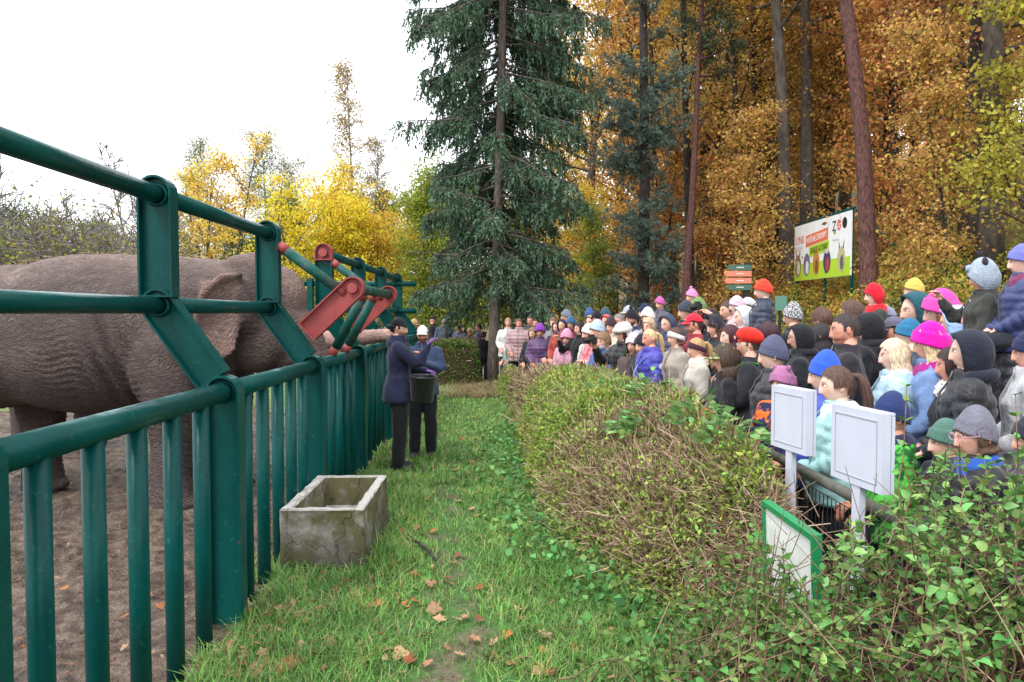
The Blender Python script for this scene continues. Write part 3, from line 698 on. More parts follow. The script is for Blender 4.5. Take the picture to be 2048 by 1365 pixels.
# ================================================================ hedge, grass, near bush, fallen leaves
rs = np.random.RandomState(77)
HY = np.array([3.3, 3.7, 4.1, 4.5, 5.1, 5.8, 7, 9, 11, 13, 14.5, 15.6, 16.6])
HL = np.array([1.45, 1.22, 1.02, .85, .60, .43, .40, .37, .35, .32, .25, .10, -.05])
HR = np.array([1.60, 1.62, 1.64, 1.65, 1.65, 1.64, 1.58, 1.40, 1.10, .80, .55, .36, .15])
def hedge_h(X, Y):
    l = np.interp(Y, HY, HL) + .09 * snoise(Y * 2.6, Y * .3 + 5, 46) - .03; r = np.interp(Y, HY, HR)
    dl = X - l; dr = r - X; dn = np.minimum(Y - 3.3, 16.6 - Y)
    e = (1 - np.exp(-np.maximum(dl, 0) / .17)) * np.clip(dr / .12, 0, 1) * np.clip(dn / .2, 0, 1)
    h = 1.0 + .10 * np.clip((X - .6), 0, 1) + .085 * snoise(X * 2.4, Y * 2.4, 41) + .04 * snoise(X * 8, Y * 8, 42) - .14 * np.exp(-((Y - 6.5) / .22) ** 2) * (X < 1.3) - .10 * np.exp(-((Y - 10.9) / .3) ** 2)
    h = h - .19 * np.clip((6.4 - Y) / .5, 0, 1) * np.clip((1.45 - X) / .3, 0, 1) - .20 * np.exp(-((Y - 3.6) / .5) ** 2) - .10 * np.clip((Y - 10.5) / 1.5, 0, 1) * np.clip((14.3 - Y) / 1, 0, 1)
    h = h - .22 * np.exp(-np.maximum(dl, 0) / .45) * np.clip((6.8 - Y) / 1.5, 0, 1)
    return np.where((dl > 0) & (dr > 0) & (dn > 0), h * e, 0)
def green_density(X, Y, Z):
    g = np.clip((Y - 6.1) / .7, 0, 1) * np.clip((11.2 - Y) / .6, 0, 1) + np.clip((Y - 14.2) / .5, 0, 1)
    g = np.maximum(g, .10 + .16 * (snoise(X * 3, Y * 3, 51) > .25))
    g = np.maximum(g, np.clip((X - 1.25) / .2, 0, 1) * .75 * (Y > 4))
    g = np.maximum(g, .4 * (np.interp(Y, HY, HL) + .25 > X) * (Z < .28))
    return g * (.75 + .35 * snoise(X * 5, Y * 5, 52))
m, nt, b = newmat('hedge_core', .95, spec=.1); v = coords(nt); n2 = noise_(nt, v, 30, 5, .8)
lk(nt, ramp(nt, n2, [(.35, (.02, .014, .009)), (.7, (.11, .075, .045))]), b.inputs['Base Color']); bump(nt, b, n2, 1.0, .05); MCORE = m
m, nt, b = newmat('twig', .8, spec=.25); ge = nd(nt, 'NewGeometry')
lk(nt, ramp(nt, ge.outputs['Random Per Island'], [(0, (.10, .06, .036)), (.5, (.30, .20, .125)), (1, (.52, .40, .28))]), b.inputs['Base Color']); MTWIG = m
def make_hedge(label, x0, x1, y0, y1, fh, ntw, nlf, green, near=1.2, leafcol=(.27, .38, .07, 1), step=.05):
    root = empty('hedge', ((x0 + x1) / 2, (y0 + y1) / 2, 0), label=label, cat='hedge'); ox, oy = (x0 + x1) / 2, (y0 + y1) / 2; off = np.array([ox, oy, 0])
    xs = np.arange(x0, x1 + step, step); ys = np.arange(y0, y1 + step * 1.6, step * 1.6)
    X, Y = np.meshgrid(xs, ys); Z = fh(X, Y); Z = np.where(Z > .12, Z - .10 - .05 * np.abs(snoise(X * 14, Y * 14, 44)), Z - .12)
    me = grid_mesh('hedge_core', xs, ys, lambda a, b_: Z); V = get_co(me); V[:, :2] -= off[:2]; set_co(me, V)
    obj('branch_mass', me, MCORE, root)
    def sample(n):
        out = []
        tot = 0
        while tot < n:
            x = rs.uniform(x0, x1, n * 2); y = y0 + (y1 - y0) * rs.uniform(0, 1, n * 2); k = rs.uniform(size=n * 2) < np.minimum(1, (y0 + .6) / y) ** near
            x, y = x[k], y[k]; h = fh(x, y); k = h > .06
            # steep flanks get more samples
            e = .02; gx = (fh(x + e, y) - fh(x - e, y)) / (2 * e); gy = (fh(x, y + e) - fh(x, y - e)) / (2 * e)
            st = np.sqrt(1 + gx * gx + gy * gy); k &= rs.uniform(size=len(x)) < np.minimum(1, st / 4)
            out.append(np.stack([x[k], y[k], h[k], gx[k], gy[k]], 1)); tot += k.sum()
        return np.concatenate(out)[:n]
    s = sample(ntw); s = s[rs.uniform(size=len(s)) > .72 * np.clip(green(s[:, 0], s[:, 1], s[:, 2]), 0, 1)]; nrm = np.stack([-s[:, 3], -s[:, 4], np.full(len(s), 1.0)], 1); nrm /= np.linalg.norm(nrm, axis=1, keepdims=True)
    P = np.stack([s[:, 0], s[:, 1], s[:, 2]], 1) - nrm * rs.uniform(.0, .16, len(s))[:, None]; P[:, 2] = np.maximum(P[:, 2], .02)
    d = nrm * .55 + rdir(rs, len(s), .25) * 1.0; d /= np.linalg.norm(d, axis=1, keepdims=True)
    L = rs.uniform(.05, .17, len(s)) * np.where(rs.uniform(size=len(s)) < .08, 1.9, 1); r = rs.uniform(.0013, .0026, len(s)) * (1 + s[:, 1] / 9)
    V, F = slivers(P - off, P + d * L[:, None] - off, r * 1.25, r * .7, rs)
    o = obj('twigs', np_mesh('twigs', V, F), MTWIG, root); o['kind'] = 'stuff'
    s = sample(nlf); gd = green(s[:, 0], s[:, 1], s[:, 2]); s = s[rs.uniform(size=len(s)) < gd]
    nrm = np.stack([-s[:, 3], -s[:, 4], np.full(len(s), 1.0)], 1); nrm /= np.linalg.norm(nrm, axis=1, keepdims=True)
    P = s[:, :3] + nrm * rs.uniform(-.10, .055, len(s))[:, None]
    sz = rs.uniform(.022, .043, len(s)) * (1 + s[:, 1] / 40)
    V, F = leaves(P - off, rdir(rs, len(s), .3) + nrm * .5, rdir(rs, len(s), .5) + nrm, sz, sz * .5)
    o = obj('foliage', np_mesh('foliage', V, F), LFG, root, color=leafcol); o['kind'] = 'stuff'
    return root
make_hedge('long half bare privet hedge between grass verge and crowd', -.1, 1.7, 3.3, 16.6, hedge_h, 85000, 230000, green_density)
def hedge2(X, Y):
    e = np.clip((X + 1.75) / .15, 0, 1) * np.clip((-.38 - X) / .15, 0, 1) * np.clip((Y - 17.7) / .12, 0, 1) * np.clip((18.9 - Y) / .12, 0, 1)
    return e * (1.08 + .05 * snoise(X * 4, Y * 4, 61))
make_hedge('trimmed green hedge left of the spruce trunk', -1.8, -.3, 17.6, 19.0, hedge2, 6000, 16000, lambda X, Y, Z: np.full(len(X), .95), .0, (.10, .17, .03, 1))
# broad-leaved weeds along the hedge foot
n = 5200; Y = 3.2 + rs.uniform(0, 1, n) ** 1.5 * 8; X = np.interp(Y, HY, HL) + rs.normal(size=n) * .19 - .09 + np.where(Y < 4.3, .0, 0)
P = np.stack([X, Y, vz(X, Y) + rs.uniform(.01, .2, n) * np.exp(-np.abs(X - np.interp(Y, HY, HL)) * 2)], 1)
sz = rs.uniform(.035, .075, n); V, F = leaves(P, rdir(rs, n, .1), rdir(rs, n, 1.8), sz, sz * .85)
obj('ground_ivy', np_mesh('ground_ivy', V, F), LFG, label='broad leaved weeds along the foot of the hedge', cat='ground cover', kind='stuff', color=(.14, .31, .09, 1))
# bright clump of taller leaves on the hedge
n = 640; a = rs.uniform(0, 2 * PI, n); q = rs.uniform(0, 1, n) ** .5; ck = rs.choice(5, n, p=[.45, .15, .15, .15, .1]); cx_ = np.array([1.22, 1.45, 1.5, 1.42, 1.1])[ck]; cy_ = np.array([5.9, 5.2, 4.6, 6.6, 7.2])[ck]; q = q * np.where(ck == 0, 1, .7); P = np.stack([cx_ + .30 * q * np.cos(a), cy_ + .35 * q * np.sin(a), hedge_h(cx_, cy_) - .04 + .26 * (1 - q) * rs.uniform(.2, 1, n)], 1)
sz = rs.uniform(.05, .12, n); V, F = leaves(P, np.stack([np.cos(a), np.sin(a), rs.uniform(-.3, .7, n)], 1), rdir(rs, n, 1.5), sz, sz * .55)
obj('leafy_shoots', np_mesh('leafy_shoots', V, F), LFG, label='bright green leafy shoots growing out of the hedge top', cat='shoots', kind='stuff', color=(.17, .33, .11, 1))
# grass
def blades(X, Y, Z, h, wdt, bend, az):
    n = len(X); d = np.stack([np.cos(az), np.sin(az), np.zeros(n)], 1); s = np.stack([-np.sin(az), np.cos(az), np.zeros(n)], 1)
    P = np.stack([X, Y, Z], 1); V = np.empty((n, 6, 3)); up = np.array([0, 0, 1.])
    for i, (t, w_) in enumerate(((0, 1.0), (.5, .8), (1, .12))):
        c = P + up * (h * (t - .35 * bend * t * t))[:, None] + d * (h * bend * t * t)[:, None]
        V[:, 2 * i] = c + s * (wdt * w_ * .5)[:, None]; V[:, 2 * i + 1] = c - s * (wdt * w_ * .5)[:, None]
    F = (np.arange(n) * 6)[:, None, None] + np.array([[0, 1, 3, 2], [2, 3, 5, 4]])[None]
    return V.reshape(-1, 3), F.reshape(-1, 4)
def grass_field(n, y0, y1, near, hs, ws, seed):
    r_ = np.random.RandomState(seed); Y = y0 * (y1 / y0) ** r_.uniform(0, 1, n); X = r_.uniform(-1.78, 1.6, n)
    l = np.interp(Y, HY, HL, left=1.5); cut = np.where(Y > 16.6, -.2, np.where(Y < 3.4, 1.5, l + .12)); k = X < cut
    worn = np.exp(-((X + .33 + .12 * np.sin(Y * 1.1)) / .22) ** 2) * (Y < 7.5) * .75 + np.exp(-((X + .1) / .5) ** 2 - ((Y - 3.25) / .4) ** 2) * .7
    nz = snoise(X * 3.5, Y * 3.5, 71); k &= r_.uniform(size=n) > np.clip(worn + .35 * (nz < -.35) + .3 * (X < -1.5), 0, .93)
    k &= ~((X > -1.46) & (X < -.89) & (Y > 5.2) & (Y < 6.34))
    k &= ~((X < -1.45) & (snoise(X * 2, Y * 2, 72) < .25))
    X, Y, nz, l = X[k], Y[k], nz[k], l[k]; n = len(X)
    tall = 1 + .5 * np.clip(nz, 0, 1) + 1.3 * np.exp(-np.abs(X - l) / .2) * (Y < 12) + .7 * np.exp(-np.abs(X + 1.5) / .08) + 1.6 * np.exp(-((X + .85) / .09) ** 2 - ((Y - 5.35) / .35) ** 2)
    tall *= np.where(np.exp(-((X + .33) / .3) ** 2) > .4, .7, 1)
    h = r_.uniform(*hs, n) * tall; wd = r_.uniform(*ws, n) * (1 + Y / 12)
    return blades(X, Y, vz(X, Y) - .004, h, wd, r_.uniform(.25, 1.25, n), r_.uniform(0, 2 * PI, n))
parts = [grass_field(95000, 2.3, 8, 1, (.04, .11), (.0032, .0062), 1), grass_field(42000, 7.5, 19.4, 1, (.04, .10), (.005, .009), 2)]
V, F = cat_mesh(parts)
LGR = leafmat('grass_blade', .3, .5, hue=.03, val=(.5, 1.5), alt=(.36, .31, .15, 1), altf=.16, patch=2.2)
obj('grass', np_mesh('grass', V, F), LGR, label='short green grass on the verge between fence and hedge', cat='grass', kind='stuff', color=(.165, .34, .08, 1))
# dry grass by the spruce
r_ = np.random.RandomState(4); n = 5000; X = r_.normal(-.35, .45, n); Y = r_.uniform(15.3, 18.0, n); k = X < .15; X, Y = X[k], Y[k]; n = len(X)
V, F = blades(X, Y, np.full(n, .02), r_.uniform(.08, .26, n), r_.uniform(.006, .012, n), r_.uniform(.3, 1.2, n), r_.uniform(0, 2 * PI, n))
obj('dry_grass', np_mesh('dry_grass', V, F), LGR, label='pale dry grass at the foot of the spruce', cat='grass', kind='stuff', color=(.33, .26, .14, 1))
# fallen leaves, each its own piece of the verge
def leaf_shape(seed, lobes=5, oval=False):
    r_ = random.Random(seed); V = [(0, 0, .012)]; n = 26; F = []
    for i in range(n):
        a = 2 * PI * i / n
        rr = (.5 + .34 * abs(math.cos(a * lobes / 2)) ** 1.2) * (1 - .35 * max(0, math.cos(a + PI)) ** 6) if not oval else 1 / math.sqrt((math.cos(a) / .8) ** 2 + (math.sin(a) / .42) ** 2)
        rr *= r_.uniform(.86, 1.1); x, y = rr * math.cos(a), rr * math.sin(a)
        V.append((x, y, .28 * (x * x) * r_.uniform(.3, 1.1) + .20 * y * y * r_.uniform(-.3, 1.4) + r_.uniform(-.04, .04)))
    F = [(0, 1 + i, 1 + (i + 1) % n) for i in range(n)]
    S = Acc(); S.add(V, F); S.add(*tube([(-.35, 0, .02), (-.95, .1, .05)], .018, 4)); return S.mesh('fallen_leaf', True)
m, nt, b = newmat('dead_leaf', .6, spec=.3); oi = nd(nt, 'ObjectInfo'); v = coords(nt); f = noise_(nt, v, 3, 4)
lk(nt, mixc(nt, 1.0, oi.outputs['Color'], ramp(nt, f, [(.3, (.6, .55, .5)), (.7, (1.3, 1.25, 1.2))]), 'MULTIPLY'), b.inputs['Base Color']); bump(nt, b, f, .4, .1); MDEAD = m
LSH = [leaf_shape(1), leaf_shape(2, 5), leaf_shape(3, 3), leaf_shape(4, oval=True), leaf_shape(5, oval=True)]
LCOL = [(.30, .13, .055, 1), (.38, .20, .11, 1), (.26, .075, .03, 1), (.45, .28, .16, 1), (.38, .15, .04, 1), (.20, .085, .045, 1), (.30, .17, .10, 1), (.42, .27, .17, 1)]
rl = random.Random(8)
def put_leaf(px, py, s=None, col=None, zoff=0.0, surf=None, parent=None):
    p = gnd(px, py, .04); z = float((surf or vz)(np.array([p.x]), np.array([p.y]))[0]) + .03 + zoff
    o = obj('fallen_leaf', rl.choice(LSH), MDEAD, parent or VERGE, loc=(p.x, p.y, z), rot=(rl.uniform(-.5, .5), rl.uniform(-.5, .5), rl.uniform(0, 6.3)), scale=(s or rl.uniform(.035, .07)) * .8, color=col or rl.choice(LCOL))
for px, py, s in [(752, 1213, .085), (870, 1221, .09), (880, 1240, .07), (856, 1270, .07), (628, 1205, .06), (575, 1222, .06), (600, 1235, .07), (555, 1225, .05), (583, 1165, .055), (642, 1165, .05), (675, 1182, .05), (680, 1230, .04), (712, 1190, .05), (756, 1248, .05), (862, 1172, .065), (900, 1172, .05), (800, 1202, .05), (832, 1185, .04), (915, 1240, .06), (930, 1235, .06), (806, 1068, .06), (801, 1092, .06), (832, 1060, .05), (848, 1098, .05), (895, 1000, .06), (912, 942, .08), (868, 942, .06), (1090, 1275, .06), (1050, 1320, .06), (855, 1335, .05), (990, 1318, .05), (800, 1315, .08), (770, 1325, .05), (822, 1330, .06), (600, 1330, .06), (540, 1330, .05), (550, 1295, .06), (490, 1335, .06), (475, 1310, .05), (520, 1270, .05), (560, 1350, .06), (515, 1352, .06), (470, 1355, .06), (1035, 1225, .05), (1215, 1270, .06), (1150, 1305, .05), (1390, 1300, .07), (1375, 1290, .06), (1100, 1350, .05), (740, 1160, .04), (760, 1275, .05), (1250, 1190, .05), (1160, 1255, .05), (905, 1130, .05), (870, 1120, .04)]:
    put_leaf(px, py, s)
for i in range(120):
    put_leaf(rl.gauss(850, 180), rl.uniform(1000, 1362) if i % 3 else rl.uniform(830, 1000))
for i in range(85):
    put_leaf(rl.gauss(490, 75), rl.uniform(1180, 1362), rl.uniform(.035, .06))
MUDO = bpy.data.objects['mud_ground']
for i in range(45):
    put_leaf(rl.uniform(10, 380), rl.uniform(900, 1360), rl.uniform(.02, .05), surf=mudz, parent=MUDO)
# leaves caught on top of the hedge
HEDGE = bpy.data.objects['hedge']
for px, py, col in [(1272, 832, (.55, .42, .03, 1)), (1412, 828, (.50, .20, .03, 1)), (1160, 760, (.45, .18, .05, 1)), (1215, 985, (.42, .18, .09, 1)), (1445, 1042, (.5, .22, .05, 1)), (1310, 865, (.30, .11, .06, 1)), (1345, 1060, (.42, .22, .12, 1)), (1190, 1010, (.35, .14, .08, 1)), (1375, 805, (.45, .25, .15, 1)), (1280, 760, (.4, .1, .05, 1)), (1245, 1070, (.33, .15, .1, 1))]:
    for d in np.arange(4, 16, .02):
        p = at(px, py, d)
        if p.z < float(hedge_h(np.array([p.x]), np.array([p.y]))[0]) + .03: break
    o = obj('fallen_leaf', rl.choice(LSH), MDEAD, HEDGE, rot=(rl.uniform(.3, 1), rl.uniform(-.5, .5), rl.uniform(0, 6)), scale=.055, color=col)
    o.location = p - HEDGE.location
# near bush, lower right
rb = np.random.RandomState(12)
bush = empty('leafy_bush', (1.55, 2.2, 0), label='leafy green bush with reddish stems in the lower right corner', cat='bush'); off = np.array([1.55, 2.2, 0])
SA = []; SB = []; RA = []; LP = []; LD = []; LNn = []; LS = []
def bush_stem(base, tip, n=9, nl=9, ls=(.026, .047)):
    base = np.array(base); tip = np.array(tip); P = [base + (tip - base) * t + np.array([0, 0, .22 * math.sin(PI * t) * .5]) + rb.normal(size=3) * .012 * (t > 0) for t in np.linspace(0, 1, n)]
    for i in range(n - 1): SA.append(P[i]); SB.append(P[i + 1]); RA.append(.0042 * (1 - i / n) + .0012)
    for j in range(nl):
        t = 1 - (j / nl) ** 1.1 * .72; x = t * (n - 1); k = min(int(x), n - 2); p = P[k] * (1 - x + k) + P[k + 1] * (x - k); ax = P[k + 1] - P[k]; ax /= np.linalg.norm(ax)
        a = rb.uniform(0, 2 * PI)
        for s in (0, PI):
            sd = np.array([math.cos(a + s), math.sin(a + s), .1]); LP.append(p); LD.append(sd + ax * .55 + rb.normal(size=3) * .25); LNn.append(np.array([0, 0, 1]) + rb.normal(size=3) * .55); LS.append(rb.uniform(*ls) * (.55 + .45 * min(1, j / 3 + .35)))
for i in range(470):
    X = rb.uniform(.62, 2.35); Y = rb.uniform(1.55, 3.05)
    if X > 1.25 and X < 1.75 and Y > 2.85: continue
    h = float(np.interp(X, [.6, .85, 1.0, 1.25, 1.6, 2.4], [.55, .78, .9, 1.14, 1.24, 1.3])) * rb.uniform(.72, 1.03) - .12 * max(0, 2.0 - Y) 
    if X / Y < .56 and Y > 2.5: h *= .8
    bush_stem((X + rb.normal() * .22, Y + rb.normal() * .22 + .1, max(0, h - .75)), (X, Y, h), nl=rb.randint(9, 16))
for i in range(46):
    X = rb.uniform(.86, 1.19); Y = rb.uniform(2.45, 3.2); bush_stem((X + rb.normal() * .1, Y + rb.normal() * .1, .05), (X, Y, rb.uniform(.55, .93)), nl=rb.randint(8, 13))
for px, py, d in [(1805, 770, 2.35), (2035, 800, 2.45), (1812, 930, 2.3), (1995, 960, 2.2), (1760, 1085, 2.4), (1905, 935, 2.5), (1530, 1070, 2.6), (1590, 1190, 2.4), (1845, 1060, 2.1)]:
    p = at(px, py, d); bush_stem((p.x + .1, p.y + .1, 0), tuple(p), n=12, nl=11, ls=(.03, .045))
SA = np.array(SA); SB = np.array(SB); n = 1500
ex = np.stack([rb.uniform(.65, 2.4, n), rb.uniform(1.6, 3.0, n), rb.uniform(.15, .85, n)], 1); ex[:, 2] *= np.interp(ex[:, 0], [.6, 1.2, 2.4], [.7, 1.15, 1.3]); dd = rdir(rb, n, .6) * rb.uniform(.1, .35, (n, 1))
V, F = segs(np.concatenate([SA, ex]) - off, np.concatenate([SB, ex + dd]) - off, np.concatenate([RA, np.full(n, .0022)]), np.concatenate([np.array(RA) * .8, np.full(n, .0012)]), 4)
MSTEM, nt, b = newmat('stem', .7); ge = nd(nt, 'NewGeometry')
lk(nt, ramp(nt, ge.outputs['Random Per Island'], [(0, (.10, .035, .03)), (.45, (.16, .09, .05)), (1, (.30, .21, .13))]), b.inputs['Base Color'])
o = obj('stems', np_mesh('stems', V, F), MSTEM, bush); o['kind'] = 'stuff'
LP = np.array(LP); LD = np.array(LD); LNn = np.array(LNn); LS = np.array(LS)
def ovate(P, D, Nn, L, W):
    """pointed oval leaf folded along its rib: 8 vertices, 6 faces"""
    D = D / np.linalg.norm(D, axis=1, keepdims=True); S = np.cross(D, Nn); S /= np.linalg.norm(S, axis=1, keepdims=True); Nn = np.cross(S, D)
    V = np.empty((len(P), 8, 3)); L = L[:, None]; W = W[:, None]
    row = [(0, 0, 0), (.28, .46, .10), (.28, 0, 0), (.28, -.46, .10), (.65, .36, .06), (.65, 0, -.06), (.65, -.36, .06), (1, 0, -.22)]
    for i, (a, s, u) in enumerate(row): V[:, i] = P + D * L * a + S * W * s + Nn * L * u
    f = np.array([[0, 2, 1, 1], [0, 3, 2, 2], [1, 2, 5, 4], [2, 3, 6, 5], [4, 5, 7, 7], [5, 6, 7, 7]])
    return V.reshape(-1, 3), (np.arange(len(P)) * 8)[:, None, None] + f[None]
def to_mesh(name, V, F):
    me = bpy.data.meshes.new(name); me.from_pydata(V.tolist(), [], [tuple(dict.fromkeys(f)) for f in F.reshape(-1, 4).tolist()]); me.polygons.foreach_set('use_smooth', [True] * len(me.polygons)); me.update(); return me
camp = np.array([0, 0, CAMH]); dist = np.linalg.norm(LP - camp, axis=1); u = LP[:, 0] / LP[:, 1] * FPX + VPX; vv = HOR + (CAMH - LP[:, 2]) / LP[:, 1] * FPX
inv = (u < 2040) & (vv < 1360) & (u > 1300); score = np.where(inv, LS / dist * (1 + LP[:, 2]), -1); top = np.argsort(-score)[:300]; rest = np.setdiff1d(np.arange(len(LP)), top)
V, F = ovate(LP[rest] - off, LD[rest], LNn[rest], LS[rest], LS[rest] * .72); o = obj('foliage', to_mesh('foliage', V, F), LFG, bush, color=(.13, .27, .065, 1)); o['kind'] = 'stuff'
one = [to_mesh('leaf', *ovate(np.zeros((1, 3)), np.array([[0, 1., 0]]), np.array([[0, 0, 1.]]), np.array([1.]), np.array([wd]))) for wd in (.62, .72, .84)]
m, nt, b = newmat('bush_leaf', .42, spec=.4); oi = nd(nt, 'ObjectInfo'); v = coords(nt); f = noise_(nt, v, 4, 3)
lk(nt, mixc(nt, 1.0, oi.outputs['Color'], ramp(nt, f, [(.3, (.8,) * 3), (.7, (1.2,) * 3)]), 'MULTIPLY'), b.inputs['Base Color']); MBL = m
for i in top:
    D = Vector(LD[i]).normalized(); N_ = Vector(LNn[i]); S_ = D.cross(N_).normalized(); N_ = S_.cross(D)
    q = Matrix((S_, D, N_)).transposed().to_euler(); g = rb.uniform(.65, 1.4)
    obj('leaf', one[i % 3], MBL, bush, loc=tuple(LP[i] - off), rot=q, scale=float(LS[i]), color=(.14 * g * rb.uniform(.7, 1.4), .29 * g, .07 * g, 1))
# ================================================================ elephants
m, nt, b = newmat('elephant_skin', .75, spec=.3); v = coords(nt)
n1 = noise_(nt, v, 1.3, 5, .6); n2 = noise_(nt, v, 22, 5, .7)
wv = nd(nt, 'TexNoise', i_Scale=2.0, i_Detail=3.0); lk(nt, v, wv.inputs[0])
warp = nd(nt, 'VectorMath', operation='MULTIPLY_ADD'); lk(nt, wv.outputs['Color'], warp.inputs[0]); warp.inputs[1].default_value = (.55, .55, .55); lk(nt, v, warp.inputs[2])
mp = nd(nt, 'Mapping'); mp.inputs['Scale'].default_value = (9, 9, 44); mp.inputs['Rotation'].default_value = (0, R(-22), 0); lk(nt, warp.outputs[0], mp.inputs[0])
vo = nd(nt, 'TexVoronoi', feature='DISTANCE_TO_EDGE', i_Scale=1.0); lk(nt, mp.outputs[0], vo.inputs['Vector'])
wr = ramp(nt, vo.outputs[0], [(.0, (0, 0, 0)), (.16, (1, 1, 1))])
mp2 = nd(nt, 'Mapping'); mp2.inputs['Scale'].default_value = (34, 34, 80); mp2.inputs['Rotation'].default_value = (0, R(35), 0); lk(nt, warp.outputs[0], mp2.inputs[0])
vo2 = nd(nt, 'TexVoronoi', feature='DISTANCE_TO_EDGE', i_Scale=1.0); lk(nt, mp2.outputs[0], vo2.inputs['Vector'])
wr2 = ramp(nt, vo2.outputs[0], [(.0, (0, 0, 0)), (.2, (1, 1, 1))])
c = ramp(nt, n1, [(.3, (.115, .086, .078)), (.55, (.175, .134, .120)), (.75, (.26, .20, .175))])
c = mixc(nt, math_(nt, 'MULTIPLY', wr, .30), mixc(nt, 1.0, c, (.62, .60, .62, 1), 'MULTIPLY'), c)
c = mixc(nt, ramp(nt, n2, [(.35, (.35,) * 3), (.6, (0, 0, 0))]), c, (.08, .055, .05, 1))
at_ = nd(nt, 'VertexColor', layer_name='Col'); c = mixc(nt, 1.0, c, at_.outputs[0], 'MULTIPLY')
lk(nt, c, b.inputs['Base Color'])
hh = mixc(nt, .35, wr, wr2); hh = mixc(nt, .18, hh, n2); bump(nt, b, hh, .85, .02); MELE = m
def elephant(name, y0, trunk, dx=0.0, voxel=.025, ear=True):
    """built facing +x; trunk is a chain of (x, y, z, r)"""
    A = Acc()
    def E(c, r): A.add(*ellipsoid((c[0] + dx, c[1] + y0, c[2]), r, 18, 24))
    def C(pts):
        P = []; rr = []
        for i in range(len(pts) - 1):
            a, c_ = pts[i], pts[i + 1]
            for t in np.linspace(0, 1, 5)[:4]: P.append((a[0] + (c_[0] - a[0]) * t + dx, a[1] + (c_[1] - a[1]) * t + y0, a[2] + (c_[2] - a[2]) * t)); rr.append(a[3] + (c_[3] - a[3]) * t)
        q = pts[-1]; P.append((q[0] + dx, q[1] + y0, q[2])); rr.append(q[3]); A.add(*tube(P, rr, 18))
    E((-3.85, 0, 1.60), (1.20, .70, .77)); E((-4.75, 0, 1.58), (.85, .66, .68)); E((-3.05, 0, 1.62), (.66, .58, .73)); E((-3.7, 0, 1.95), (1.1, .42, .42)); E((-4.55, .0, 1.85), (.6, .45, .42))
    C([(-3.1, 0, 1.84, .52), (-2.6, 0, 1.86, .46), (-2.25, 0, 1.9, .40)])
    E((-2.34, 0, 1.97), (.36, .34, .42)); E((-2.10, 0, 1.93), (.27, .27, .33)); E((-2.26, .12, 1.56), (.28, .16, .30)); E((-2.26, -.12, 1.56), (.28, .16, .30)); E((-2.10, 0, 1.38), (.22, .14, .13)); E((-2.3, 0, 1.32), (.2, .15, .10))
    E((-2.42, .12, 2.14), (.22, .17, .22)); E((-2.42, -.12, 2.14), (.22, .17, .22)); E((-2.0, -.14, 1.72), (.14, .12, .15)); E((-2.0, .14, 1.72), (.14, .12, .15))
    C(trunk)
    for (x, y, top, k) in ((-2.98, -.40, 1.5, 1.0), (-2.74, .40, 1.5, 1.0), (-5.02, -.36, 1.5, 1.02), (-4.62, .36, 1.5, 1.02)):
        C([(x - .03, y * .85, top, .31 * k), (x, y, 1.05, .255 * k), (x + .02, y, .62, .195 * k), (x, y, .30, .175 * k), (x + .01, y, .10, .195 * k), (x + .01, y, 0.0, .20 * k)])
        E((x + .08, y, .06), (.18, .17, .075))
    E((-3.05, -.40, 1.35), (.34, .24, .42)); E((-5.0, -.36, 1.3), (.42, .28, .46)); E((-5.0, .36, 1.3), (.42, .28, .46))
    C([(-5.45, 0, 1.95, .12), (-5.6, 0, 1.6, .06), (-5.62, 0, .9, .035)])
    if ear:
        for s in (-1, 1):
            pts = [(-2.30, 2.16), (-2.46, 2.13), (-2.60, 1.98), (-2.665, 1.76), (-2.68, 1.55), (-2.62, 1.42), (-2.50, 1.34), (-2.38, 1.44), (-2.31, 1.75)]
            rim = [(x + dx, s * (.37 + .17 * min(1, max(0, (-2.3 - x) / .3))) + y0, z) for x, z in pts]; n = len(rim)
            ctr = (-2.47 + dx, s * .40 + y0, 1.75); V = [ctr] + rim + [(ctr[0], ctr[1] + s * .045, ctr[2])] + [(p[0], p[1] + s * .04, p[2]) for p in rim]
            o = n + 1; F = [(0, 1 + (i + 1) % n, 1 + i) for i in range(n)] + [(o, o + 1 + i, o + 1 + (i + 1) % n) for i in range(n)] + [(1 + i, 1 + (i + 1) % n, o + 1 + (i + 1) % n, o + 1 + i) for i in range(n)]
            if s > 0: F = [f[::-1] for f in F]
            A.add(V, F); A.add(*tube([(p[0], p[1] + s * .045, p[2]) for p in rim[:5]], [.024, .036, .042, .036, .024], 10))
            A.add(*ellipsoid((-2.345 + dx, s * .40 + y0, 1.97), (.05, .05, .09), 8, 10))
    me = remesh(A, name, voxel, 6); V = get_co(me); N_ = get_no(me)
    # skin folds at the shoulder and flank, wrinkles round the trunk
    x, y, z = V[:, 0] - dx, V[:, 1] - y0, V[:, 2]
    fold = .032 * np.sin((x + .30 * (z - 1.3) ** 2 + .15 * z) * 2 * PI / .155 + .9 * np.sin(z * 5)) * np.exp(-((x + 3.42) / .20) ** 2) * np.clip((z - .95) / .2, 0, 1) * np.clip((2.0 - z) / .3, 0, 1)
    fine = .009 * np.sin((z * 1.0 + .35 * x + .06 * np.sin(x * 9) + .03 * np.sin(y * 13 + x * 5)) * 2 * PI / .062) * (.5 + .5 * np.sin(x * 3.1 + z * 4.3 + 1.0))
    tr = np.array([(p[0], p[2]) for p in trunk]); dmin = np.min(np.hypot(x[:, None] - tr[None, :, 0], z[:, None] - tr[None, :, 1]), axis=1)
    fine = fine * np.clip((1.95 - z) / .35, 0, 1)
    onT = np.clip(1 - (dmin - .1) / .2, 0, 1) * (x > -2.05)
    ringw = .006 * np.sin((z - .5 * x) * 2 * PI / .045) * onT
    V = V + N_ * (fold + np.where(x > -2.05, ringw, fine))[:, None]; V[:, 2] = np.maximum(V[:, 2], .0)
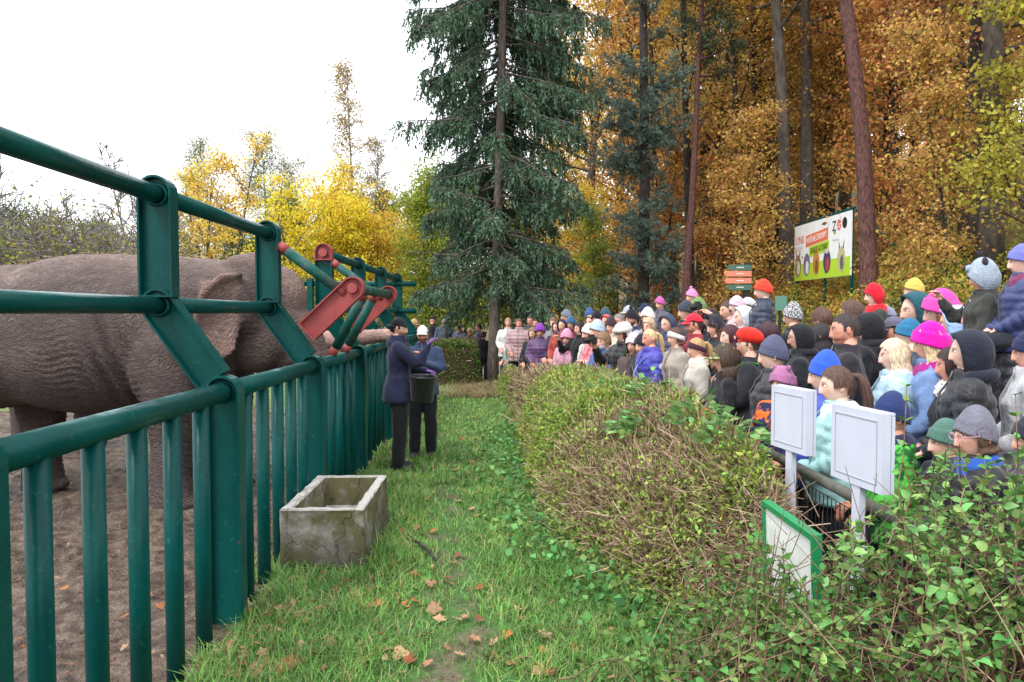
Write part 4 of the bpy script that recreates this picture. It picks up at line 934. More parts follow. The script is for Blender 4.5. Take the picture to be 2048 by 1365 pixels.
    set_co(me, V)
    C_ = np.ones((len(V), 3), np.float32)
    pale_back = np.clip((z - 2.02) / .3, 0, 1) * .5; C_ += pale_back[:, None] * np.array([1.15, .9, .75]) * .8  # warm paler tint towards the top of the back
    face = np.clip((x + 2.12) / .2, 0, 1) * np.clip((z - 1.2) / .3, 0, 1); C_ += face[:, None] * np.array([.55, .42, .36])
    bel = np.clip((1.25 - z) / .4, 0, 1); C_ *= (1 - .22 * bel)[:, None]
    earm = np.clip((-2.33 - x) / .05, 0, 1) * np.clip((x + 2.72) / .05, 0, 1) * (np.abs(y) > .385) * np.clip((z - 1.3) / .1, 0, 1); C_ += earm[:, None] * np.array([1.1, .85, .72])
    return me, C_
me, C_ = elephant('elephant_body', 7.22, [(-2.12, 0, 1.78, .25), (-1.90, 0, 1.60, .215), (-1.775, 0, 1.32, .175), (-1.75, 0, 1.0, .145), (-1.79, 0, .65, .118), (-1.77, 0, .36, .10), (-1.70, .04, .16, .085), (-1.66, .12, .07, .07)])
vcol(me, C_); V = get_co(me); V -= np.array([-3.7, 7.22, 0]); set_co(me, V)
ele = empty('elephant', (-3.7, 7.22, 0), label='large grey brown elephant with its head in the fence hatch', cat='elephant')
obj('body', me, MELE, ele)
A = Acc(); A.add(*ellipsoid((-2.03 + 3.7, -.285, 1.80), (.032, .03, .03), 8, 10)); me = A.mesh('eye', True); m, nt, b = newmat('dark_eye', .12, (.012, .008, .006, 1)); obj('eye', me, m, ele); MEYE = m
# straw and leaves lying on its back
r_ = np.random.RandomState(15); n = 130; x = r_.uniform(-4.6, -2.75, n); y = r_.normal(0, .3, n) + 7.12; bv = get_co(bpy.data.meshes['elephant_body']) + np.array([-3.7, 7.22, 0]); z = np.empty(n)
for i in range(n):
    q = bv[(np.abs(bv[:, 0] - x[i]) < .05) & (np.abs(bv[:, 1] - y[i]) < .05)]; z[i] = q[:, 2].max() if len(q) else 2.2
P = np.stack([x + 3.7, y - 7.22, z + .012], 1); k = np.arange(n) % 5 > 1
V1, F1 = leaves(P[k], rdir(r_, k.sum()) * np.array([1, 1, .1]), np.tile([0, -.3, 1.], (k.sum(), 1)), r_.uniform(.02, .05, k.sum()), .022)
o = obj('leaf_litter', np_mesh('leaf_litter', V1, F1), LF, ele, color=(.55, .36, .04, 1)); o['kind'] = 'stuff'
k = ~k; d = rdir(r_, k.sum()) * np.array([1, 1, .12]); V1, F1 = segs(P[k], P[k] + d * r_.uniform(.05, .16, (k.sum(), 1)), .003, .002, 4)
o = obj('straw', np_mesh('straw', V1, F1), MTWIG, ele); o['kind'] = 'stuff'
# second elephant behind, only its trunk reaches out over the rail
tr2 = [(-2.12, 0, 1.74, .22), (-1.88, -.02, 1.62, .19), (-1.6, -.05, 1.54, .155), (-1.2, -.15, 1.50, .128), (-.75, -.38, 1.53, .11), (-.40, -.62, 1.57, .095), (-.20, -.78, 1.58, .085)]
me, C_ = elephant('elephant_body', 0.0, tr2, 0.0, .04, True); V = get_co(me)
C_ = C_ * 1.0; pale = np.clip((V[:, 0] + 1.85) / .3, 0, 1); C_ = C_ * (1 - pale[:, None]) + pale[:, None] * np.array([4.3, 3.7, 3.4]); vcol(me, C_); V = V - np.array([-3.7, 0, 0]); set_co(me, V)
ele2 = empty('elephant', (-3.7 - .93, 9.75, 0), label='second elephant hidden behind the first, stretching its pale trunk to the keepers', cat='elephant'); ele2.scale = (.97, .97, .97)
obj('body', me, MELE, ele2)
# ================================================================ people
def skinmat():
    m, nt, b = newmat('skin', .5, spec=.35); oi = nd(nt, 'ObjectInfo'); vc = nd(nt, 'VertexColor', layer_name='Col'); v = coords(nt); f = noise_(nt, v, 25, 3)
    c = mixc(nt, 1.0, oi.outputs['Color'], vc.outputs[0], 'MULTIPLY'); c = mixc(nt, 1.0, c, ramp(nt, f, [(.3, (.93, .9, .9)), (.7, (1.05, 1.05, 1.05))]), 'MULTIPLY')
    lk(nt, c, b.inputs['Base Color']); return m
MSKIN = skinmat()
MCLOTH = tintmat('cloth', .85, 9, .22, 60, .5, .006, fold=7)
MSHELL = tintmat('shell_fabric', .5, 7, .2, 40, .4, .012, spec=.4, fold=13)
MKNIT = tintmat('knit', .95, 14, .2, wave=38, bstr=.5, bdist=.004)
MFLEECE = tintmat('fleece', 1.0, 40, .25, 90, .8, .012)
def hairmat():
    m, nt, b = newmat('hair', .5, spec=.4); oi = nd(nt, 'ObjectInfo'); v = coords(nt, (1, 1, .06)); f = noise_(nt, v, 130, 3, .7); f2 = noise_(nt, coords(nt), 14, 3)
    c = mixc(nt, 1.0, oi.outputs['Color'], ramp(nt, f, [(.3, (.35, .33, .32)), (.7, (1.45, 1.4, 1.35))]), 'MULTIPLY'); c = mixc(nt, 1.0, c, ramp(nt, f2, [(.3, (.75,) * 3), (.7, (1.15,) * 3)]), 'MULTIPLY')
    lk(nt, c, b.inputs['Base Color']); bump(nt, b, f, .7, .012); return m
MHAIR = hairmat()
MRUB = tintmat('rubber', .5, 10, .1, 60, .1, .002)
MPLASTIC = tintmat('plastic', .35, 8, .06, 80, .03, .001, spec=.5)
def pattern_mat(name, c2, scale, kind='spots'):
    m, nt, b = newmat(name, .9, spec=.2); oi = nd(nt, 'ObjectInfo'); v = coords(nt)
    if kind == 'spots':
        n = nd(nt, 'TexVoronoi', i_Scale=scale); lk(nt, v, n.inputs['Vector']); f = ramp(nt, n.outputs['Distance'], [(.30, (1, 1, 1)), (.40, (0, 0, 0))])
    elif kind == 'check':
        n = nd(nt, 'TexChecker', i_Scale=scale); lk(nt, v, n.inputs[0]); f = n.outputs['Fac']
    else:
        f = ramp(nt, noise_(nt, v, scale, 3, .6), [(.5, (0, 0, 0)), (.56, (1, 1, 1))])
    lk(nt, mixc(nt, f, oi.outputs['Color'], c2), b.inputs['Base Color']); return m
MCAMO = pattern_mat('camouflage', H('8a8a60'), 16, 'noise')
MCHECK = pattern_mat('check_weave', H('e9e6e2'), 22, 'check')
MSPECK = pattern_mat('speckled_knit', H('d8d8d8'), 90, 'noise')
MFLORAL = pattern_mat('leaf_print', H('d9682a'), 14, 'noise')
MCELL = pattern_mat('snake_print', H('6f5a58'), 34, 'spots')
MGCAMO = pattern_mat('green_print', H('1d5a28'), 11, 'noise')

def head_mesh(beard=None, brow=(.30, .22, .17), fem=False):
    """face towards -y, centre at the origin, 0.24 m tall; returns V, F, C"""
    nl, nn = 44, 64; t = np.linspace(-PI, PI, nn, endpoint=False); ph = t - .45 * np.sin(t); th = np.linspace(0, PI, nl + 1)
    T, P = np.meshgrid(th, ph, indexing='ij'); dx = np.sin(T) * np.sin(P); dy = -np.sin(T) * np.cos(P); dz = np.cos(T)
    sT = np.sin(T); lowf = np.where(dz < 0, 1, 0); x = .0765 * np.sin(P) * np.where(dz < 0, sT ** .62, sT ** .92); y = -.098 * np.cos(P) * np.where((dz < 0) & (np.cos(P) > 0), sT ** .42, sT ** .95); z = .12 * dz; zt = dz; jaw = np.clip(-zt, 0, 1)
    x = x * (1 - (.42 if fem else .34) * jaw ** 1.3); y = np.where(y > 0, y * (1 - .42 * np.clip(-zt - .1, 0, 1)), y * (1 - .16 * jaw ** 1.5)); x = x * (1 - .10 * np.clip(-dy, 0, 1))
    fr = np.clip(-dy * 1.5, 0, 1)
    q = np.clip((.024 - z) / .058, 0, 1); low = np.clip((z + .046) / .012, 0, 1); amp = (.005 + .021 * q) * (z < .03) * low
    y = y - amp * np.exp(-(x / (.0075 + .008 * q)) ** 2) * fr
    y = y + fr * .008 * np.exp(-((np.abs(x) - .030) / .014) ** 2 - ((z - .012) / .011) ** 2)
    y = y - fr * .004 * np.exp(-((z - .031) / .009) ** 2) * np.exp(-(x / .05) ** 2)
    y = y - fr * .006 * np.exp(-((z + .062) / .012) ** 2) * np.exp(-(x / .022) ** 2) - fr * .008 * np.exp(-((z + .100) / .014) ** 2) * np.exp(-(x / .025) ** 2)
    y = y + fr * .003 * np.exp(-((z + .0615) / .0035) ** 2) * np.exp(-(x / .024) ** 4) + fr * .004 * np.exp(-((z + .08) / .007) ** 2) * np.exp(-(x / .03) ** 2)
    if beard: 
        bm = np.clip((-.028 - z) / .02, 0, 1) * np.clip(-dy * 2.2 + .35, 0, 1); y = y - .010 * bm * (np.abs(z + .061) > .008); x = x * (1 + .10 * bm); z = z - .016 * bm * np.clip(-z / .1, 0, 1)
    V = np.stack([x, y, z], -1).reshape(-1, 3); C = np.ones_like(V)
    X, Y, Z = V.T; F_ = np.clip(-dy.ravel() * 1.5, 0, 1)
    def paint(mask, col):
        C[:] = C * (1 - mask[:, None]) + np.array(col) * mask[:, None]
    paint(.5 * F_ * np.exp(-((np.abs(X) - .042) / .022) ** 2 - ((Z + .028) / .02) ** 2), (1.0, .74, .70)); paint(.5 * F_ * np.exp(-(X / .016) ** 2 - ((Z + .03) / .018) ** 2), (1.0, .75, .70))
    paint(np.clip(F_ * np.exp(-((np.abs(X) - .031) / .022) ** 4 - ((Z - .012) / .012) ** 2), 0, 1) * .7, (.55, .40, .38)); paint(np.clip(F_ * np.exp(-((np.abs(X) - .010) / .006) ** 2 - ((Z + .040) / .004) ** 2), 0, 1) * .7, (.4, .2, .18)); paint(np.clip(F_ * np.exp(-(X / .05) ** 4 - ((Z + .079) / .006) ** 2), 0, 1) * .3, (.7, .52, .48)); paint(.25 * F_ * np.exp(-((np.abs(X) - .05) / .012) ** 2 - ((Z + .03) / .03) ** 2), (.75, .5, .45))  # socket, nostril and under-lip shade painted into the skin colour
    if beard: paint(np.clip((-.030 - Z + .35 * np.maximum(0, np.abs(X) - .05)) / .012, 0, 1) * np.clip(-dy.ravel() * 2.5 + .4, 0, 1) * (1 - np.exp(-(X / .024) ** 4 - ((Z + .0615) / .007) ** 4)), beard)
    paint(np.clip(F_ * np.exp(-(X / .024) ** 4 - ((Z + .0615) / .0085) ** 4), 0, 1), (.80, .48, .47) if not fem else (.80, .38, .38)); paint(np.clip(F_ * np.exp(-(X / .023) ** 4 - ((Z + .0615) / .0022) ** 2), 0, 1) * .7, (.3, .15, .14))
    paint(np.clip(F_ * np.exp(-((np.abs(X) - .032) / .017) ** 4 - ((Z - .034 + .12 * (np.abs(X) - .03)) / .0062) ** 2), 0, 1) * .95, brow)
    paint(np.clip(F_ * np.exp(-((np.abs(X) - .031) / .016) ** 4 - ((Z - .0195) / .0040) ** 2), 0, 1) * .9, (.16, .11, .10))
    i = np.arange(nl)[:, None] * nn + np.arange(nn)[None]; j = np.arange(nl)[:, None] * nn + (np.arange(nn)[None] + 1) % nn
    F = np.stack([i, j, j + nn, i + nn], -1).reshape(-1, 4).tolist()
    V = V.tolist(); C = C.tolist()
    for s in (-1, 1):
        ev, ef = ellipsoid((s * .031, -.0715, .0115), (.0135, .0145, .0115), 10, 12); o = len(V); V += ev; F += [[a + o for a in f] for f in ef]
        C += [(.12, .08, .07) if (p[1] < -.080 and abs(p[0] - s * .031) < .0062) else (1.25, 1.5, 1.65) for p in ev]
        ev, ef = ellipsoid((s * .075, .012, -.006), (.011, .019, .031), 8, 10, Matrix.Rotation(s * -.35, 3, 'Z')); o = len(V); V += ev; F += [[a + o for a in f] for f in ef]; C += [(1.0, .8, .76)] * len(ev)
    return V, F, C
def hand(A, C, w, e, col=(1, .86, .82), s=1.0, curl=.9, side=1):
    """palm with five separate bent fingers at wrist w, continuing from elbow e"""
    w = Vector(w); t = (w - Vector(e)).normalized(); up = Vector((0, 0, 1)); u = t.cross(up)
    u = u.normalized() if u.length > .2 else Vector((1, 0, 0)); nrm = u.cross(t).normalized(); u = u * side
    M = Matrix((u, t, nrm)).transposed()
    def put(vf):
        A.add(*vf); C.extend([col] * len(vf[0]))
    put(ellipsoid(w + t * .045 * s, (.040 * s, .055 * s, .017 * s), 8, 12, M))
    put(tube([w - t * .05 * s, w, w + t * .03 * s], [.026 * s, .025 * s, .028 * s], 10))
    for k, (off, L) in enumerate(((-.028, .068), (-.010, .078), (.009, .073), (.027, .058))):
        b0 = w + t * .078 * s + u * off * s; P = [b0]; d = t.copy()
        for q in range(3):
            d = (d - nrm * curl * (.35 + .12 * q)).normalized(); P.append(P[-1] + d * L / 3 * s * 1.25)
        put(tube(P, [.0095 * s, .0092 * s, .0085 * s, .0065 * s], 7))
    b0 = w + t * .02 * s - u * .030 * s; P = [b0, b0 + (t * .6 - u * .8) * .032 * s, b0 + (t * .95 - u * .75) * .05 * s - nrm * .008 * s, b0 + (t * 1.2 - u * .5) * .062 * s - nrm * .02 * s]
    put(tube(P, [.0115 * s, .0105 * s, .0095 * s, .007 * s], 7))
ADULT = dict(h=1.75, sh=1.42, sw=.203, hip=.93, knee=.50, hz=1.635, hs=.93, ch=(.19, .13), wa=(.15, .112), hp=(.165, .125), s=1.0, f=.0)
WOMAN = dict(h=1.68, sh=1.36, sw=.178, hip=.92, knee=.49, hz=1.57, hs=.90, ch=(.168, .122), wa=(.13, .10), hp=(.17, .125), s=.93, f=.0)
CHILD = dict(h=1.28, sh=.99, sw=.138, hip=.64, knee=.34, hz=1.165, hs=.83, ch=(.133, .10), wa=(.118, .092), hp=(.125, .10), s=.74, f=.0)
KIND = {'man': ADULT, 'woman': WOMAN, 'child': CHILD}
def arms(d, pose):
    """(shoulder, elbow, wrist) for left (+x) and right (-x); person faces -y"""
    s = d['s']; out = []
    P = {'rest': ((.055, -.03, -.27), (-.11, -.19, -.12)), 'down': ((.05, .02, -.28), (.01, -.07, -.25)), 'up': ((.06, -.20, -.18), (-.10, -.14, .21)), 'fold': ((.07, -.08, -.25), (-.24, -.13, .05)), 'high': ((.10, -.18, -.02), (-.17, -.10, .18)),
         'k1r': ((.03, -.23, -.20), (-.02, -.11, .22)), 'k1l': ((.05, -.12, -.26), (-.12, -.20, -.03)), 'k2r': ((.05, -.10, -.25), (-.14, -.16, .19)), 'k2l': ((.07, -.07, -.25), (-.27, -.16, .10))}
    for sx, nm in ((1, pose[0]), (-1, pose[1])):
        S_ = Vector((sx * d['sw'], .0, d['sh'])); a, b_ = P[nm]; E_ = S_ + Vector((a[0] * sx, a[1], a[2])) * s; W_ = E_ + Vector((b_[0] * sx, b_[1], b_[2])) * s; out.append((S_, E_, W_))
    return out
def ring(c, rx, ry, n=20, p=2.3): 
    return [(c[0] + rx * math.copysign(abs(math.cos(a)) ** (2 / p), math.cos(a)), c[1] + ry * math.copysign(abs(math.sin(a)) ** (2 / p), math.sin(a)), c[2]) for a in [2 * PI * i / n for i in range(n)]]
def torso(A, d, g, low, top=True):
    s = d['s']; sh = d['sh']; hip = d['hip']
    rs_ = [ring((0, .01, low), d['hp'][0] + g * 1.3 + (.034 * s if g > 0 else 0), d['hp'][1] + g * 1.3 + (.034 * s if g > 0 else 0)), ring((0, .01, hip + .02 * s), d['hp'][0] + g + (.028 * s if g > 0 else 0), d['hp'][1] + g + (.028 * s if g > 0 else 0)), ring((0, .0, hip + (sh - hip) * .4), d['wa'][0] + g, d['wa'][1] + g), ring((0, -.005, hip + (sh - hip) * .78), d['ch'][0] + g, d['ch'][1] + g),
           ring((0, .0, sh - .015 * s), d['ch'][0] * .98 + g * .8, d['ch'][1] * .82 + g * .6), ring((0, .01, sh + .05 * s), d['sw'] * .62 + g * .4, .075 * s + g * .5), ring((0, .015, sh + .10 * s), .068 * s + g * .5, .066 * s + g * .5)]
    A.add(*loft(rs_))
def limb(A, a, e, w, ra, re, rw, n=14):
    a, e, w = Vector(a), Vector(e), Vector(w); P = [a, a.lerp(e, .5), a.lerp(e, .92), e.lerp(w, .12), e.lerp(w, .55), w]
    A.add(*tube(P, [ra, (ra + re) / 2, re, re, (re + rw) / 2, rw], n)); A.add(*ellipsoid(a, (ra, ra, ra), 8, 12)); A.add(*ellipsoid(w, (rw, rw, rw), 6, 10))
def leg_pts(d, sx, sit=False):
    s = d['s']
    if sit:
        h = Vector((sx * .08 * s, 0, .10 * s)); k = h + Vector((sx * .06, -.38 * s, -.02)); return h, k, k + Vector((-sx * .02, .02, -.36 * s))
    return Vector((sx * .095 * s, .0, d['hip'] - .02)), Vector((sx * .105 * s, -.015, d['knee'])), Vector((sx * .11 * s, .01, .09 * s))
_cache = {}
NOD = R(9)
def body_mesh(kind, pose, beard=None, sit=False, glove=False):
    key = ('b', kind, pose, beard, sit, glove)
    if key in _cache: return _cache[key]
    d = dict(KIND[kind]); s = d['s']; dz = (.10 * s - d['hip']) if sit else 0; A = Acc()
    torso(A, d, -.042, d['hip'] - .06)
    for S_, E_, W_ in arms(d, pose): limb(A, S_, E_, W_, .042 * s, .034 * s, .026 * s)
    if dz: A.V = [(x, y, z + dz) for x, y, z in A.V]
    for sx in (-1, 1):
        h, k, f = leg_pts(d, sx, sit); limb(A, h, k, f, .08 * s, .055 * s, .04 * s)
    me0 = remesh(A, 'tmpb', .045 * max(s, .8), 2); V0 = get_co(me0).tolist(); F0 = [tuple(p.vertices) for p in me0.polygons]; bpy.data.meshes.remove(me0)
    B = Acc(); C = []; B.add(V0, F0); C += [(1, 1, 1)] * len(V0)
    hv, hf, hc = head_mesh(beard, fem=kind != 'man'); hz = d['hz'] + dz; NR = Matrix.Rotation(NOD, 3, 'X'); B.add([tuple(NR @ (Vector(v) * d['hs']) + Vector((0, 0, hz))) for v in hv], hf); C += hc
    nv = tube([(0, .012, hz - .06 * d['hs']), (0, .018, hz - .15 * d['hs']), (0, .02, d['sh'] + dz - .02)], [.052 * s + .004, .054 * s + .004, .075 * s], 16); B.add(*nv); C += [(1, .95, .93)] * len(nv[0])
    gl = (.20, .13, .75) if glove else (1, .84, .80)
    for q, (S_, E_, W_) in enumerate(arms(d, pose)): 
        S_, E_, W_ = [v + Vector((0, 0, dz)) for v in (S_, E_, W_)]; hand(B, C, W_, E_, gl, s, 2.8 if glove else 1.1, side=1 if q == 0 else -1)
    me = B.mesh('body', True); vcol(me, np.array(C)); _cache[key] = me; return me
def quilt(me, d, pose, dz, amp, step):
    V = get_co(me); N_ = get_no(me); s = d['s']; w_ = np.zeros(len(V)); z = V[:, 2] - dz; t = z / step; best = np.full(len(V), .10 * s)
    for S_, E_, W_ in arms(d, pose):
        for a, e, o in ((S_, E_, 0), (E_, W_, (E_ - S_).length)):
            a = np.array(a); ab = np.array(e) - a; L = np.linalg.norm(ab); P = V - np.array([0, 0, dz]) - a; u = np.clip(P @ ab / L ** 2, 0.05, 1); dd = np.linalg.norm(P - u[:, None] * ab, axis=1)
            k = dd < best; best[k] = dd[k]; t[k] = (o + u[k] * L) / step
    b_ = np.abs(np.sin(PI * t)) ** .5 - .6
    set_co(me, V + N_ * (b_ * amp)[:, None])
def jacket_mesh(kind, pose, style='plain', sit=False, length=.12):
    key = ('j', kind, pose, style, sit, length)
    if key in _cache: return _cache[key]
    d = dict(KIND[kind]); s = d['s']; dz = (.10 * s - d['hip']) if sit else 0; A = Acc(); g = {'plain': .018, 'puffer': .030, 'hoodie': .022, 'vest': .026}.get(style, .02)
    torso(A, d, g, d['hip'] - length * s)
    for S_, E_, W_ in arms(d, pose): limb(A, S_ - Vector((math.copysign(.02, S_.x), 0, .005)), E_, W_ - (W_ - E_).normalized() * .01, .068 * s + g * .6, .055 * s + g * .5, .040 * s + g * .22)
    if style in ('hoodie', 'puffer'):
        A.add(*ellipsoid((0, .088 * s, d['sh'] + .045 * s), (.12 * s, .062 * s, .062 * s))); A.add(*torus((0, .015, d['sh'] + .085 * s), .078 * s, .026 * s, 20, 8)); A.add(*torus((0, .008, d['sh'] + .118 * s), .076 * s, .020 * s, 20, 8))
    else: A.add(*torus((0, .012, d['sh'] + .085 * s), .070 * s, .019 * s, 20, 8)); A.add(*torus((0, .006, d['sh'] + .115 * s), .073 * s, .014 * s, 20, 8))
    A.V = [(x, y, z + dz) for x, y, z in A.V]
    me = remesh(A, 'jacket', .0185 * max(s, .8), 4); V = get_co(me); N_ = get_no(me)
    if style in ('puffer', 'vest'): quilt(me, d, pose, dz, .018 * s, .080 * s); V = get_co(me); set_co(me, V + get_no(me) * (.004 * vnoise(V, 9 / s, 4))[:, None])
    else:
        sd = len(_cache) * 1.7; w_ = .016 * (.35 - np.abs(vnoise(V * np.array([1, 1, .6]), 5.5 / s, sd)) * 1.6) + .009 * (.3 - np.abs(vnoise(V + .15 * V[:, [2, 0, 1]], 11 / s, sd + 3)) * 1.5); set_co(me, V + N_ * w_[:, None])
    _cache[key] = me; return me
def zip_mesh(jm, d):
    key = ('z', jm.name)
    if key in _cache: return _cache[key]
    V = get_co(jm); f = V[np.abs(V[:, 0]) < .022]; z0, z1 = f[:, 2].min() + .01, f[:, 2].max() - .015; P = []
    for z in np.linspace(z0, z1, 16):
        q = f[np.abs(f[:, 2] - z) < .03]
        if len(q): P.append((0, float(q[:, 1].min()) - .001, float(z)))
    A = Acc(); A.add(*tube(P, .006 * d['s'] + .001, 6)); _cache[key] = A.mesh('zip', True); return _cache[key]
def trouser_mesh(kind, sit=False):
    key = ('t', kind, sit)
    if key in _cache: return _cache[key]
    d = dict(KIND[kind]); s = d['s']; A = Acc()
    if sit: A.add(*ellipsoid((0, .0, .10 * s), (d['hp'][0] + .02, d['hp'][1] + .02, .11 * s)))
    else: A.add(*loft([ring((0, .01, d['hip'] - .10 * s), d['hp'][0] * .96, d['hp'][1]), ring((0, .01, d['hip'] + .03), d['hp'][0] + .012, d['hp'][1] + .012), ring((0, 0, d['hip'] + .12 * s), d['wa'][0] + .015, d['wa'][1] + .015)]))
    for sx in (-1, 1):
        h, k, f = leg_pts(d, sx, sit); limb(A, h, k, f + Vector((0, 0, .0)), .106 * s, .088 * s, .078 * s)
    me = remesh(A, 'trousers', .020 * max(s, .8), 4); V = get_co(me); N_ = get_no(me); set_co(me, V + N_ * (.010 * vnoise(V, 9 / s, 5))[:, None]); _cache[key] = me; return me
def shoe_mesh(kind):
    key = ('s', kind)
    if key in _cache: return _cache[key]
    s = KIND[kind]['s']; L = [(.085, .038, .075), (.05, .044, .10), (.0, .044, .105), (-.06, .045, .075), (-.13, .047, .055), (-.175, .038, .042), (-.195, .018, .03)]; A = Acc()
    rings = []
    for y, w_, h in L: rings.append([(x * s, y * s, z * s) for x, z in ((-w_, .0), (-w_ * 1.04, .02), (-w_ * .9, h * .6), (-w_ * .4, h), (w_ * .4, h), (w_ * .9, h * .6), (w_ * 1.04, .02), (w_, .0))])
    A.add(*loft(rings)); _cache[key] = A.mesh('shoe', True); return _cache[key]
# ---- head wear and hair, in head coordinates
def cached(fn):
    def w_(*a):
        k = (fn.__name__,) + a
        if k not in _cache: _cache[k] = fn(*a)
        return _cache[k]
    return w_
def cap_rows(off, zb, rows=14, n=40, tall=0.0, slouch=0.0, cuff=0.0, seed=1):
    """rows of a close fitting dome from its crown to the brim line zb(phi)"""
    V = []; r_ = random.Random(seed)
    for i in range(rows):
        q = i / (rows - 1)
        for j in range(n):
            p = 2 * PI * j / n; te = math.acos(max(-.95, min(.95, zb(p) / .12))); t = te * q; o = off + (cuff if q > .66 else 0) + (.004 if .62 < q < .70 else 0)
            x = (.0765 + o) * math.sin(t) * math.sin(p); y = -(.098 + o) * math.sin(t) * math.cos(p); z = (.12 + o) * math.cos(t) + tall * max(0, math.cos(t)) ** 2
            f = max(0, math.cos(t)); y += slouch * f ** 2; z += .004 * math.sin(5 * p + seed) * f * (1 - f) * 4
            V.append((x, y, z))
    F = [(i * n + j, i * n + (j + 1) % n, (i + 1) * n + (j + 1) % n, (i + 1) * n + j) for i in range(rows - 1) for j in range(n)]
    # inward lip at the brim
    k = (rows - 1) * n; lip = [(V[k + j][0] * .93, V[k + j][1] * .93, V[k + j][2] + .004) for j in range(n)]; o = len(V); V += lip
    F += [(k + j, k + (j + 1) % n, o + (j + 1) % n, o + j) for j in range(n)]
    return V, F
brow_line = lambda f, b_: (lambda p: f * max(0, math.cos(p)) ** 1 * 1 + (b_ if math.cos(p) < 0 else 0) * (-math.cos(p)) + .004)
@cached
def beanie(tall=.02, slouch=.01, cuff=.007, pom=0, ears=0, flaps=0):
    A = Acc(); zb = (lambda p: .046 * math.cos(p) - .010 - flaps * .085 * math.sin(p) ** 4 * (1 if math.cos(p) < .5 else .3))
    A.add(*cap_rows(.011, zb, 16, 44, tall, slouch, cuff))
    if pom: 
        for k in range(26):
            r_ = random.Random(k); dv = Vector((r_.gauss(0, 1), r_.gauss(0, 1), r_.gauss(0, 1))).normalized(); A.add(*ellipsoid(Vector((0, slouch, .145 + tall)) + dv * .016, (.014, .014, .014), 5, 6))
    if ears:
        for s in (-1, 1): A.add(*ellipsoid((s * .062, .0, .125), (.022, .012, .026), 8, 10))
    return A.mesh('hat', True)
@cached
def ball_cap(visor=1):
    A = Acc(); A.add(*cap_rows(.010, lambda p: .040 + .0 * math.cos(p) - .03 * max(0, -math.cos(p)), 12, 40, .008))
    n = 15; V = []
    for k, z0 in enumerate((0, .005)):
        for i in range(5):
            for j in range(n):
                a = -1.05 + 2.1 * j / (n - 1); r_ = i / 4; x = (.080 + .010 * r_) * math.sin(a); y = -(.100 * math.cos(a)) - r_ * .070 * max(0, math.cos(a * 1.45)) ** .6
                V.append((x, y, .046 - .012 * r_ - .035 * abs(x / .08) ** 2 * .55 + z0))
    F = [(k * 5 * n + i * n + j, k * 5 * n + i * n + j + 1, k * 5 * n + (i + 1) * n + j + 1, k * 5 * n + (i + 1) * n + j) for k in range(2) for i in range(4) for j in range(n - 1)]
    F += [(4 * n + j, 4 * n + j + 1, 9 * n + j + 1, 9 * n + j) for j in range(n - 1)]
    A.add(V, F); A.add(*ellipsoid((0, 0, .138), (.009, .009, .005), 5, 8)); return A.mesh('cap', True)
@cached
def brim_hat():
    A = Acc(); A.add(*cap_rows(.012, lambda p: .035, 12, 40, .02)); n = 40; V = []
    for i in range(4):
        for j in range(n):
            a = 2 * PI * j / n; r_ = .0 + .05 * i / 3; V.append(((.083 + r_) * math.sin(a), -(.104 + r_) * math.cos(a), .036 - .010 * i / 3))
    A.add(V, [(i * n + j, i * n + (j + 1) % n, (i + 1) * n + (j + 1) % n, (i + 1) * n + j) for i in range(3) for j in range(n)]); return A.mesh('hat', True)
@cached
def beret():
    A = Acc(); V, F = ellipsoid((0, 0, 0), (.116, .134, .078), 14, 36); V = [(x * (1 + .02 * math.sin(7 * math.atan2(y, x))), y, z if z < 0 else z * 1.15) for x, y, z in V]
    M = Matrix.Rotation(R(-24), 3, 'X'); A.add([tuple(M @ Vector(v) + Vector((0, .026, .078))) for v in V], F); A.add(*torus((0, .006, .052), .074, .012, 30, 8, sy=1.2)); return A.mesh('beret', True)
@cached
def head_band():
    A = Acc(); n = 40; V = []
    for i, (dz_, o) in enumerate(((.032, .003), (.028, .009), (.0, .011), (-.028, .009), (-.032, .003))):
        for j in range(n):
            p = 2 * PI * j / n; zc = .052 * math.cos(p) + .012; z = zc + dz_; k = math.sqrt(max(.05, 1 - min(1, (z / .14)) ** 2)); V.append(((.0765 * k + o + .004) * math.sin(p), -(.098 * k + o + .004) * math.cos(p), z))
    A.add(V, [(i * n + j, i * n + (j + 1) % n, (i + 1) * n + (j + 1) % n, (i + 1) * n + j) for i in range(4) for j in range(n)]); return A.mesh('headband', True)
@cached
def fur_hat():
    A = Acc(); A.add(*cap_rows(.016, lambda p: .05 + .0 * p, 12, 40, .015)); A.add(*ellipsoid((0, .012, .095), (.104, .125, .072), 12, 20)); V, F = torus((0, .0, .058), .090, .036, 36, 12, sy=1.22); A.add(V, F)
    for s in (-1, 1): A.add(*ellipsoid((s * .090, .04, .005), (.026, .05, .062), 10, 12))
    me = remesh(A, 'fur_hat', .010, 2); V = get_co(me); set_co(me, V + get_no(me) * (.006 * vnoise(V, 60, 1))[:, None]); return me
@cached
def bear_hat():
    A = Acc(); A.add(*cap_rows(.016, lambda p: .052 * math.cos(p) - .030 - .075 * abs(math.sin(p)) ** 3, 18, 44, .028, .005, .003)); A.add(*ellipsoid((0, -.088, .088), (.034, .036, .032), 10, 12)); return A.mesh('hat', True)
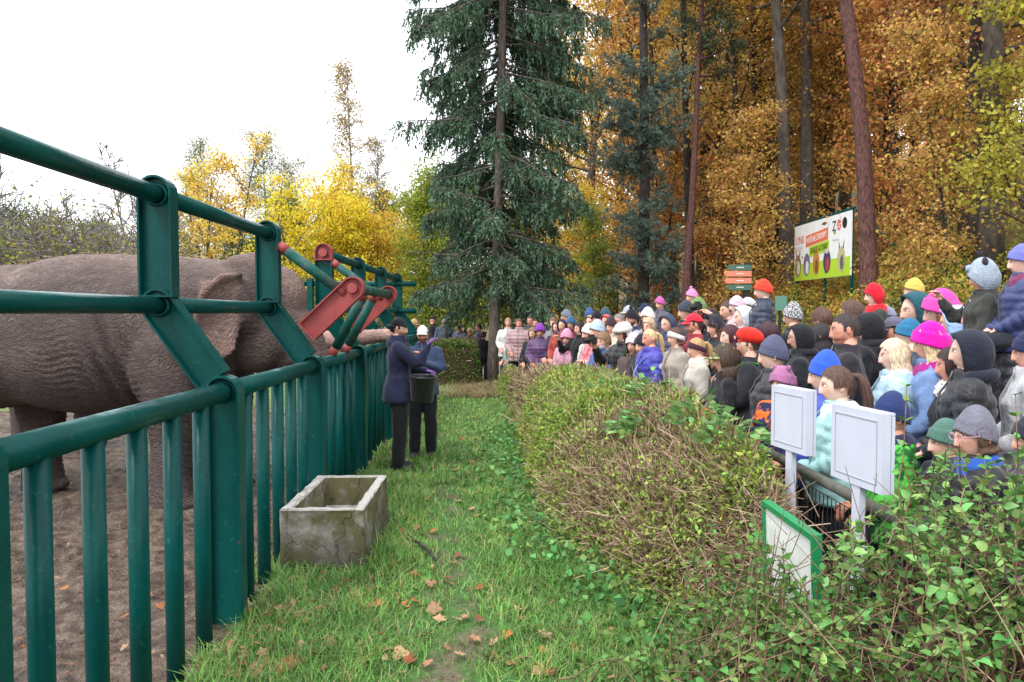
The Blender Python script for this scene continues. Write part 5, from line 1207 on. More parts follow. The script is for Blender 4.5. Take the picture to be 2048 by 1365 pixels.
def bear_marks():
    out = []
    A = Acc(); A.add(*ellipsoid((0, -.122, .098), (.020, .012, .018), 8, 10)); out.append(('hat_nose', A))
    for s in (-1, 1):
        A = Acc(); A.add(*ellipsoid((s * .030, -.098, .128), (.006, .006, .006), 6, 8)); out.append(('hat_eye', A))
        A = Acc(); A.add(*ellipsoid((s * .070, .01, .125), (.016, .022, .034), 8, 10)); out.append(('hat_ear', A))
    A = Acc()
    for k in range(7):
        q = k * .9; A.add(*tube([(0, .0, .165), (.010 * math.cos(q), .01 * math.sin(q), .19), (.026 * math.cos(q), .022 * math.sin(q), .215)], [.006, .006, .003], 5))
    out.append(('hat_tuft', A)); return [(n_, a_.mesh(n_, True)) for n_, a_ in out]
@cached
def hood_up(grow_=.015, drop=.12):
    """shell round the head, open in front"""
    n = 40; rows = 16; V = []
    for sh_ in (0, 1):
        for i in range(rows):
            q = i / (rows - 1)
            for j in range(n):
                a = 2 * PI * j / n; th0 = 1.24 - .26 * max(0, math.sin(a)) ** 2; t = th0 + (PI - th0) * q; o = grow_ - sh_ * .010 + .010 * math.exp(-(q / .06) ** 2)
                rx, ry, rz = .0765 + o + .006, .098 + o + .012, .12 + o; x = rx * math.sin(t) * math.cos(a); y = -ry * math.cos(t) + .004; z = rz * math.sin(t) * math.sin(a)
                if z < 0: z *= 1 + .25 * q + .15; x *= 1 + .10 * min(1, -z / .1)
                V.append((x, y - (.010 if i == 0 else 0), z))
    m_ = rows * n; F = [(i * n + j, i * n + (j + 1) % n, (i + 1) * n + (j + 1) % n, (i + 1) * n + j) for i in range(rows - 1) for j in range(n)]
    F += [tuple(x + m_ for x in f[::-1]) for f in F]; F += [(j, m_ + j, m_ + (j + 1) % n, (j + 1) % n) for j in range(n)]
    A = Acc(); A.add(V, F); A.add(*torus((0, .02, -.150), .082, .040, 24, 10)); me = A.mesh('hood', True); W_ = get_co(me); set_co(me, W_ + get_no(me) * (.006 * vnoise(W_, 14, 2))[:, None]); return me
@cached
def hair(length=.0, vol=.010, face=1.15, seed=1, top=.075):
    """shell of hair; length below the ears in metres (0 = short)"""
    r_ = np.random.RandomState(seed); n = 60; rows = 16; V = []; keep = []
    zlow = -.055; ex = 10 if length > 0 else 0; strand = r_.normal(size=n) * .35
    t_end = math.acos(zlow / .12)
    for i in range(rows + ex):
        for j in range(n):
            p = 2 * PI * j / n; q = min(1, i / (rows - 1)); t = t_end * q; o = vol + .0045 * math.sin(strand[j] * 9 + 6 * q) * q + .003 * strand[j]
            x = (.0765 + o) * math.sin(t) * math.sin(p); y = -(.098 + o) * math.sin(t) * math.cos(p); z = (.12 + o) * math.cos(t)
            if i >= rows:
                e = (i - rows + 1) / ex; z = zlow - length * e * (1 + .12 * strand[j]); x *= 1.12 + .18 * math.sin(e * 2.6); y = y * (1.02 + .05 * e) + .012 * e
            elif not length and math.cos(p) < .2: z = max(z, -.075)
            V.append((x, y, z))
    F = []
    for i in range(rows + ex - 1):
        for j in range(n):
            k = (j + 1) % n; p = 2 * PI * (j + .5) / n; p = p if p < PI else 2 * PI - p; zc = (V[i * n + j][2] + V[(i + 1) * n + j][2]) / 2
            lim = face if zc < .045 else face * (1 - (zc - .045) / (top - .045 + 1e-6) * .45) if zc < top else 0
            if length and zc < -.10: lim = min(lim, .62)
            if p < lim * (1 + .10 * strand[j]): continue
            if not length and abs(p - 1.52) < .42 and zc < -.012: continue
            F.append((i * n + j, i * n + k, (i + 1) * n + k, (i + 1) * n + j))
    A = Acc(); A.add(V, F); me = A.mesh('hair', True); return me
@cached
def ponytail(L=.28):
    A = Acc(); A.add(*tube([(0, .09, .05), (0, .125, .045), (0, .15, .0), (.005, .16, -.1), (.0, .15, -L * .8), (0, .14, -L)], [.018, .020, .032, .034, .026, .006], 12)); return A.mesh('ponytail', True)
@cached
def braid(L=.34, sx=-1):
    A = Acc(); 
    for k in range(11): A.add(*ellipsoid((sx * .075 + .006 * (-1) ** k, -.02 - .003 * k, -.06 - L * k / 11), (.019, .018, .024), 7, 9))
    return A.mesh('braid', True)
@cached
def scarf_mesh(big=1.0):
    A = Acc()
    for k, (z, r1, r2) in enumerate(((-.185, .085, .034), (-.15, .078, .032), (-.118, .072, .022))): A.add(*torus((.006 * k, -.010 + .004 * k, z), r1 * big, r2 * big, 28, 10, sy=1.05))
    me = remesh(A, 'scarf', .011, 2); V = get_co(me); set_co(me, V + get_no(me) * (.010 * vnoise(V, 18, 7))[:, None]); return me
@cached
def snood_mesh():
    A = Acc(); n = 30; V = []
    for i, (z, o) in enumerate(((-.035, .006), (-.06, .012), (-.10, .014), (-.14, .012), (-.19, .03))):
        for j in range(n):
            p = 2 * PI * j / n; V.append(((.066 + o) * math.sin(p), -(.090 + o) * math.cos(p) + (.012 if math.cos(p) < 0 else -.012 if i < 2 else 0), z - (.05 if math.cos(p) < 0 else 0) * (i == 0)))
    A.add(V, [(i * n + j, i * n + (j + 1) % n, (i + 1) * n + (j + 1) % n, (i + 1) * n + j) for i in range(4) for j in range(n)]); return A.mesh('snood', True)
@cached
def glasses_mesh():
    A = Acc()
    for s in (-1, 1):
        A.add(*torus((s * .033, -.103, .010), .0235, .0024, 22, 6, 'Y', sy=.85)); A.add(*tube([(s * .056, -.100, .014), (s * .082, -.05, .016), (s * .084, .01, .010)], .0022, 5))
    A.add(*tube([(-.010, -.105, .014), (.010, -.105, .014)], .0024, 6)); return A.mesh('glasses', True)
@cached
def shades_mesh():
    A = Acc()
    for s in (-1, 1): A.add(*ellipsoid((s * .033, -.100, .012), (.027, .008, .019), 8, 12)); A.add(*tube([(s * .056, -.098, .016), (s * .084, -.04, .016), (s * .085, .01, .010)], .003, 5))
    return A.mesh('sunglasses', True)
@cached
def mask_mesh():
    A = Acc(); V, F = ellipsoid((0, -.052, -.062), (.060, .058, .048), 12, 18); A.add(V, F); return A.mesh('face_mask', True)
@cached
def backpack_mesh():
    A = Acc(); A.add(*ellipsoid((0, .235, 1.18), (.15, .10, .23), 14, 18)); A.add(*ellipsoid((0, .32, 1.08), (.11, .05, .12), 10, 14))
    for s in (-1, 1): A.add(*tube([(s * .10, .17, 1.40), (s * .13, .05, 1.50), (s * .13, -.12, 1.42), (s * .14, -.165, 1.25), (s * .17, -.05, 1.05), (s * .14, .16, 1.0)], .018, 8))
    return remesh(A, 'backpack', .016, 2)
@cached
def strap_mesh():
    A = Acc(); P = []
    pts = [(.13, .10, 1.46), (.12, -.03, 1.475), (.06, -.19, 1.33), (-.04, -.205, 1.18), (-.14, -.19, 1.02), (-.20, -.08, .93)]
    V = []; 
    for i, p in enumerate(pts): V += [(p[0] + .014, p[1], p[2] + .012), (p[0] - .014, p[1], p[2] - .012), (p[0] - .014, p[1] - .006, p[2] - .012), (p[0] + .014, p[1] - .006, p[2] + .012)]
    F = [(i * 4 + j, i * 4 + (j + 1) % 4, i * 4 + 4 + (j + 1) % 4, i * 4 + 4 + j) for i in range(len(pts) - 1) for j in range(4)]; A.add(V, F); return A.mesh('bag_strap', True)
@cached
def phone_mesh():
    A = Acc(); A.add(*box(-.036, .036, -.005, .005, -.075, .075)); me = A.mesh('phone'); return me
@cached
def camera_mesh():
    A = Acc(); A.add(*box(-.068, .068, -.03, .03, -.045, .045)); A.add(*box(-.028, .028, -.035, .025, .045, .072)); A.add(*tube([(0, -.03, 0), (0, -.07, 0), (0, -.072, 0), (0, -.12, 0)], [.036, .036, .041, .041], 20)); A.add(*ellipsoid((-.05, -.02, .0), (.022, .03, .045), 8, 10)); return A.mesh('camera')
SKIN = {'p': H('dfb09a'), 'r': H('d39883'), 'w': H('e6c1ae'), 't': H('c4917a')}
def person(label, px, py, d, kind, yaw, jacket, jcol, hat=None, hcol=None, hair_=None, haircol=None, skin='p', trou='20222c', pose=('rest', 'rest'), sit=False, extra=(), hs=1.0, beard=None, fit=None, mat=None, hmat=None, glove=False, z=None, group=None, length=.12):
    """head centre at photo pixel (px,py), d metres away; yaw 0 faces the camera, 90 faces picture left"""
    D = KIND[kind]; p = at(px, py, d); hz0 = D['hz'] + ((.10 * D['s'] - D['hip']) if sit else 0)
    gz = (float(tz(p.x, p.y)) * .6 + .012) if z is None else z
    if sit: s = (fit or .78) / 1.0 if kind == 'child' else 1; s = fit or .92
    else: s = (p.z - gz) / hz0
    root = empty('person', (p.x, p.y, gz if not sit else p.z - hz0 * s), R(-yaw) - math.atan2(p.x, p.y), label=label, cat='person', group=group); root.scale = (s, s, s)
    bm = body_mesh(kind, pose, beard, sit, glove); obj('body', bm, MSKIN, root, color=SKIN[skin])
    JM = {'puffer': MSHELL, 'plain': MCLOTH, 'hoodie': MCLOTH, 'vest': MSHELL}
    jm = jacket_mesh(kind, pose, jacket, sit, length)
    jc = H(jcol); lum = sum(jc[:3]) / 3; jc = tuple((x * .86 + lum * .14) * .82 for x in jc[:3]) + (1,); j = obj('jacket', jm, JM[jacket], root, color=jc)
    if mat: j.material_slots[0].link = 'OBJECT'; j.material_slots[0].material = mat
    c_ = H(jcol); obj('zip', zip_mesh(jm, D), MPLASTIC, j, color=tuple(min(1, x * .45 + (.0 if sum(c_[:3]) > .3 else .05)) for x in c_[:3]) + (1,))
    obj('trousers', trouser_mesh(kind, sit), MCLOTH, root, color=H(trou))
    for sx in (-1, 1):
        f = leg_pts(D, sx, sit)[2]; obj('shoe', shoe_mesh(kind), MRUB, root, loc=(f.x, f.y, f.z - .09 * D['s']), color=H('1c1b1c'))
    hl = (0, 0, hz0); hsc = D['hs'] * hs
    def hd(nm, me, mt, col, on=None): return obj(nm, me, mt, root, loc=hl, rot=(NOD, 0, 0), scale=hsc, color=H(col)) if on is None else obj(nm, me, mt, on, color=H(col))
    if hair_:
        if hair_ == 'short': hd('hair', hair(0.0, .010, 1.25, 3), MHAIR, haircol)
        if hair_ == 'crop': hd('hair', hair(0.0, .004, 1.35, 4, .07), MHAIR, haircol)
        if hair_ == 'boy': hd('hair', hair(0.0, .018, 1.1, 5, .06), MHAIR, haircol)
        if hair_ == 'long': hd('hair', hair(.22, .012, 1.10, 6), MHAIR, haircol)
        if hair_ == 'vlong': hd('hair', hair(.36, .014, 1.05, 7), MHAIR, haircol)
        if hair_ == 'bob': hd('hair', hair(.10, .017, 1.10, 8), MHAIR, haircol)
        if hair_ == 'tail': hd('ponytail', ponytail(), MHAIR, haircol, hd('hair', hair(0.0, .008, 1.2, 9, .08), MHAIR, haircol))
        if hair_ == 'braid': hd('braid', braid(), MHAIR, haircol, hd('hair', hair(.03, .009, 1.15, 10), MHAIR, haircol))
    if hat:
        me, mt, nm = {'beanie': (beanie(), MKNIT, 'beanie'), 'tall': (beanie(.045, .025, .004), MKNIT, 'beanie'), 'smooth': (beanie(.03, .022, .001), MCLOTH, 'beanie'), 'pom': (beanie(.02, .005, .008, 1), MKNIT, 'beanie'), 'ears': (beanie(.012, .0, .008, 0, 1), MKNIT, 'beanie'), 'flap': (beanie(.02, .0, .004, 0, 0, 1), MKNIT, 'beanie'),
                      'cap': (ball_cap(), MCLOTH, 'cap'), 'brim': (brim_hat(), MCLOTH, 'hat'), 'beret': (beret(), MFLEECE, 'beret'), 'band': (head_band(), MKNIT, 'headband'), 'fur': (fur_hat(), MFLEECE, 'fur_hat'), 'bear': (bear_hat(), MFLEECE, 'hat'), 'hood': (hood_up(), MCLOTH, 'hood'), 'phood': (hood_up(.026), MSHELL, 'hood')}[hat.split('-')[0]]
        o = hd(nm, me, mt, hcol)
        if 'back' in hat: o.rotation_euler = (R(-2), 0, PI)
        if hmat: o.material_slots[0].link = 'OBJECT'; o.material_slots[0].material = hmat
        if hat == 'bear': [hd(n_, m_, MFLEECE, '3b3740', o) for n_, m_ in bear_marks()]
    for e in extra:
        nm, col = e[0], e[1]
        if nm == 'scarf': o = hd('scarf', scarf_mesh(), MKNIT, col)
        if nm == 'scarfp': o = hd('scarf', scarf_mesh(1.15), MKNIT, col); o.material_slots[0].link = 'OBJECT'; o.material_slots[0].material = MCELL
        if nm == 'snood': hd('snood', snood_mesh(), MCLOTH, col)
        if nm == 'glasses': hd('glasses', glasses_mesh(), MPLASTIC, col)
        if nm == 'shades': hd('sunglasses', shades_mesh(), MPLASTIC, col)
        if nm == 'mask': hd('face_mask', mask_mesh(), MCLOTH, col)
        if nm == 'band': hd('headband', head_band(), MKNIT, col)
        if nm == 'hoodlining': hd('hood', hood_up(.012), MCLOTH, col)
        if nm == 'hood': hd('hood', hood_up(.030), MCLOTH, col)
        if nm == 'backpack': obj('backpack', backpack_mesh(), MSHELL, root, scale=D['h'] / 1.75, color=H(col))
        if nm == 'strap': obj('bag_strap', strap_mesh(), MCLOTH, root, scale=D['h'] / 1.75, color=H(col))
        if nm == 'earring':
            A = Acc(); [A.add(*ellipsoid((s * .083, .0, -.045 - .018 * k), (.007, .007, .008), 6, 8)) for s in (-1, 1) for k in (0, 1)]; hd('earring', A.mesh('earring', True), MPLASTIC, col)
        if nm == 'badge':
            A = Acc(); A.add(*tube([(.0, 0, 0), (0, -.006, 0)], .03, 16)); S_, E_, W_ = arms(D, pose)[e[2]]; q = S_.lerp(E_, .35); obj('badge', A.mesh('badge'), MCLOTH, j, loc=(q.x + .075 * (1 if q.x > 0 else -1) * D['s'] * 1.28, q.y, q.z), rot=(0, 0, PI / 2 if q.x > 0 else -PI / 2), color=H(col))
        if nm in ('phone', 'camera'):
            S_, E_, W_ = arms(D, pose)[e[2]]; t = (W_ - E_).normalized(); q = root.matrix_basis @ (W_ + t * .10 * D['s'] + Vector((0, -.03, .03)))
            o = obj(nm, phone_mesh() if nm == 'phone' else camera_mesh(), MPLASTIC, None, loc=q, rot=(0, 0, root.rotation_euler.z), label=e[3], cat=nm, color=H(col))
    return root
W, Mn, K = 'woman', 'man', 'child'
UP, RS, DN, FO = ('rest', 'up'), ('rest', 'rest'), ('down', 'down'), ('fold', 'fold')
CR = 'spectators behind the hedge'
def cp(*a, **k): return person(*a, group=CR, **k)
# --- nearest spectators, right side
cp('girl in grey slouch beanie with pink rimmed glasses and blue scarf', 1950, 872, 3.30, K, 55, 'puffer', '16161f', 'smooth', '6b6a78', 'braid', '5a4334', 'p', extra=(('glasses', 'c98fa8'), ('scarf', '2d55a8')))
cp('boy in sage green beanie behind the grey beanie girl', 1893, 885, 3.62, K, 62, 'puffer', '2c2c3e', 'beanie', '4c6f64', None, None, 'w', extra=(('strap', 'e0563f'),))
cp('boy in navy beanie and bright green jacket behind the right sign board', 1783, 835, 3.85, K, 70, 'hoodie', '4fc23c', 'smooth', '22305f', None, None, 't', extra=(('scarf', '2b2b4a'),), mat=MGCAMO)
cp('girl with brown ponytail and mint jacket between the sign boards', 1675, 772, 4.45, K, 82, 'puffer', '9fd4d4', None, None, 'tail', '5a4238', 'w', extra=(('scarf', 'e8e4e6'),), hs=1.03)
cp('child in royal blue beanie and blue puffer coat by the left sign', 1652, 752, 4.75, K, 88, 'puffer', '2546c4', 'tall', '2f57d6', None, None, 'w')
cp('girl in mauve hat with bear ears and leaf print jacket', 1566, 768, 5.15, K, 35, 'puffer', '2a2c52', 'ears', 'a0668a', None, None, 'p', mat=MFLORAL)
cp('child in slate beanie in front of the red beret woman', 1547, 712, 5.7, K, 95, 'puffer', '23232f', 'smooth', '4d5069', None, None, 'w')
cp('woman in bright red beret with earrings and black leather jacket', 1497, 690, 6.3, W, 92, 'plain', '2a2a33', 'beret', 'e2281c', 'crop', '4a3a34', 'p', extra=(('earring', 'e8d9b8'), ('strap', '6fd84a'), ('glasses', 'b9b9c4')), hs=1.02, length=.2)
cp('woman in black hood and glasses right of the red beret', 1601, 676, 6.1, W, 88, 'hoodie', '20222c', 'hood', '15161d', None, None, 'p', extra=(('glasses', '3a3030'),))
cp('long dark haired woman with teal hair clip behind the black hood', 1642, 672, 6.6, W, 110, 'plain', '3a3038', None, None, 'vlong', '2c2529', 'p')
cp('man with short dark hair and stubble in dark purple jacket', 1692, 660, 5.1, Mn, 86, 'plain', '2d2730', None, None, 'crop', '3a2f30', 'r', beard=(.52, .44, .42), length=.14)
cp('blonde woman in pale blue jacket left of the magenta beanie', 1790, 712, 4.7, W, 80, 'puffer', 'a4c8d8', None, None, 'vlong', 'e6d3b4', 'w', extra=(('scarf', 'cfe0ee'),))
cp('woman in magenta beanie with long blonde hair', 1862, 690, 4.6, W, 86, 'hoodie', '6d8ec4', 'beanie', 'd4119a', 'long', 'd9bf98', 'p', extra=(('scarf', 'a0207e'),), hs=1.12)
cp('woman with reddish face and snake print scarf in black coat', 1906, 732, 4.35, W, 84, 'plain', '17161c', None, None, 'bob', '3a2a28', 'r', extra=(('scarfp', 'd8ccd0'),))
cp('woman in navy black hood and black quilted vest', 1938, 704, 4.15, W, 84, 'vest', '1b1c26', 'hood', '1c1f2e', None, None, 'w', hs=1.08)
cp('person in light grey hoodie cut off by the right edge', 2062, 706, 4.3, Mn, 80, 'hoodie', 'c9cbd2', 'beanie', '20284a', None, None, 'p')
cp('child in dusty purple puffer at the right edge', 2072, 880, 3.35, K, 75, 'puffer', '6a6078', 'beanie', '2c2c38', None, None, 'p')
cp('person in navy knit hat and glasses under the blue hooded child', 2028, 648, 5.1, W, 86, 'puffer', '1d1f2a', 'beanie', '15182c', None, None, 'w', extra=(('glasses', '9a8f90'),))
cp('parent in black and white patterned knit hat under the bear hat child', 1957, 634, 5.45, Mn, 82, 'plain', '2b2b2f', 'beanie', '20202a', None, None, 'p', hmat=MCHECK)
cp('child in grey bear hat with ears riding on shoulders', 1968, 556, 5.35, K, 78, 'hoodie', '3c3d38', 'bear', '9aa6b4', None, None, 'p', sit=True, fit=1.0, hs=1.12, pose=UP)
cp('child in lilac beanie and navy puffer riding at the right edge', 2046, 524, 5.0, K, 74, 'puffer', '2b3a74', 'beanie', '6a6fb4', None, None, 'w', sit=True, fit=1.0, extra=(('scarf', '7c3358'),))
cp('child in light blue hood behind the magenta beanie', 1913, 650, 5.9, K, 95, 'plain', '9fbfe8', 'hood', '9fbde6', None, None, 'p')
cp('child in pink folded beanie right of the teal hood', 1884, 626, 6.2, K, 84, 'puffer', '4a4450', 'beanie', 'd8469c', 'long', '8a6a4c', 'w', hs=1.1)
cp('boy in dark teal hood looking out above the grey caps', 1833, 622, 6.7, K, 66, 'hoodie', '1d4a58', 'hood', '1c4a56', None, None, 'w', hs=1.05)
cp('parent in dark jacket mostly hidden under the yellow beanie child', 1836, 656, 7.7, Mn, 80, 'plain', '2b2c33', None, None, 'short', '4a3a30', 'p')
cp('child in mustard yellow beanie riding on shoulders', 1829, 580, 7.55, K, 84, 'plain', '35373c', 'beanie', 'd9b25a', None, None, 'w', sit=True, fit=1.0)
cp('man in grey cap and sunglasses under the red hatted child', 1770, 640, 6.6, Mn, 82, 'plain', '26262e', 'cap', '7f859c', 'crop', '5a4a42', 'r', extra=(('shades', '151518'),))
cp('child in red hat and red scarf riding on shoulders', 1749, 592, 6.5, K, 64, 'plain', '3a3d3a', 'flap', 'd01c2e', None, None, 'w', sit=True, fit=.95, extra=(('scarf', 'd4202e'), ))
cp('person in dark grey cap right of the stubbled man', 1790, 664, 5.9, Mn, 84, 'plain', '2c2c38', 'cap', '5a566a', 'crop', '40342f', 'r')
cp('woman in petrol blue beanie behind the blonde woman', 1820, 672, 5.6, W, 90, 'plain', '35506a', 'beanie', '2a6a90', None, None, 'w')
cp('person in black hood directly behind the stubbled man', 1738, 656, 5.9, Mn, 100, 'hoodie', '1c1c22', 'hood', '17171c', None, None, 'p')
cp('brown haired man just behind the stubbled man', 1705, 628, 7.0, Mn, 95, 'plain', '4a4a52', None, None, 'boy', '5a4034', 'p')
cp('brown haired person turned away left of the stubbled man', 1644, 640, 7.4, Mn, 130, 'plain', 'd8cfc4', None, None, 'boy', '5c3f33', 'p')
cp('person in black and white speckled knit hat by the green panel', 1586, 634, 8.2, W, 110, 'plain', '2c2c33', 'tall', '3a3a40', None, None, 'p', hmat=MSPECK)
cp('boy in orange red beanie and navy jacket riding on shoulders', 1527, 582, 7.6, K, 84, 'puffer', '25304a', 'beanie', 'e8402a', None, None, 'w', sit=True, fit=1.0, pose=RS)
cp('dark haired parent under the boy in the orange red beanie', 1524, 640, 7.7, Mn, 100, 'plain', '22262f', None, None, 'short', '3a2e2a', 'r')
cp('person in white grey hood with dark red scarf', 1487, 636, 7.9, W, 70, 'hoodie', 'b9bec9', 'hood', 'c9d0dc', None, None, 'w', extra=(('scarf', 'a0284a'),))
cp('person in pale grey cap behind the white hood', 1497, 618, 9.0, Mn, 85, 'plain', '5a5c66', 'cap', 'b4b2b8', 'crop', '6a5a50', 'p')
cp('child in pale pink knit hat behind the white hood', 1474, 612, 8.8, K, 78, 'plain', 'd8b4c4', 'beanie', 'd9b0bf', None, None, 'w', sit=True, fit=1.0)
cp('photographer holding a black camera up to the face', 1456, 622, 9.4, Mn, 60, 'plain', '34343c', None, None, 'short', '4a3c34', 'p', pose=('high', 'high'), extra=(('camera', '17171a', 1, 'black camera held up by the photographer near the signpost'),))
cp('woman with dark burgundy hair left of the red beret', 1462, 674, 6.9, W, 76, 'plain', '30262c', None, None, 'long', '4a1f2c', 'w')
cp('person with dark burgundy hair behind the red beret', 1538, 668, 7.0, W, 120, 'plain', '3a2c36', None, None, 'bob', '3f1d2a', 'w')
cp('child in camouflage cap and black jacket below the burgundy haired woman', 1451, 720, 6.3, K, 80, 'plain', '1f1f26', 'cap', '3a3c2c', 'bob', '4a3a30', 'p', hmat=MCAMO, hs=1.08)
cp('woman in maroon knit headband with cream jacket', 1394, 698, 6.9, W, 70, 'plain', 'bab2a6', 'band', '43222e', 'tail', 'c09c6c', 'p', extra=(('scarf', 'd9cbbd'),))
cp('man in bright red cap with grey beard and red jacket', 1389, 650, 8.0, Mn, 88, 'plain', '9c1c34', 'cap', 'd8223a', 'crop', '3a302e', 'r', beard=(.36, .33, .34), extra=(('glasses', '1a1a1c'),))
cp('woman in black smooth beanie behind the red cap man', 1431, 656, 8.3, W, 62, 'plain', '24303a', 'smooth', '22222e', 'long', '5a4034', 'p')
cp('person in dark plum beanie behind the black beanie woman', 1423, 640, 9.4, Mn, 90, 'plain', '26262c', 'beanie', '2c2636', None, None, 'p')
cp('woman in white headband with braid and beige jacket', 1352, 676, 7.8, W, 58, 'plain', 'a3978b', 'band', 'd9d0ce', 'braid', '5c4030', 'p')
cp('woman in vivid blue puffer jacket with blonde hair', 1300, 678, 8.1, W, 62, 'puffer', '3a35b4', None, None, 'tail', 'd6bd92', 'r', extra=(('strap', 'a8e0e6'), ('badge', 'c9cfe6', 0)), length=.16)
cp('man in navy padded hood left of the red cap', 1335, 650, 9.0, Mn, 40, 'puffer', '2c3a5e', 'phood', '2a3350', None, None, 'p', extra=(('hoodlining', '55606e'),))
cp('person in grey beanie and glasses left of the navy hood', 1314, 658, 9.6, W, 45, 'plain', '55565e', 'beanie', '4c525c', None, None, 'p', extra=(('glasses', '2a2426'),))
cp('person in charcoal beanie behind the red cap', 1372, 624, 9.6, Mn, 62, 'plain', '3c3e48', 'beanie', '3a3e4c', None, None, 'p')
cp('person in olive green beanie behind the red cap', 1397, 616, 10.6, W, 90, 'plain', '4a5a44', 'beanie', '6d8656', None, None, 'p')
cp('parent hidden beneath the child in the pink pompom hat', 1382, 634, 11.0, Mn, 70, 'plain', '2f3038', 'beanie', '30303a', None, None, 'p')
cp('child in pink pompom hat riding on shoulders', 1384, 594, 10.8, K, 58, 'puffer', '6a4a66', 'pom', 'd987b4', None, None, 'p', sit=True, fit=1.0)
cp('child in purple pink beanie riding on shoulders', 1320, 609, 11.4, K, 35, 'puffer', '5a5266', 'beanie', 'b85a94', None, None, 'p', sit=True, fit=1.0)
cp('parent in black beanie below the purple pink beanie child', 1322, 636, 11.5, Mn, 60, 'plain', '202026', 'beanie', '1a1a20', None, None, 'p')
cp('person in white knit beanie left of the grey beanie', 1296, 636, 9.9, W, 30, 'plain', 'a8a4a8', 'beanie', 'e0dcd8', None, None, 'p')
cp('light haired woman below the white knit beanie', 1298, 654, 9.3, W, 30, 'plain', 'b9a89a', None, None, 'bob', 'c9b294', 'p')
cp('man in black pompom beanie with black beard and glasses', 1264, 638, 10.2, Mn, 48, 'plain', '2a4068', 'pom', '201d26', None, None, 'p', beard=(.13, .10, .10), extra=(('glasses', '5a4a44'),))
cp('woman in white fur hat with long dark hair and black jacket', 1246, 668, 9.0, W, 55, 'puffer', '17161a', 'fur', 'cfc8c2', 'vlong', '38242a', 'p', pose=UP, extra=(('glasses', '2a2226'), ('camera', '18181a', 1, 'small black camera in the hands of the fur hat woman')))
cp('girl in pink and white hat with long hair and brown jacket', 1268, 690, 8.7, K, 30, 'plain', '5a4644', 'beanie', 'e6ccd2', 'vlong', '9a7c5c', 'p')
cp('child in black skull print cap beside the blue puffer woman', 1285, 692, 8.5, K, 40, 'plain', '2c2a30', 'beanie', '24242c', None, None, 'p')
cp('person in navy beanie behind the white knit beanie', 1290, 626, 11.6, Mn, 60, 'plain', '2a2c38', 'beanie', '232a4a', None, None, 'p')
cp('grey haired man with high forehead behind the fur hat', 1238, 644, 10.6, Mn, 45, 'plain', '6a6a72', None, None, 'crop', '8a8480', 'r')
cp('person in grey white cap behind the bearded man', 1258, 628, 12.0, Mn, 60, 'plain', '4a4c58', 'cap', 'a4a6ac', None, None, 'p')
cp('smiling woman in brown beanie behind the coral jacket', 1222, 654, 10.4, W, 30, 'plain', 'cfc4ae', 'tall', '3f2c34', None, None, 'p')
cp('boy with grey face mask and blue coat with white badge', 1207, 684, 9.6, K, 40, 'plain', '3f66b0', None, None, 'boy', '8a6a4a', 'p', extra=(('mask', '9aa2ac'), ('badge', 'e6ecf2', 1)))
cp('child in light blue hat and coral pink puffer', 1195, 662, 10.4, K, 55, 'puffer', 'e06a78', 'beanie', 'a9bbd0', None, None, 'p', pose=FO)
cp('child in white beanie and white coat left of the coral puffer', 1178, 668, 10.8, K, 60, 'plain', 'd9d2ca', 'beanie', 'd9d0cc', None, None, 'p')
cp('person in coral red hood above the light blue hat', 1213, 645, 11.6, W, 30, 'hoodie', '6a7076', 'hood', 'c9525e', None, None, 'r')
cp('person in dark teal beanie behind the coral hood', 1211, 632, 12.8, Mn, 40, 'plain', '2a3a44', 'beanie', '34525e', None, None, 'p')
cp('man in black beanie left of the coral hood', 1194, 638, 12.2, Mn, 30, 'plain', '2a2a32', 'beanie', '1a1a22', None, None, 'r')
cp('person in beige fur hood left of the black beanie man', 1181, 645, 12.6, W, 30, 'hoodie', '5a5c66', 'hood', 'a4906c', None, None, 'p')
cp('person in blue beanie seen from behind in the rear row', 1179, 630, 14.5, Mn, 175, 'plain', '2f4a86', 'beanie', '3a5288', None, None, 'p')
cp('woman with long black hair and black coat holding her face', 1160, 658, 11.6, W, 60, 'plain', '14151c', None, None, 'vlong', '1c171b', 'p', pose=UP)
cp('woman in blue and magenta beanie with glasses and long brown hair', 1142, 648, 12.8, W, 20, 'hoodie', '6a2430', 'beanie', '2f5c80', 'vlong', '4a2f28', 'p', extra=(('glasses', '3a2a2c'),))
cp('person in grey pompom hat standing behind the blue magenta beanie', 1133, 633, 15.0, Mn, 90, 'plain', '5a4a6a', 'beanie', '707684', None, None, 'p')
cp('child in purple hood and red jacket left of the blue magenta beanie', 1125, 652, 12.9, W, 30, 'plain', 'b03a2a', 'hood', '33244a', None, None, 'p')
cp('toddler in pink hat and pink scarf held at the barrier', 1134, 678, 11.8, K, 20, 'plain', 'd79ab4', 'beanie', 'd48aa8', None, None, 'p', extra=(('scarf', 'cf86a6'),), hs=1.15)
cp('person in brown fur hood near the purple hood', 1114, 656, 13.6, W, 40, 'hoodie', '34324a', 'hood', '5a4450', None, None, 'p')
cp('woman with long hair under a beige hood in the rear', 1107, 647, 14.2, W, 25, 'plain', '8e8890', None, None, 'vlong', '7a5c42', 'p')
cp('child in violet beanie and violet jacket', 1080, 664, 13.8, K, 5, 'puffer', '5a3468', 'beanie', '7a3a9c', None, None, 't', hs=1.1)
cp('girl with long brown hair and black jacket beside the violet beanie', 1066, 668, 14.2, K, 25, 'plain', '1e1e26', None, None, 'vlong', '8a6a4c', 'p')
cp('dark haired man in dark jacket right of the spruce', 1071, 647, 15.6, Mn, 10, 'plain', '2c2a30', None, None, 'short', '2a1f1c', 'r')
cp('man behind the dark haired man right of the spruce', 1060, 642, 17.0, Mn, 20, 'plain', '55505a', None, None, 'crop', '5a4a40', 'r')
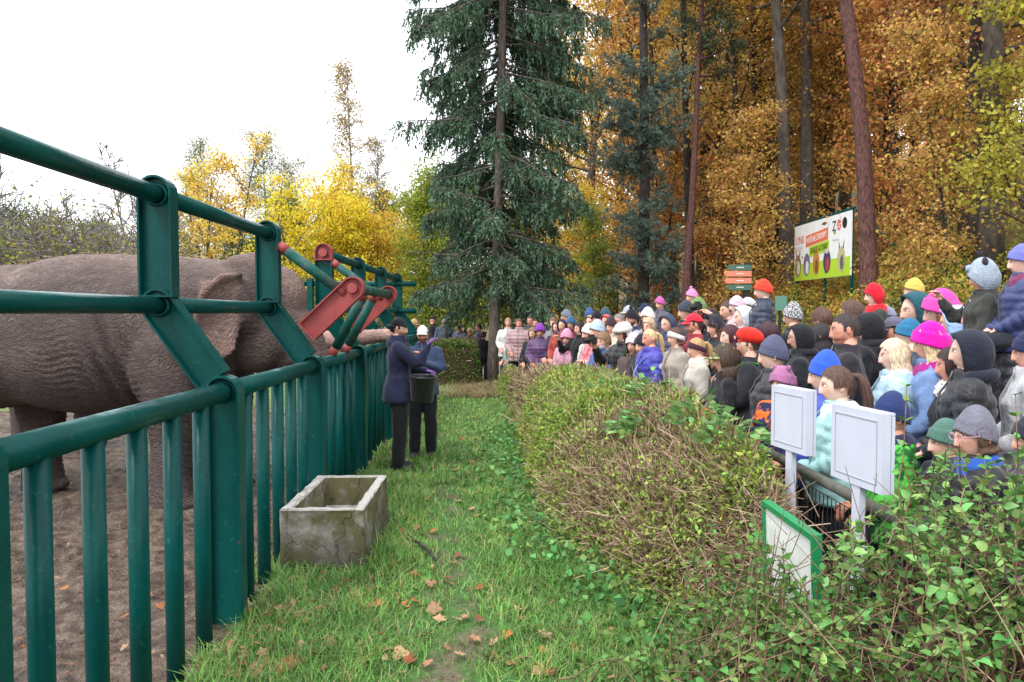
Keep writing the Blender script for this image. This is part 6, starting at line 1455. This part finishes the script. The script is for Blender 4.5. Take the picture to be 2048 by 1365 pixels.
cp('person in dusty pink jacket with flushed face', 1038, 648, 15.6, Mn, 10, 'puffer', 'b08c90', None, None, 'short', '6a5348', 'r')
cp('blonde woman in white jacket right behind the spruce trunk', 1016, 646, 16.6, W, 10, 'plain', 'd6d4d0', None, None, 'long', 'a88a62', 'p')
cp('child in navy beanie and grey green jacket holding a phone', 1023, 678, 16.0, K, 60, 'plain', '8a968c', 'beanie', '1f2c4c', None, None, 'p')
cp('boy with brown hair and black jacket left of the spruce trunk', 966, 672, 19.4, K, 200, 'plain', '18181e', None, None, 'boy', '4a362c', 'p', hs=1.1)
cp('person in dark grey coat leaning just left of the spruce trunk', 957, 655, 20.2, Mn, 90, 'plain', '55556a', None, None, 'short', '3a2e28', 'r')
cp('smiling person in beige beanie and brown jacket behind the far hedge', 939, 664, 19.5, W, 10, 'plain', '8a6a64', 'beanie', 'd4b8a6', None, None, 'p', extra=(('glasses', '2a2426'),))
cp('man in black brimmed hat behind the far hedge', 919, 658, 20.4, Mn, 20, 'plain', '4a5570', 'brim', '17171c', None, None, 'r')
cp('man seen from behind with grey hair and black backpack', 889, 645, 20.6, Mn, 180, 'plain', '46526e', None, None, 'crop', '7a7068', 'r', extra=(('backpack', '2d303c'),))
cp('man in black cap looking right beside the backpack man', 866, 641, 21.2, Mn, 285, 'plain', '1e222c', 'cap', '17181c', None, None, 'r')
cp('person in tan brimmed hat half hidden behind the keepers', 828, 650, 15.5, W, 300, 'plain', '4f6a4c', 'brim', 'a08a62', None, None, 'r', z=0.0)
cp('person in white cap beyond the elephant hatch', 690, 648, 24.0, Mn, 20, 'plain', '6a6a72', 'cap', 'e0e0e0', None, None, 'r', z=0.0)
cp('passer by in dark jacket and jeans walking on the far path', 1068, 603, 34.0, Mn, 180, 'plain', '23252c', None, None, 'short', '2a2220', 'p', trou='3a5a86', z=.75)
# --- the two keepers on the grass
k1 = person('keeper in navy jacket and backwards black cap raising a purple gloved hand', 797, 657, 8.40, 'man', -88, 'hoodie', '1b2345', 'cap-back', '24242c', 'crop', '2a211f', 'p', trou='131318', pose=('k1l', 'k1r'), beard=(.42, .34, .32), glove=True, z=.03, group='keepers', length=.15)
k2 = person('smiling bearded keeper in white cap and blue jacket holding a microphone', 845, 670, 9.15, 'man', 5, 'plain', '2c3f63', 'cap', 'e6e2d8', 'crop', '2a2220', 'r', trou='15151a', pose=('k2l', 'k2r'), beard=(.20, .17, .17), z=.03, group='keepers', length=.10)
A = Acc(); n = 40
prof = [(.0, .0), (.118, .0), (.125, .012), (.150, .27), (.158, .275), (.158, .29), (.146, .29), (.142, .275), (.118, .02), (.0, .018)]
V = [(r_ * math.cos(2 * PI * j / n), r_ * math.sin(2 * PI * j / n), z_) for r_, z_ in prof for j in range(n)]
F = [(i * n + j, i * n + (j + 1) % n, (i + 1) * n + (j + 1) % n, (i + 1) * n + j) for i in range(len(prof) - 1) for j in range(n)]; A.add(V, F)
p = at(844, 803, 8.3)
bk = empty('bucket', p, label='black plastic bucket held by the keeper in navy', cat='bucket'); o = obj('pail', A.mesh('pail', True), MPLASTIC, bk, color=(.012, .012, .014, 1)); o.rotation_euler = (.06, .05, 0)
A = Acc(); A.add(*tube([(.157 * math.cos(a), .157 * math.sin(a) * .2 - .05 * math.sin(a) - .10 * math.sin(a), .275 - .10 * math.sin(a)) for a in np.linspace(0, PI, 14)], .005, 6)); obj('handle', A.mesh('handle', True), MPLASTIC, bk, color=(.02, .02, .022, 1))
A = Acc(); A.add(*tube([(0, 0, 0), (0, 0, .13)], [.011, .015], 12)); A.add(*ellipsoid((0, 0, .155), (.024, .024, .03), 10, 14)); S_, E_, W_ = arms(ADULT, ('k2l', 'k2r'))[1]
q = k2.matrix_basis @ (W_ + (W_ - E_).normalized() * .07); obj('microphone', A.mesh('microphone', True), MPLASTIC, None, loc=q - Vector((.02, 0, .04)), rot=(.25, -.45, 0), label='black microphone in the hand of the white cap keeper', cat='microphone', color=(.015, .015, .017, 1))
# ================================================================ trough, boards, barrier, billboard, signpost
m, nt, b = newmat('old_concrete', .9, spec=.2); g0 = nd(nt, 'NewGeometry'); v = g0.outputs['Position']
sp = nd(nt, 'SeparateXYZ'); lk(nt, v, sp.inputs[0]); sn = nd(nt, 'SeparateXYZ'); lk(nt, g0.outputs['Normal'], sn.inputs[0])
n1 = noise_(nt, v, 5, 6, .7); n2 = noise_(nt, v, 40, 5, .7); n3 = noise_(nt, v, 12, 5, .75)
c = ramp(nt, n3, [(.3, (.17, .155, .135)), (.7, (.37, .35, .32))])
c = mixc(nt, ramp(nt, n1, [(.38, (0, 0, 0)), (.54, (.9, .9, .9))]), c, mixc(nt, n2, (.055, .065, .018, 1), (.16, .13, .05, 1)))
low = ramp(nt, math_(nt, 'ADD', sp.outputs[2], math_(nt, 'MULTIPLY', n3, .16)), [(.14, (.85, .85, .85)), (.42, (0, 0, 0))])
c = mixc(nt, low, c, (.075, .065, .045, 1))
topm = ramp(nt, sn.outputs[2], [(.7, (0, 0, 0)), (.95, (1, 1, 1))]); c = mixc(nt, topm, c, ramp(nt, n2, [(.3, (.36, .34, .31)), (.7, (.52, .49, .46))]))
wcr = nd(nt, 'TexVoronoi', feature='DISTANCE_TO_EDGE', i_Scale=3.0); wp = nd(nt, 'VectorMath', operation='MULTIPLY_ADD'); nn_ = nd(nt, 'TexNoise', i_Scale=6.0); lk(nt, v, nn_.inputs[0]); lk(nt, nn_.outputs['Color'], wp.inputs[0]); wp.inputs[1].default_value = (.3, .3, .3); lk(nt, v, wp.inputs[2]); lk(nt, wp.outputs[0], wcr.inputs['Vector'])
cr = ramp(nt, wcr.outputs[0], [(.0, (0, 0, 0)), (.012, (1, 1, 1))]); c = mixc(nt, cr, mixc(nt, .5, c, (.05, .045, .04, 1)), c)
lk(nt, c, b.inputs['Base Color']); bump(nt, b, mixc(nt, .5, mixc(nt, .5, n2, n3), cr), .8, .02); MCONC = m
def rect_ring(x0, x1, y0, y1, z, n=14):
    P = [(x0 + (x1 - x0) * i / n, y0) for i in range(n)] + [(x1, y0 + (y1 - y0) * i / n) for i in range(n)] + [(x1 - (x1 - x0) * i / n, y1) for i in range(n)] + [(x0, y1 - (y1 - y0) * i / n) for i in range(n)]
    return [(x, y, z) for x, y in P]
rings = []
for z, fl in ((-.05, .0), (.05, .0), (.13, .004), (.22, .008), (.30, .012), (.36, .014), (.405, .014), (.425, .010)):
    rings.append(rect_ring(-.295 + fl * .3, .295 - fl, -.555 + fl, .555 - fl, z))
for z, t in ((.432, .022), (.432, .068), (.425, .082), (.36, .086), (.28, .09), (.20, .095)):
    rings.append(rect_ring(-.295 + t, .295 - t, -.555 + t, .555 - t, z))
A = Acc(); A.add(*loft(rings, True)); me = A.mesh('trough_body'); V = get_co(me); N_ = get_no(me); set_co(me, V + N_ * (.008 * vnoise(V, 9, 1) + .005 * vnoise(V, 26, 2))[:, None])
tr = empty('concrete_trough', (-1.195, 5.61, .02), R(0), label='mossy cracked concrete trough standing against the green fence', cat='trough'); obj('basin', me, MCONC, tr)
# fallen stick
P = [gnd(815, 1078, .06), gnd(838, 1086, .08), gnd(858, 1103, .07), gnd(872, 1122, .05)]; A = Acc(); A.add(*tube([tuple(p) for p in P], [.006, .012, .011, .009], 8)); A.add(*tube([tuple(P[1]), tuple(P[1] + Vector((-.10, .12, .03)))], [.007, .003], 6))
obj('fallen_stick', A.mesh('fallen_stick', True), BK_DARK, label='short curved brown stick lying on the grass beside the trough', cat='stick')
# grey boards on posts, seen from behind
m, nt, b = newmat('grey_lacquer', .4); v = coords(nt); f = noise_(nt, v, 3, 3); lk(nt, ramp(nt, f, [(.3, (.50, .52, .62)), (.7, (.58, .60, .70))]), b.inputs['Base Color']); MGREY = m
m, nt, b = newmat('grey_seam', .6, (.36, .37, .44, 1)); MSEAM = m
def board(xl, yl, xr, yr, zt, h, label):
    a = Vector((xl, yl, 0)); c = Vector((xr, yr, 0)); u = (c - a); wd = u.length; ang = math.atan2(u.y, u.x)
    root = empty('sign_board', ((xl + xr) / 2, (yl + yr) / 2, 0), ang, label=label, cat='sign', group='grey sign boards at the barrier'); z0 = zt - h
    A = Acc(); A.add(*box(-wd / 2, wd / 2, -.006, .034, z0, zt)); obj('panel', A.mesh('panel'), MGREY, root)
    A = Acc(); A.add(*box(-wd / 2 - .004, wd / 2 + .004, .037, .050, z0 - .004, zt + .004)); obj('face_plate', A.mesh('face_plate'), MGREY, root)
    e = .035; A = Acc()
    for q in ((-wd / 2 + e, wd / 2 - e, z0 + e, z0 + e + .003), (-wd / 2 + e, wd / 2 - e, zt - e - .003, zt - e), (-wd / 2 + e, -wd / 2 + e + .003, z0 + e + .003, zt - e - .003), (wd / 2 - e - .003, wd / 2 - e, z0 + e + .003, zt - e - .003)): A.add(*box(q[0], q[1], -.0095, -.0062, q[2], q[3]))
    obj('seam', A.mesh('seam'), MSEAM, root)
    A = Acc(); A.add(*box(-.03, .03, .0, .030, 0, z0 - .0005)); obj('post', A.mesh('post'), MGREY, root)
    return root
board(1.605, 4.25, 1.663, 3.90, 1.385, .35, 'farther pale grey sign board on a post in front of the mauve hat girl')
board(1.624, 3.52, 1.667, 3.13, 1.366, .35, 'nearer pale grey sign board on a post in front of the navy beanie boy')
# white panel with green frame, low in the bush
m, nt, b = newmat('green_frame', .4, (.012, .22, .075, 1)); MFR = m
m, nt, b = newmat('white_panel', .45, (.78, .78, .77, 1)); v = coords(nt); f = noise_(nt, v, 6, 5, .7); lk(nt, ramp(nt, f, [(.35, (.62, .64, .60)), (.6, (.80, .80, .79))]), b.inputs['Base Color']); MWH = m
root = empty('info_panel', (1.23, 3.03, .02), R(-90), label='low white information panel with green frame inside the bush', cat='sign'); tilt = R(2)
for nm, bx, mt in (('panel', (-.25, .25, -.008, .008, -.23, .22), MWH), ('frame_top', (-.268, .268, -.02, .02, .221, .245), MFR), ('frame_bottom', (-.268, .268, -.02, .02, -.255, -.231), MFR), ('frame_side', (-.266, -.251, -.0195, .0195, -.230, .220), MFR), ('frame_side', (.251, .266, -.0195, .0195, -.230, .220), MFR)):
    A = Acc(); A.add(*box(*bx)); o = obj(nm, A.mesh(nm), mt, root, loc=(0, 0, .69)); o.rotation_euler.x = tilt
for s in (-1, 1):
    A = Acc(); A.add(*box(s * .2 - .02, s * .2 + .02, .03, .06, -.05, .62)); obj('leg', A.mesh('leg'), MFR, root)
# barrier in front of the crowd
m, nt, b = newmat('dark_steel', .45, (.02, .024, .024, 1)); MSTEEL = m
m, nt, b = newmat('weathered_rail', .6); v = coords(nt); f = noise_(nt, v, 12, 4); lk(nt, ramp(nt, f, [(.3, (.05, .06, .045)), (.7, (.15, .14, .11))]), b.inputs['Base Color']); MRAIL = m
BP = [(1.80, 2.2), (1.81, 3.55), (1.82, 4.9), (1.80, 6.2), (1.68, 7.6), (1.50, 9.1), (1.28, 10.6), (1.0, 12.1), (.74, 13.6), (.48, 15.1)]
bar_ = empty('crowd_barrier', (1.8, 2.2, 0), label='dark wire mesh barrier with round top rail in front of the crowd', cat='barrier')
for i, (x, y) in enumerate(BP):
    A = Acc(); A.add(*tube([(x - 1.8, y - 2.2, -.05), (x - 1.8, y - 2.2, .84)], .024, 10)); obj('post', A.mesh('post', True), MSTEEL, bar_)
    if i == len(BP) - 1: break
    a = Vector((x - 1.8, y - 2.2, 0)); c = Vector((BP[i + 1][0] - 1.8, BP[i + 1][1] - 2.2, 0)); up = Vector((0, 0, 1))
    A = Acc(); A.add(*tube([tuple(a + up * .87), tuple(c + up * .87)], .03, 12)); obj('top_rail', A.mesh('top_rail', True), MRAIL, bar_)
    t = np.linspace(0.02, .98, 27)[:, None]; P0 = np.array(a) * (1 - t) + np.array(c) * t; P0[:, 2] = .05; P1 = P0.copy(); P1[:, 2] = .80; q = np.array([.05, .3, .55, .80])[:, None]; h0 = np.repeat(np.array([a]), 4, 0); h1 = np.repeat(np.array([c]), 4, 0); h0[:, 2:] = q; h1[:, 2:] = q
    V, F = segs(np.concatenate([P0, h0]), np.concatenate([P1, h1]), .003, .003, 4); o = obj('wire_mesh', np_mesh('wire_mesh', V, F), MSTEEL, bar_); o['kind'] = 'stuff'
# billboard on the slope
YL, YR, XL, XR = 20.4, 17.0, 8.27, 8.20; zb, hb = 2.68, 1.50
u = Vector((XR - XL, YR - YL, 0)); wd = u.length; u.normalize(); up = Vector((0, 0, 1)); nv = u.cross(up)
bb = empty('billboard', (0, 0, 0), label='white zoo billboard with lime stripe on green posts at the forest edge', cat='billboard')
Mx = Matrix((u, up, nv)).transposed().to_4x4(); Mx.translation = Vector((XL, YL, zb)); bb.matrix_world = Mx
def flat(nm, pts, z, col, rough=.5, th=.004):
    A = Acc(); n = len(pts); A.add([(x * wd, y * hb, z) for x, y in pts] + [(x * wd, y * hb, z - th) for x, y in pts], [tuple(range(n)), tuple(range(2 * n - 1, n - 1, -1))] + [(i, i + n, (i + 1) % n + n, (i + 1) % n) for i in range(n)])
    mm = bpy.data.materials.get('print_' + str(col)) 
    if mm is None:
        mm, nt, b = newmat('print_' + str(col), rough, H(col)); v = coords(nt); f = noise_(nt, v, 5, 3); lk(nt, mixc(nt, 1.0, H(col), ramp(nt, f, [(.3, (.93,) * 3), (.7, (1.04,) * 3)]), 'MULTIPLY'), b.inputs['Base Color'])
    return obj(nm, A.mesh(nm), mm, bb), mm
def printed(body, x, y, hgt, wdt, z, col, ang=0.0, font_b=True):
    cu = bpy.data.curves.new('lettering', 'FONT'); cu.body = body; cu.size = 1.0; cu.extrude = .001; cu.align_x = 'LEFT'
    o = bpy.data.objects.new('lettering', cu); COL.objects.link(o); o.parent = bb; bpy.context.view_layer.update()
    dm = o.dimensions; sx = wdt * wd / max(dm.x, .01); sy = hgt * hb / .72
    me = bpy.data.meshes.new_from_object(o.evaluated_get(bpy.context.evaluated_depsgraph_get())); bpy.data.objects.remove(o); me.materials.clear()
    mm, nt, b = newmat('ink_' + col, .6, H(col)); return obj('lettering', me, mm, bb, loc=(x * wd, y * hb, z), rot=(0, 0, ang), scale=(sx, sy, 1))
rect = lambda x0, y0, x1, y1, sk=0: [(x0, y0), (x1, y0 + sk), (x1, y1 + sk), (x0, y1)]
flat('panel', rect(0, 0, 1, 1), 0.0, 'f2f4f6', th=.03); flat('lime_band', rect(0.003, .004, .997, .30), .004, 'b5da3a')
flat('orange_box', rect(.23, .58, .635, .78, .055), .004, 'e8764e'); flat('lime_box', rect(.30, .40, .655, .575, .05), .0085, 'b5da3a')
printed('LYNX', .03, .66, .15, .16, .006, 'd0503c'); printed('WSPÓLNIE CHRONIMY', .25, .635, .11, .37, .010, 'f6f2f0', .06); printed('GINĄCE GATUNKI!', .325, .445, .105, .31, .0145, '2a3a1c', .055)
printed('Z', .705, .745, .17, .065, .006, '1e1e22')
def oval(cx, cy, rx, ry, n=24, j=0.0, seed=0):
    r_ = random.Random(seed); return [(cx + rx * math.cos(2 * PI * i / n) * (1 + r_.uniform(-j, j)), cy + ry * math.sin(2 * PI * i / n) * (1 + r_.uniform(-j, j))) for i in range(n)]
flat('logo_paw', oval(.815, .825, .035, .085, 24, .10, 2), .006, 'e8705c'); flat('logo_oval', oval(.905, .835, .036, .088), .006, '1e1e22')
for i in range(4): flat('logo_pad', oval(.80 + .012 * i, .79 + .045 * (i % 2), .006, .016, 10), .0105, 'f2f4f6')
for x, yy, wq in ((.03, .60, .15), (.03, .575, .15), (.03, .49, .10), (.71, .60, .12), (.71, .585, .10)): flat('small_print', rect(x, yy, x + wq, yy + .006), .0045, 'b8b8c0')
for cx, col, col2, tp in ((.08, '8a7462', 'd8d0c4', 'horn'), (.255, '77748a', 'e4e2ea', 'none'), (.435, 'c88a44', '8a5a2a', 'crest'), (.625, '4a4660', 'b4485a', 'head'), (.86, 'c2bb92', '6a6a60', 'horn')):
    flat('animal_picture', oval(cx, .27, .062, .20, 26, .06, int(cx * 99)), .009, col); flat('animal_marking', oval(cx + .012, .22, .028, .12, 18, .12, int(cx * 77)), .0135, col2)
    if tp == 'horn':
        for s in (-1, 1): flat('animal_horn', [(cx + s * .02, .44), (cx + s * .045, .58), (cx + s * .035, .44)], .0095, '5a3e30')
    if tp == 'crest': flat('animal_crest', [(cx - .02, .45), (cx - .025, .53), (cx, .50), (cx + .025, .53), (cx + .02, .45)], .0095, 'd87a34')
    if tp == 'head': flat('animal_head', oval(cx, .45, .03, .05), .0135, 'd8c4d0')
def bpipe(nm, a, c, r):
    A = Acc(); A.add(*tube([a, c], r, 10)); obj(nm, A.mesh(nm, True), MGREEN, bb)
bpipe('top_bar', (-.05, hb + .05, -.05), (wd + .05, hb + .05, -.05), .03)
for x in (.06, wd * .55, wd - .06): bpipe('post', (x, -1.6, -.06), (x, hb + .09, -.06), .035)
bpipe('brace', (wd, hb + .02, -.1), (wd + .3, -.9, -2.6), .022)
# signpost with arrow boards
p = at(1493, 600, 18); gz = float(tz(p.x, p.y)); sp_ = empty('signpost', (p.x, p.y, gz), R(0), label='black signpost with green and salmon arrow boards', cat='signpost')
A = Acc(); A.add(*box(-.07, .07, -.05, .05, -.2, 3.02 - gz)); m, nt, b = newmat('black_post', .5, (.015, .015, .017, 1)); obj('post', A.mesh('post'), m, sp_)
for i, (col, zt) in enumerate((('4a6a5a', 2.98), ('d8866c', 2.83), ('d8866c', 2.66), ('4a6a5a', 2.50))):
    z1 = zt - gz; z0 = z1 - .135; A = Acc(); zc = (z0 + z1) / 2; L = .58 if i in (1, 2) else .52; pts = [(.09, z0), (.09, z1), (-L + .06, z1), (-L, zc), (-L + .06, z0)]; n = 5
    A.add([(x, -.085, z) for x, z in pts] + [(x, -.053, z) for x, z in pts], [tuple(range(n))[::-1], tuple(range(n, 2 * n))] + [(k, (k + 1) % n, (k + 1) % n + n, k + n) for k in range(n)])
    mm, nt, b = newmat('arrow_' + str(i), .5, H(col)); o = obj('arrow_board', A.mesh('arrow_board'), mm, sp_)
    A = Acc(); A.add(*box(-.28, -.10, -.089, -.086, zc - .012, zc + .012)); mm, nt, b = newmat('arrow_text', .5, (.7, .7, .68, 1)); obj('text_line', A.mesh('text_line'), mm, o)
# small green panel on a post behind the boy in the orange red beanie
p = at(1562, 608, 11.0); gz = float(tz(p.x, p.y)); root = empty('green_panel', (p.x, p.y, gz), R(12), label='plain grey green panel on a post beside the speckled knit hat', cat='sign')
m, nt, b = newmat('panel_green', .5, H('5c8a7c')); A = Acc(); A.add(*box(-.09, .09, -.012, .012, 1.84 - gz, 2.06 - gz)); obj('panel', A.mesh('panel'), m, root); A = Acc(); A.add(*box(-.02, .02, .014, .04, -.1, 2.0 - gz)); obj('post', A.mesh('post'), MSTEEL, root)
# white notice at the far end of the path
p = at(1170, 596, 33); gz = float(tz(p.x, p.y)); root = empty('notice_board', (p.x, p.y, gz), R(10), label='small white notice on two legs at the far end of the path', cat='sign')
A = Acc(); A.add(*box(-.2, .2, -.015, .015, p.z - gz - .32, p.z - gz + .32)); obj('panel', A.mesh('panel'), MWH, root)
for s in (-1, 1): A = Acc(); A.add(*box(s * .15 - .03, s * .15 + .03, .018, .06, -.2, p.z - gz + .2)); obj('leg', A.mesh('leg'), MWH, root)
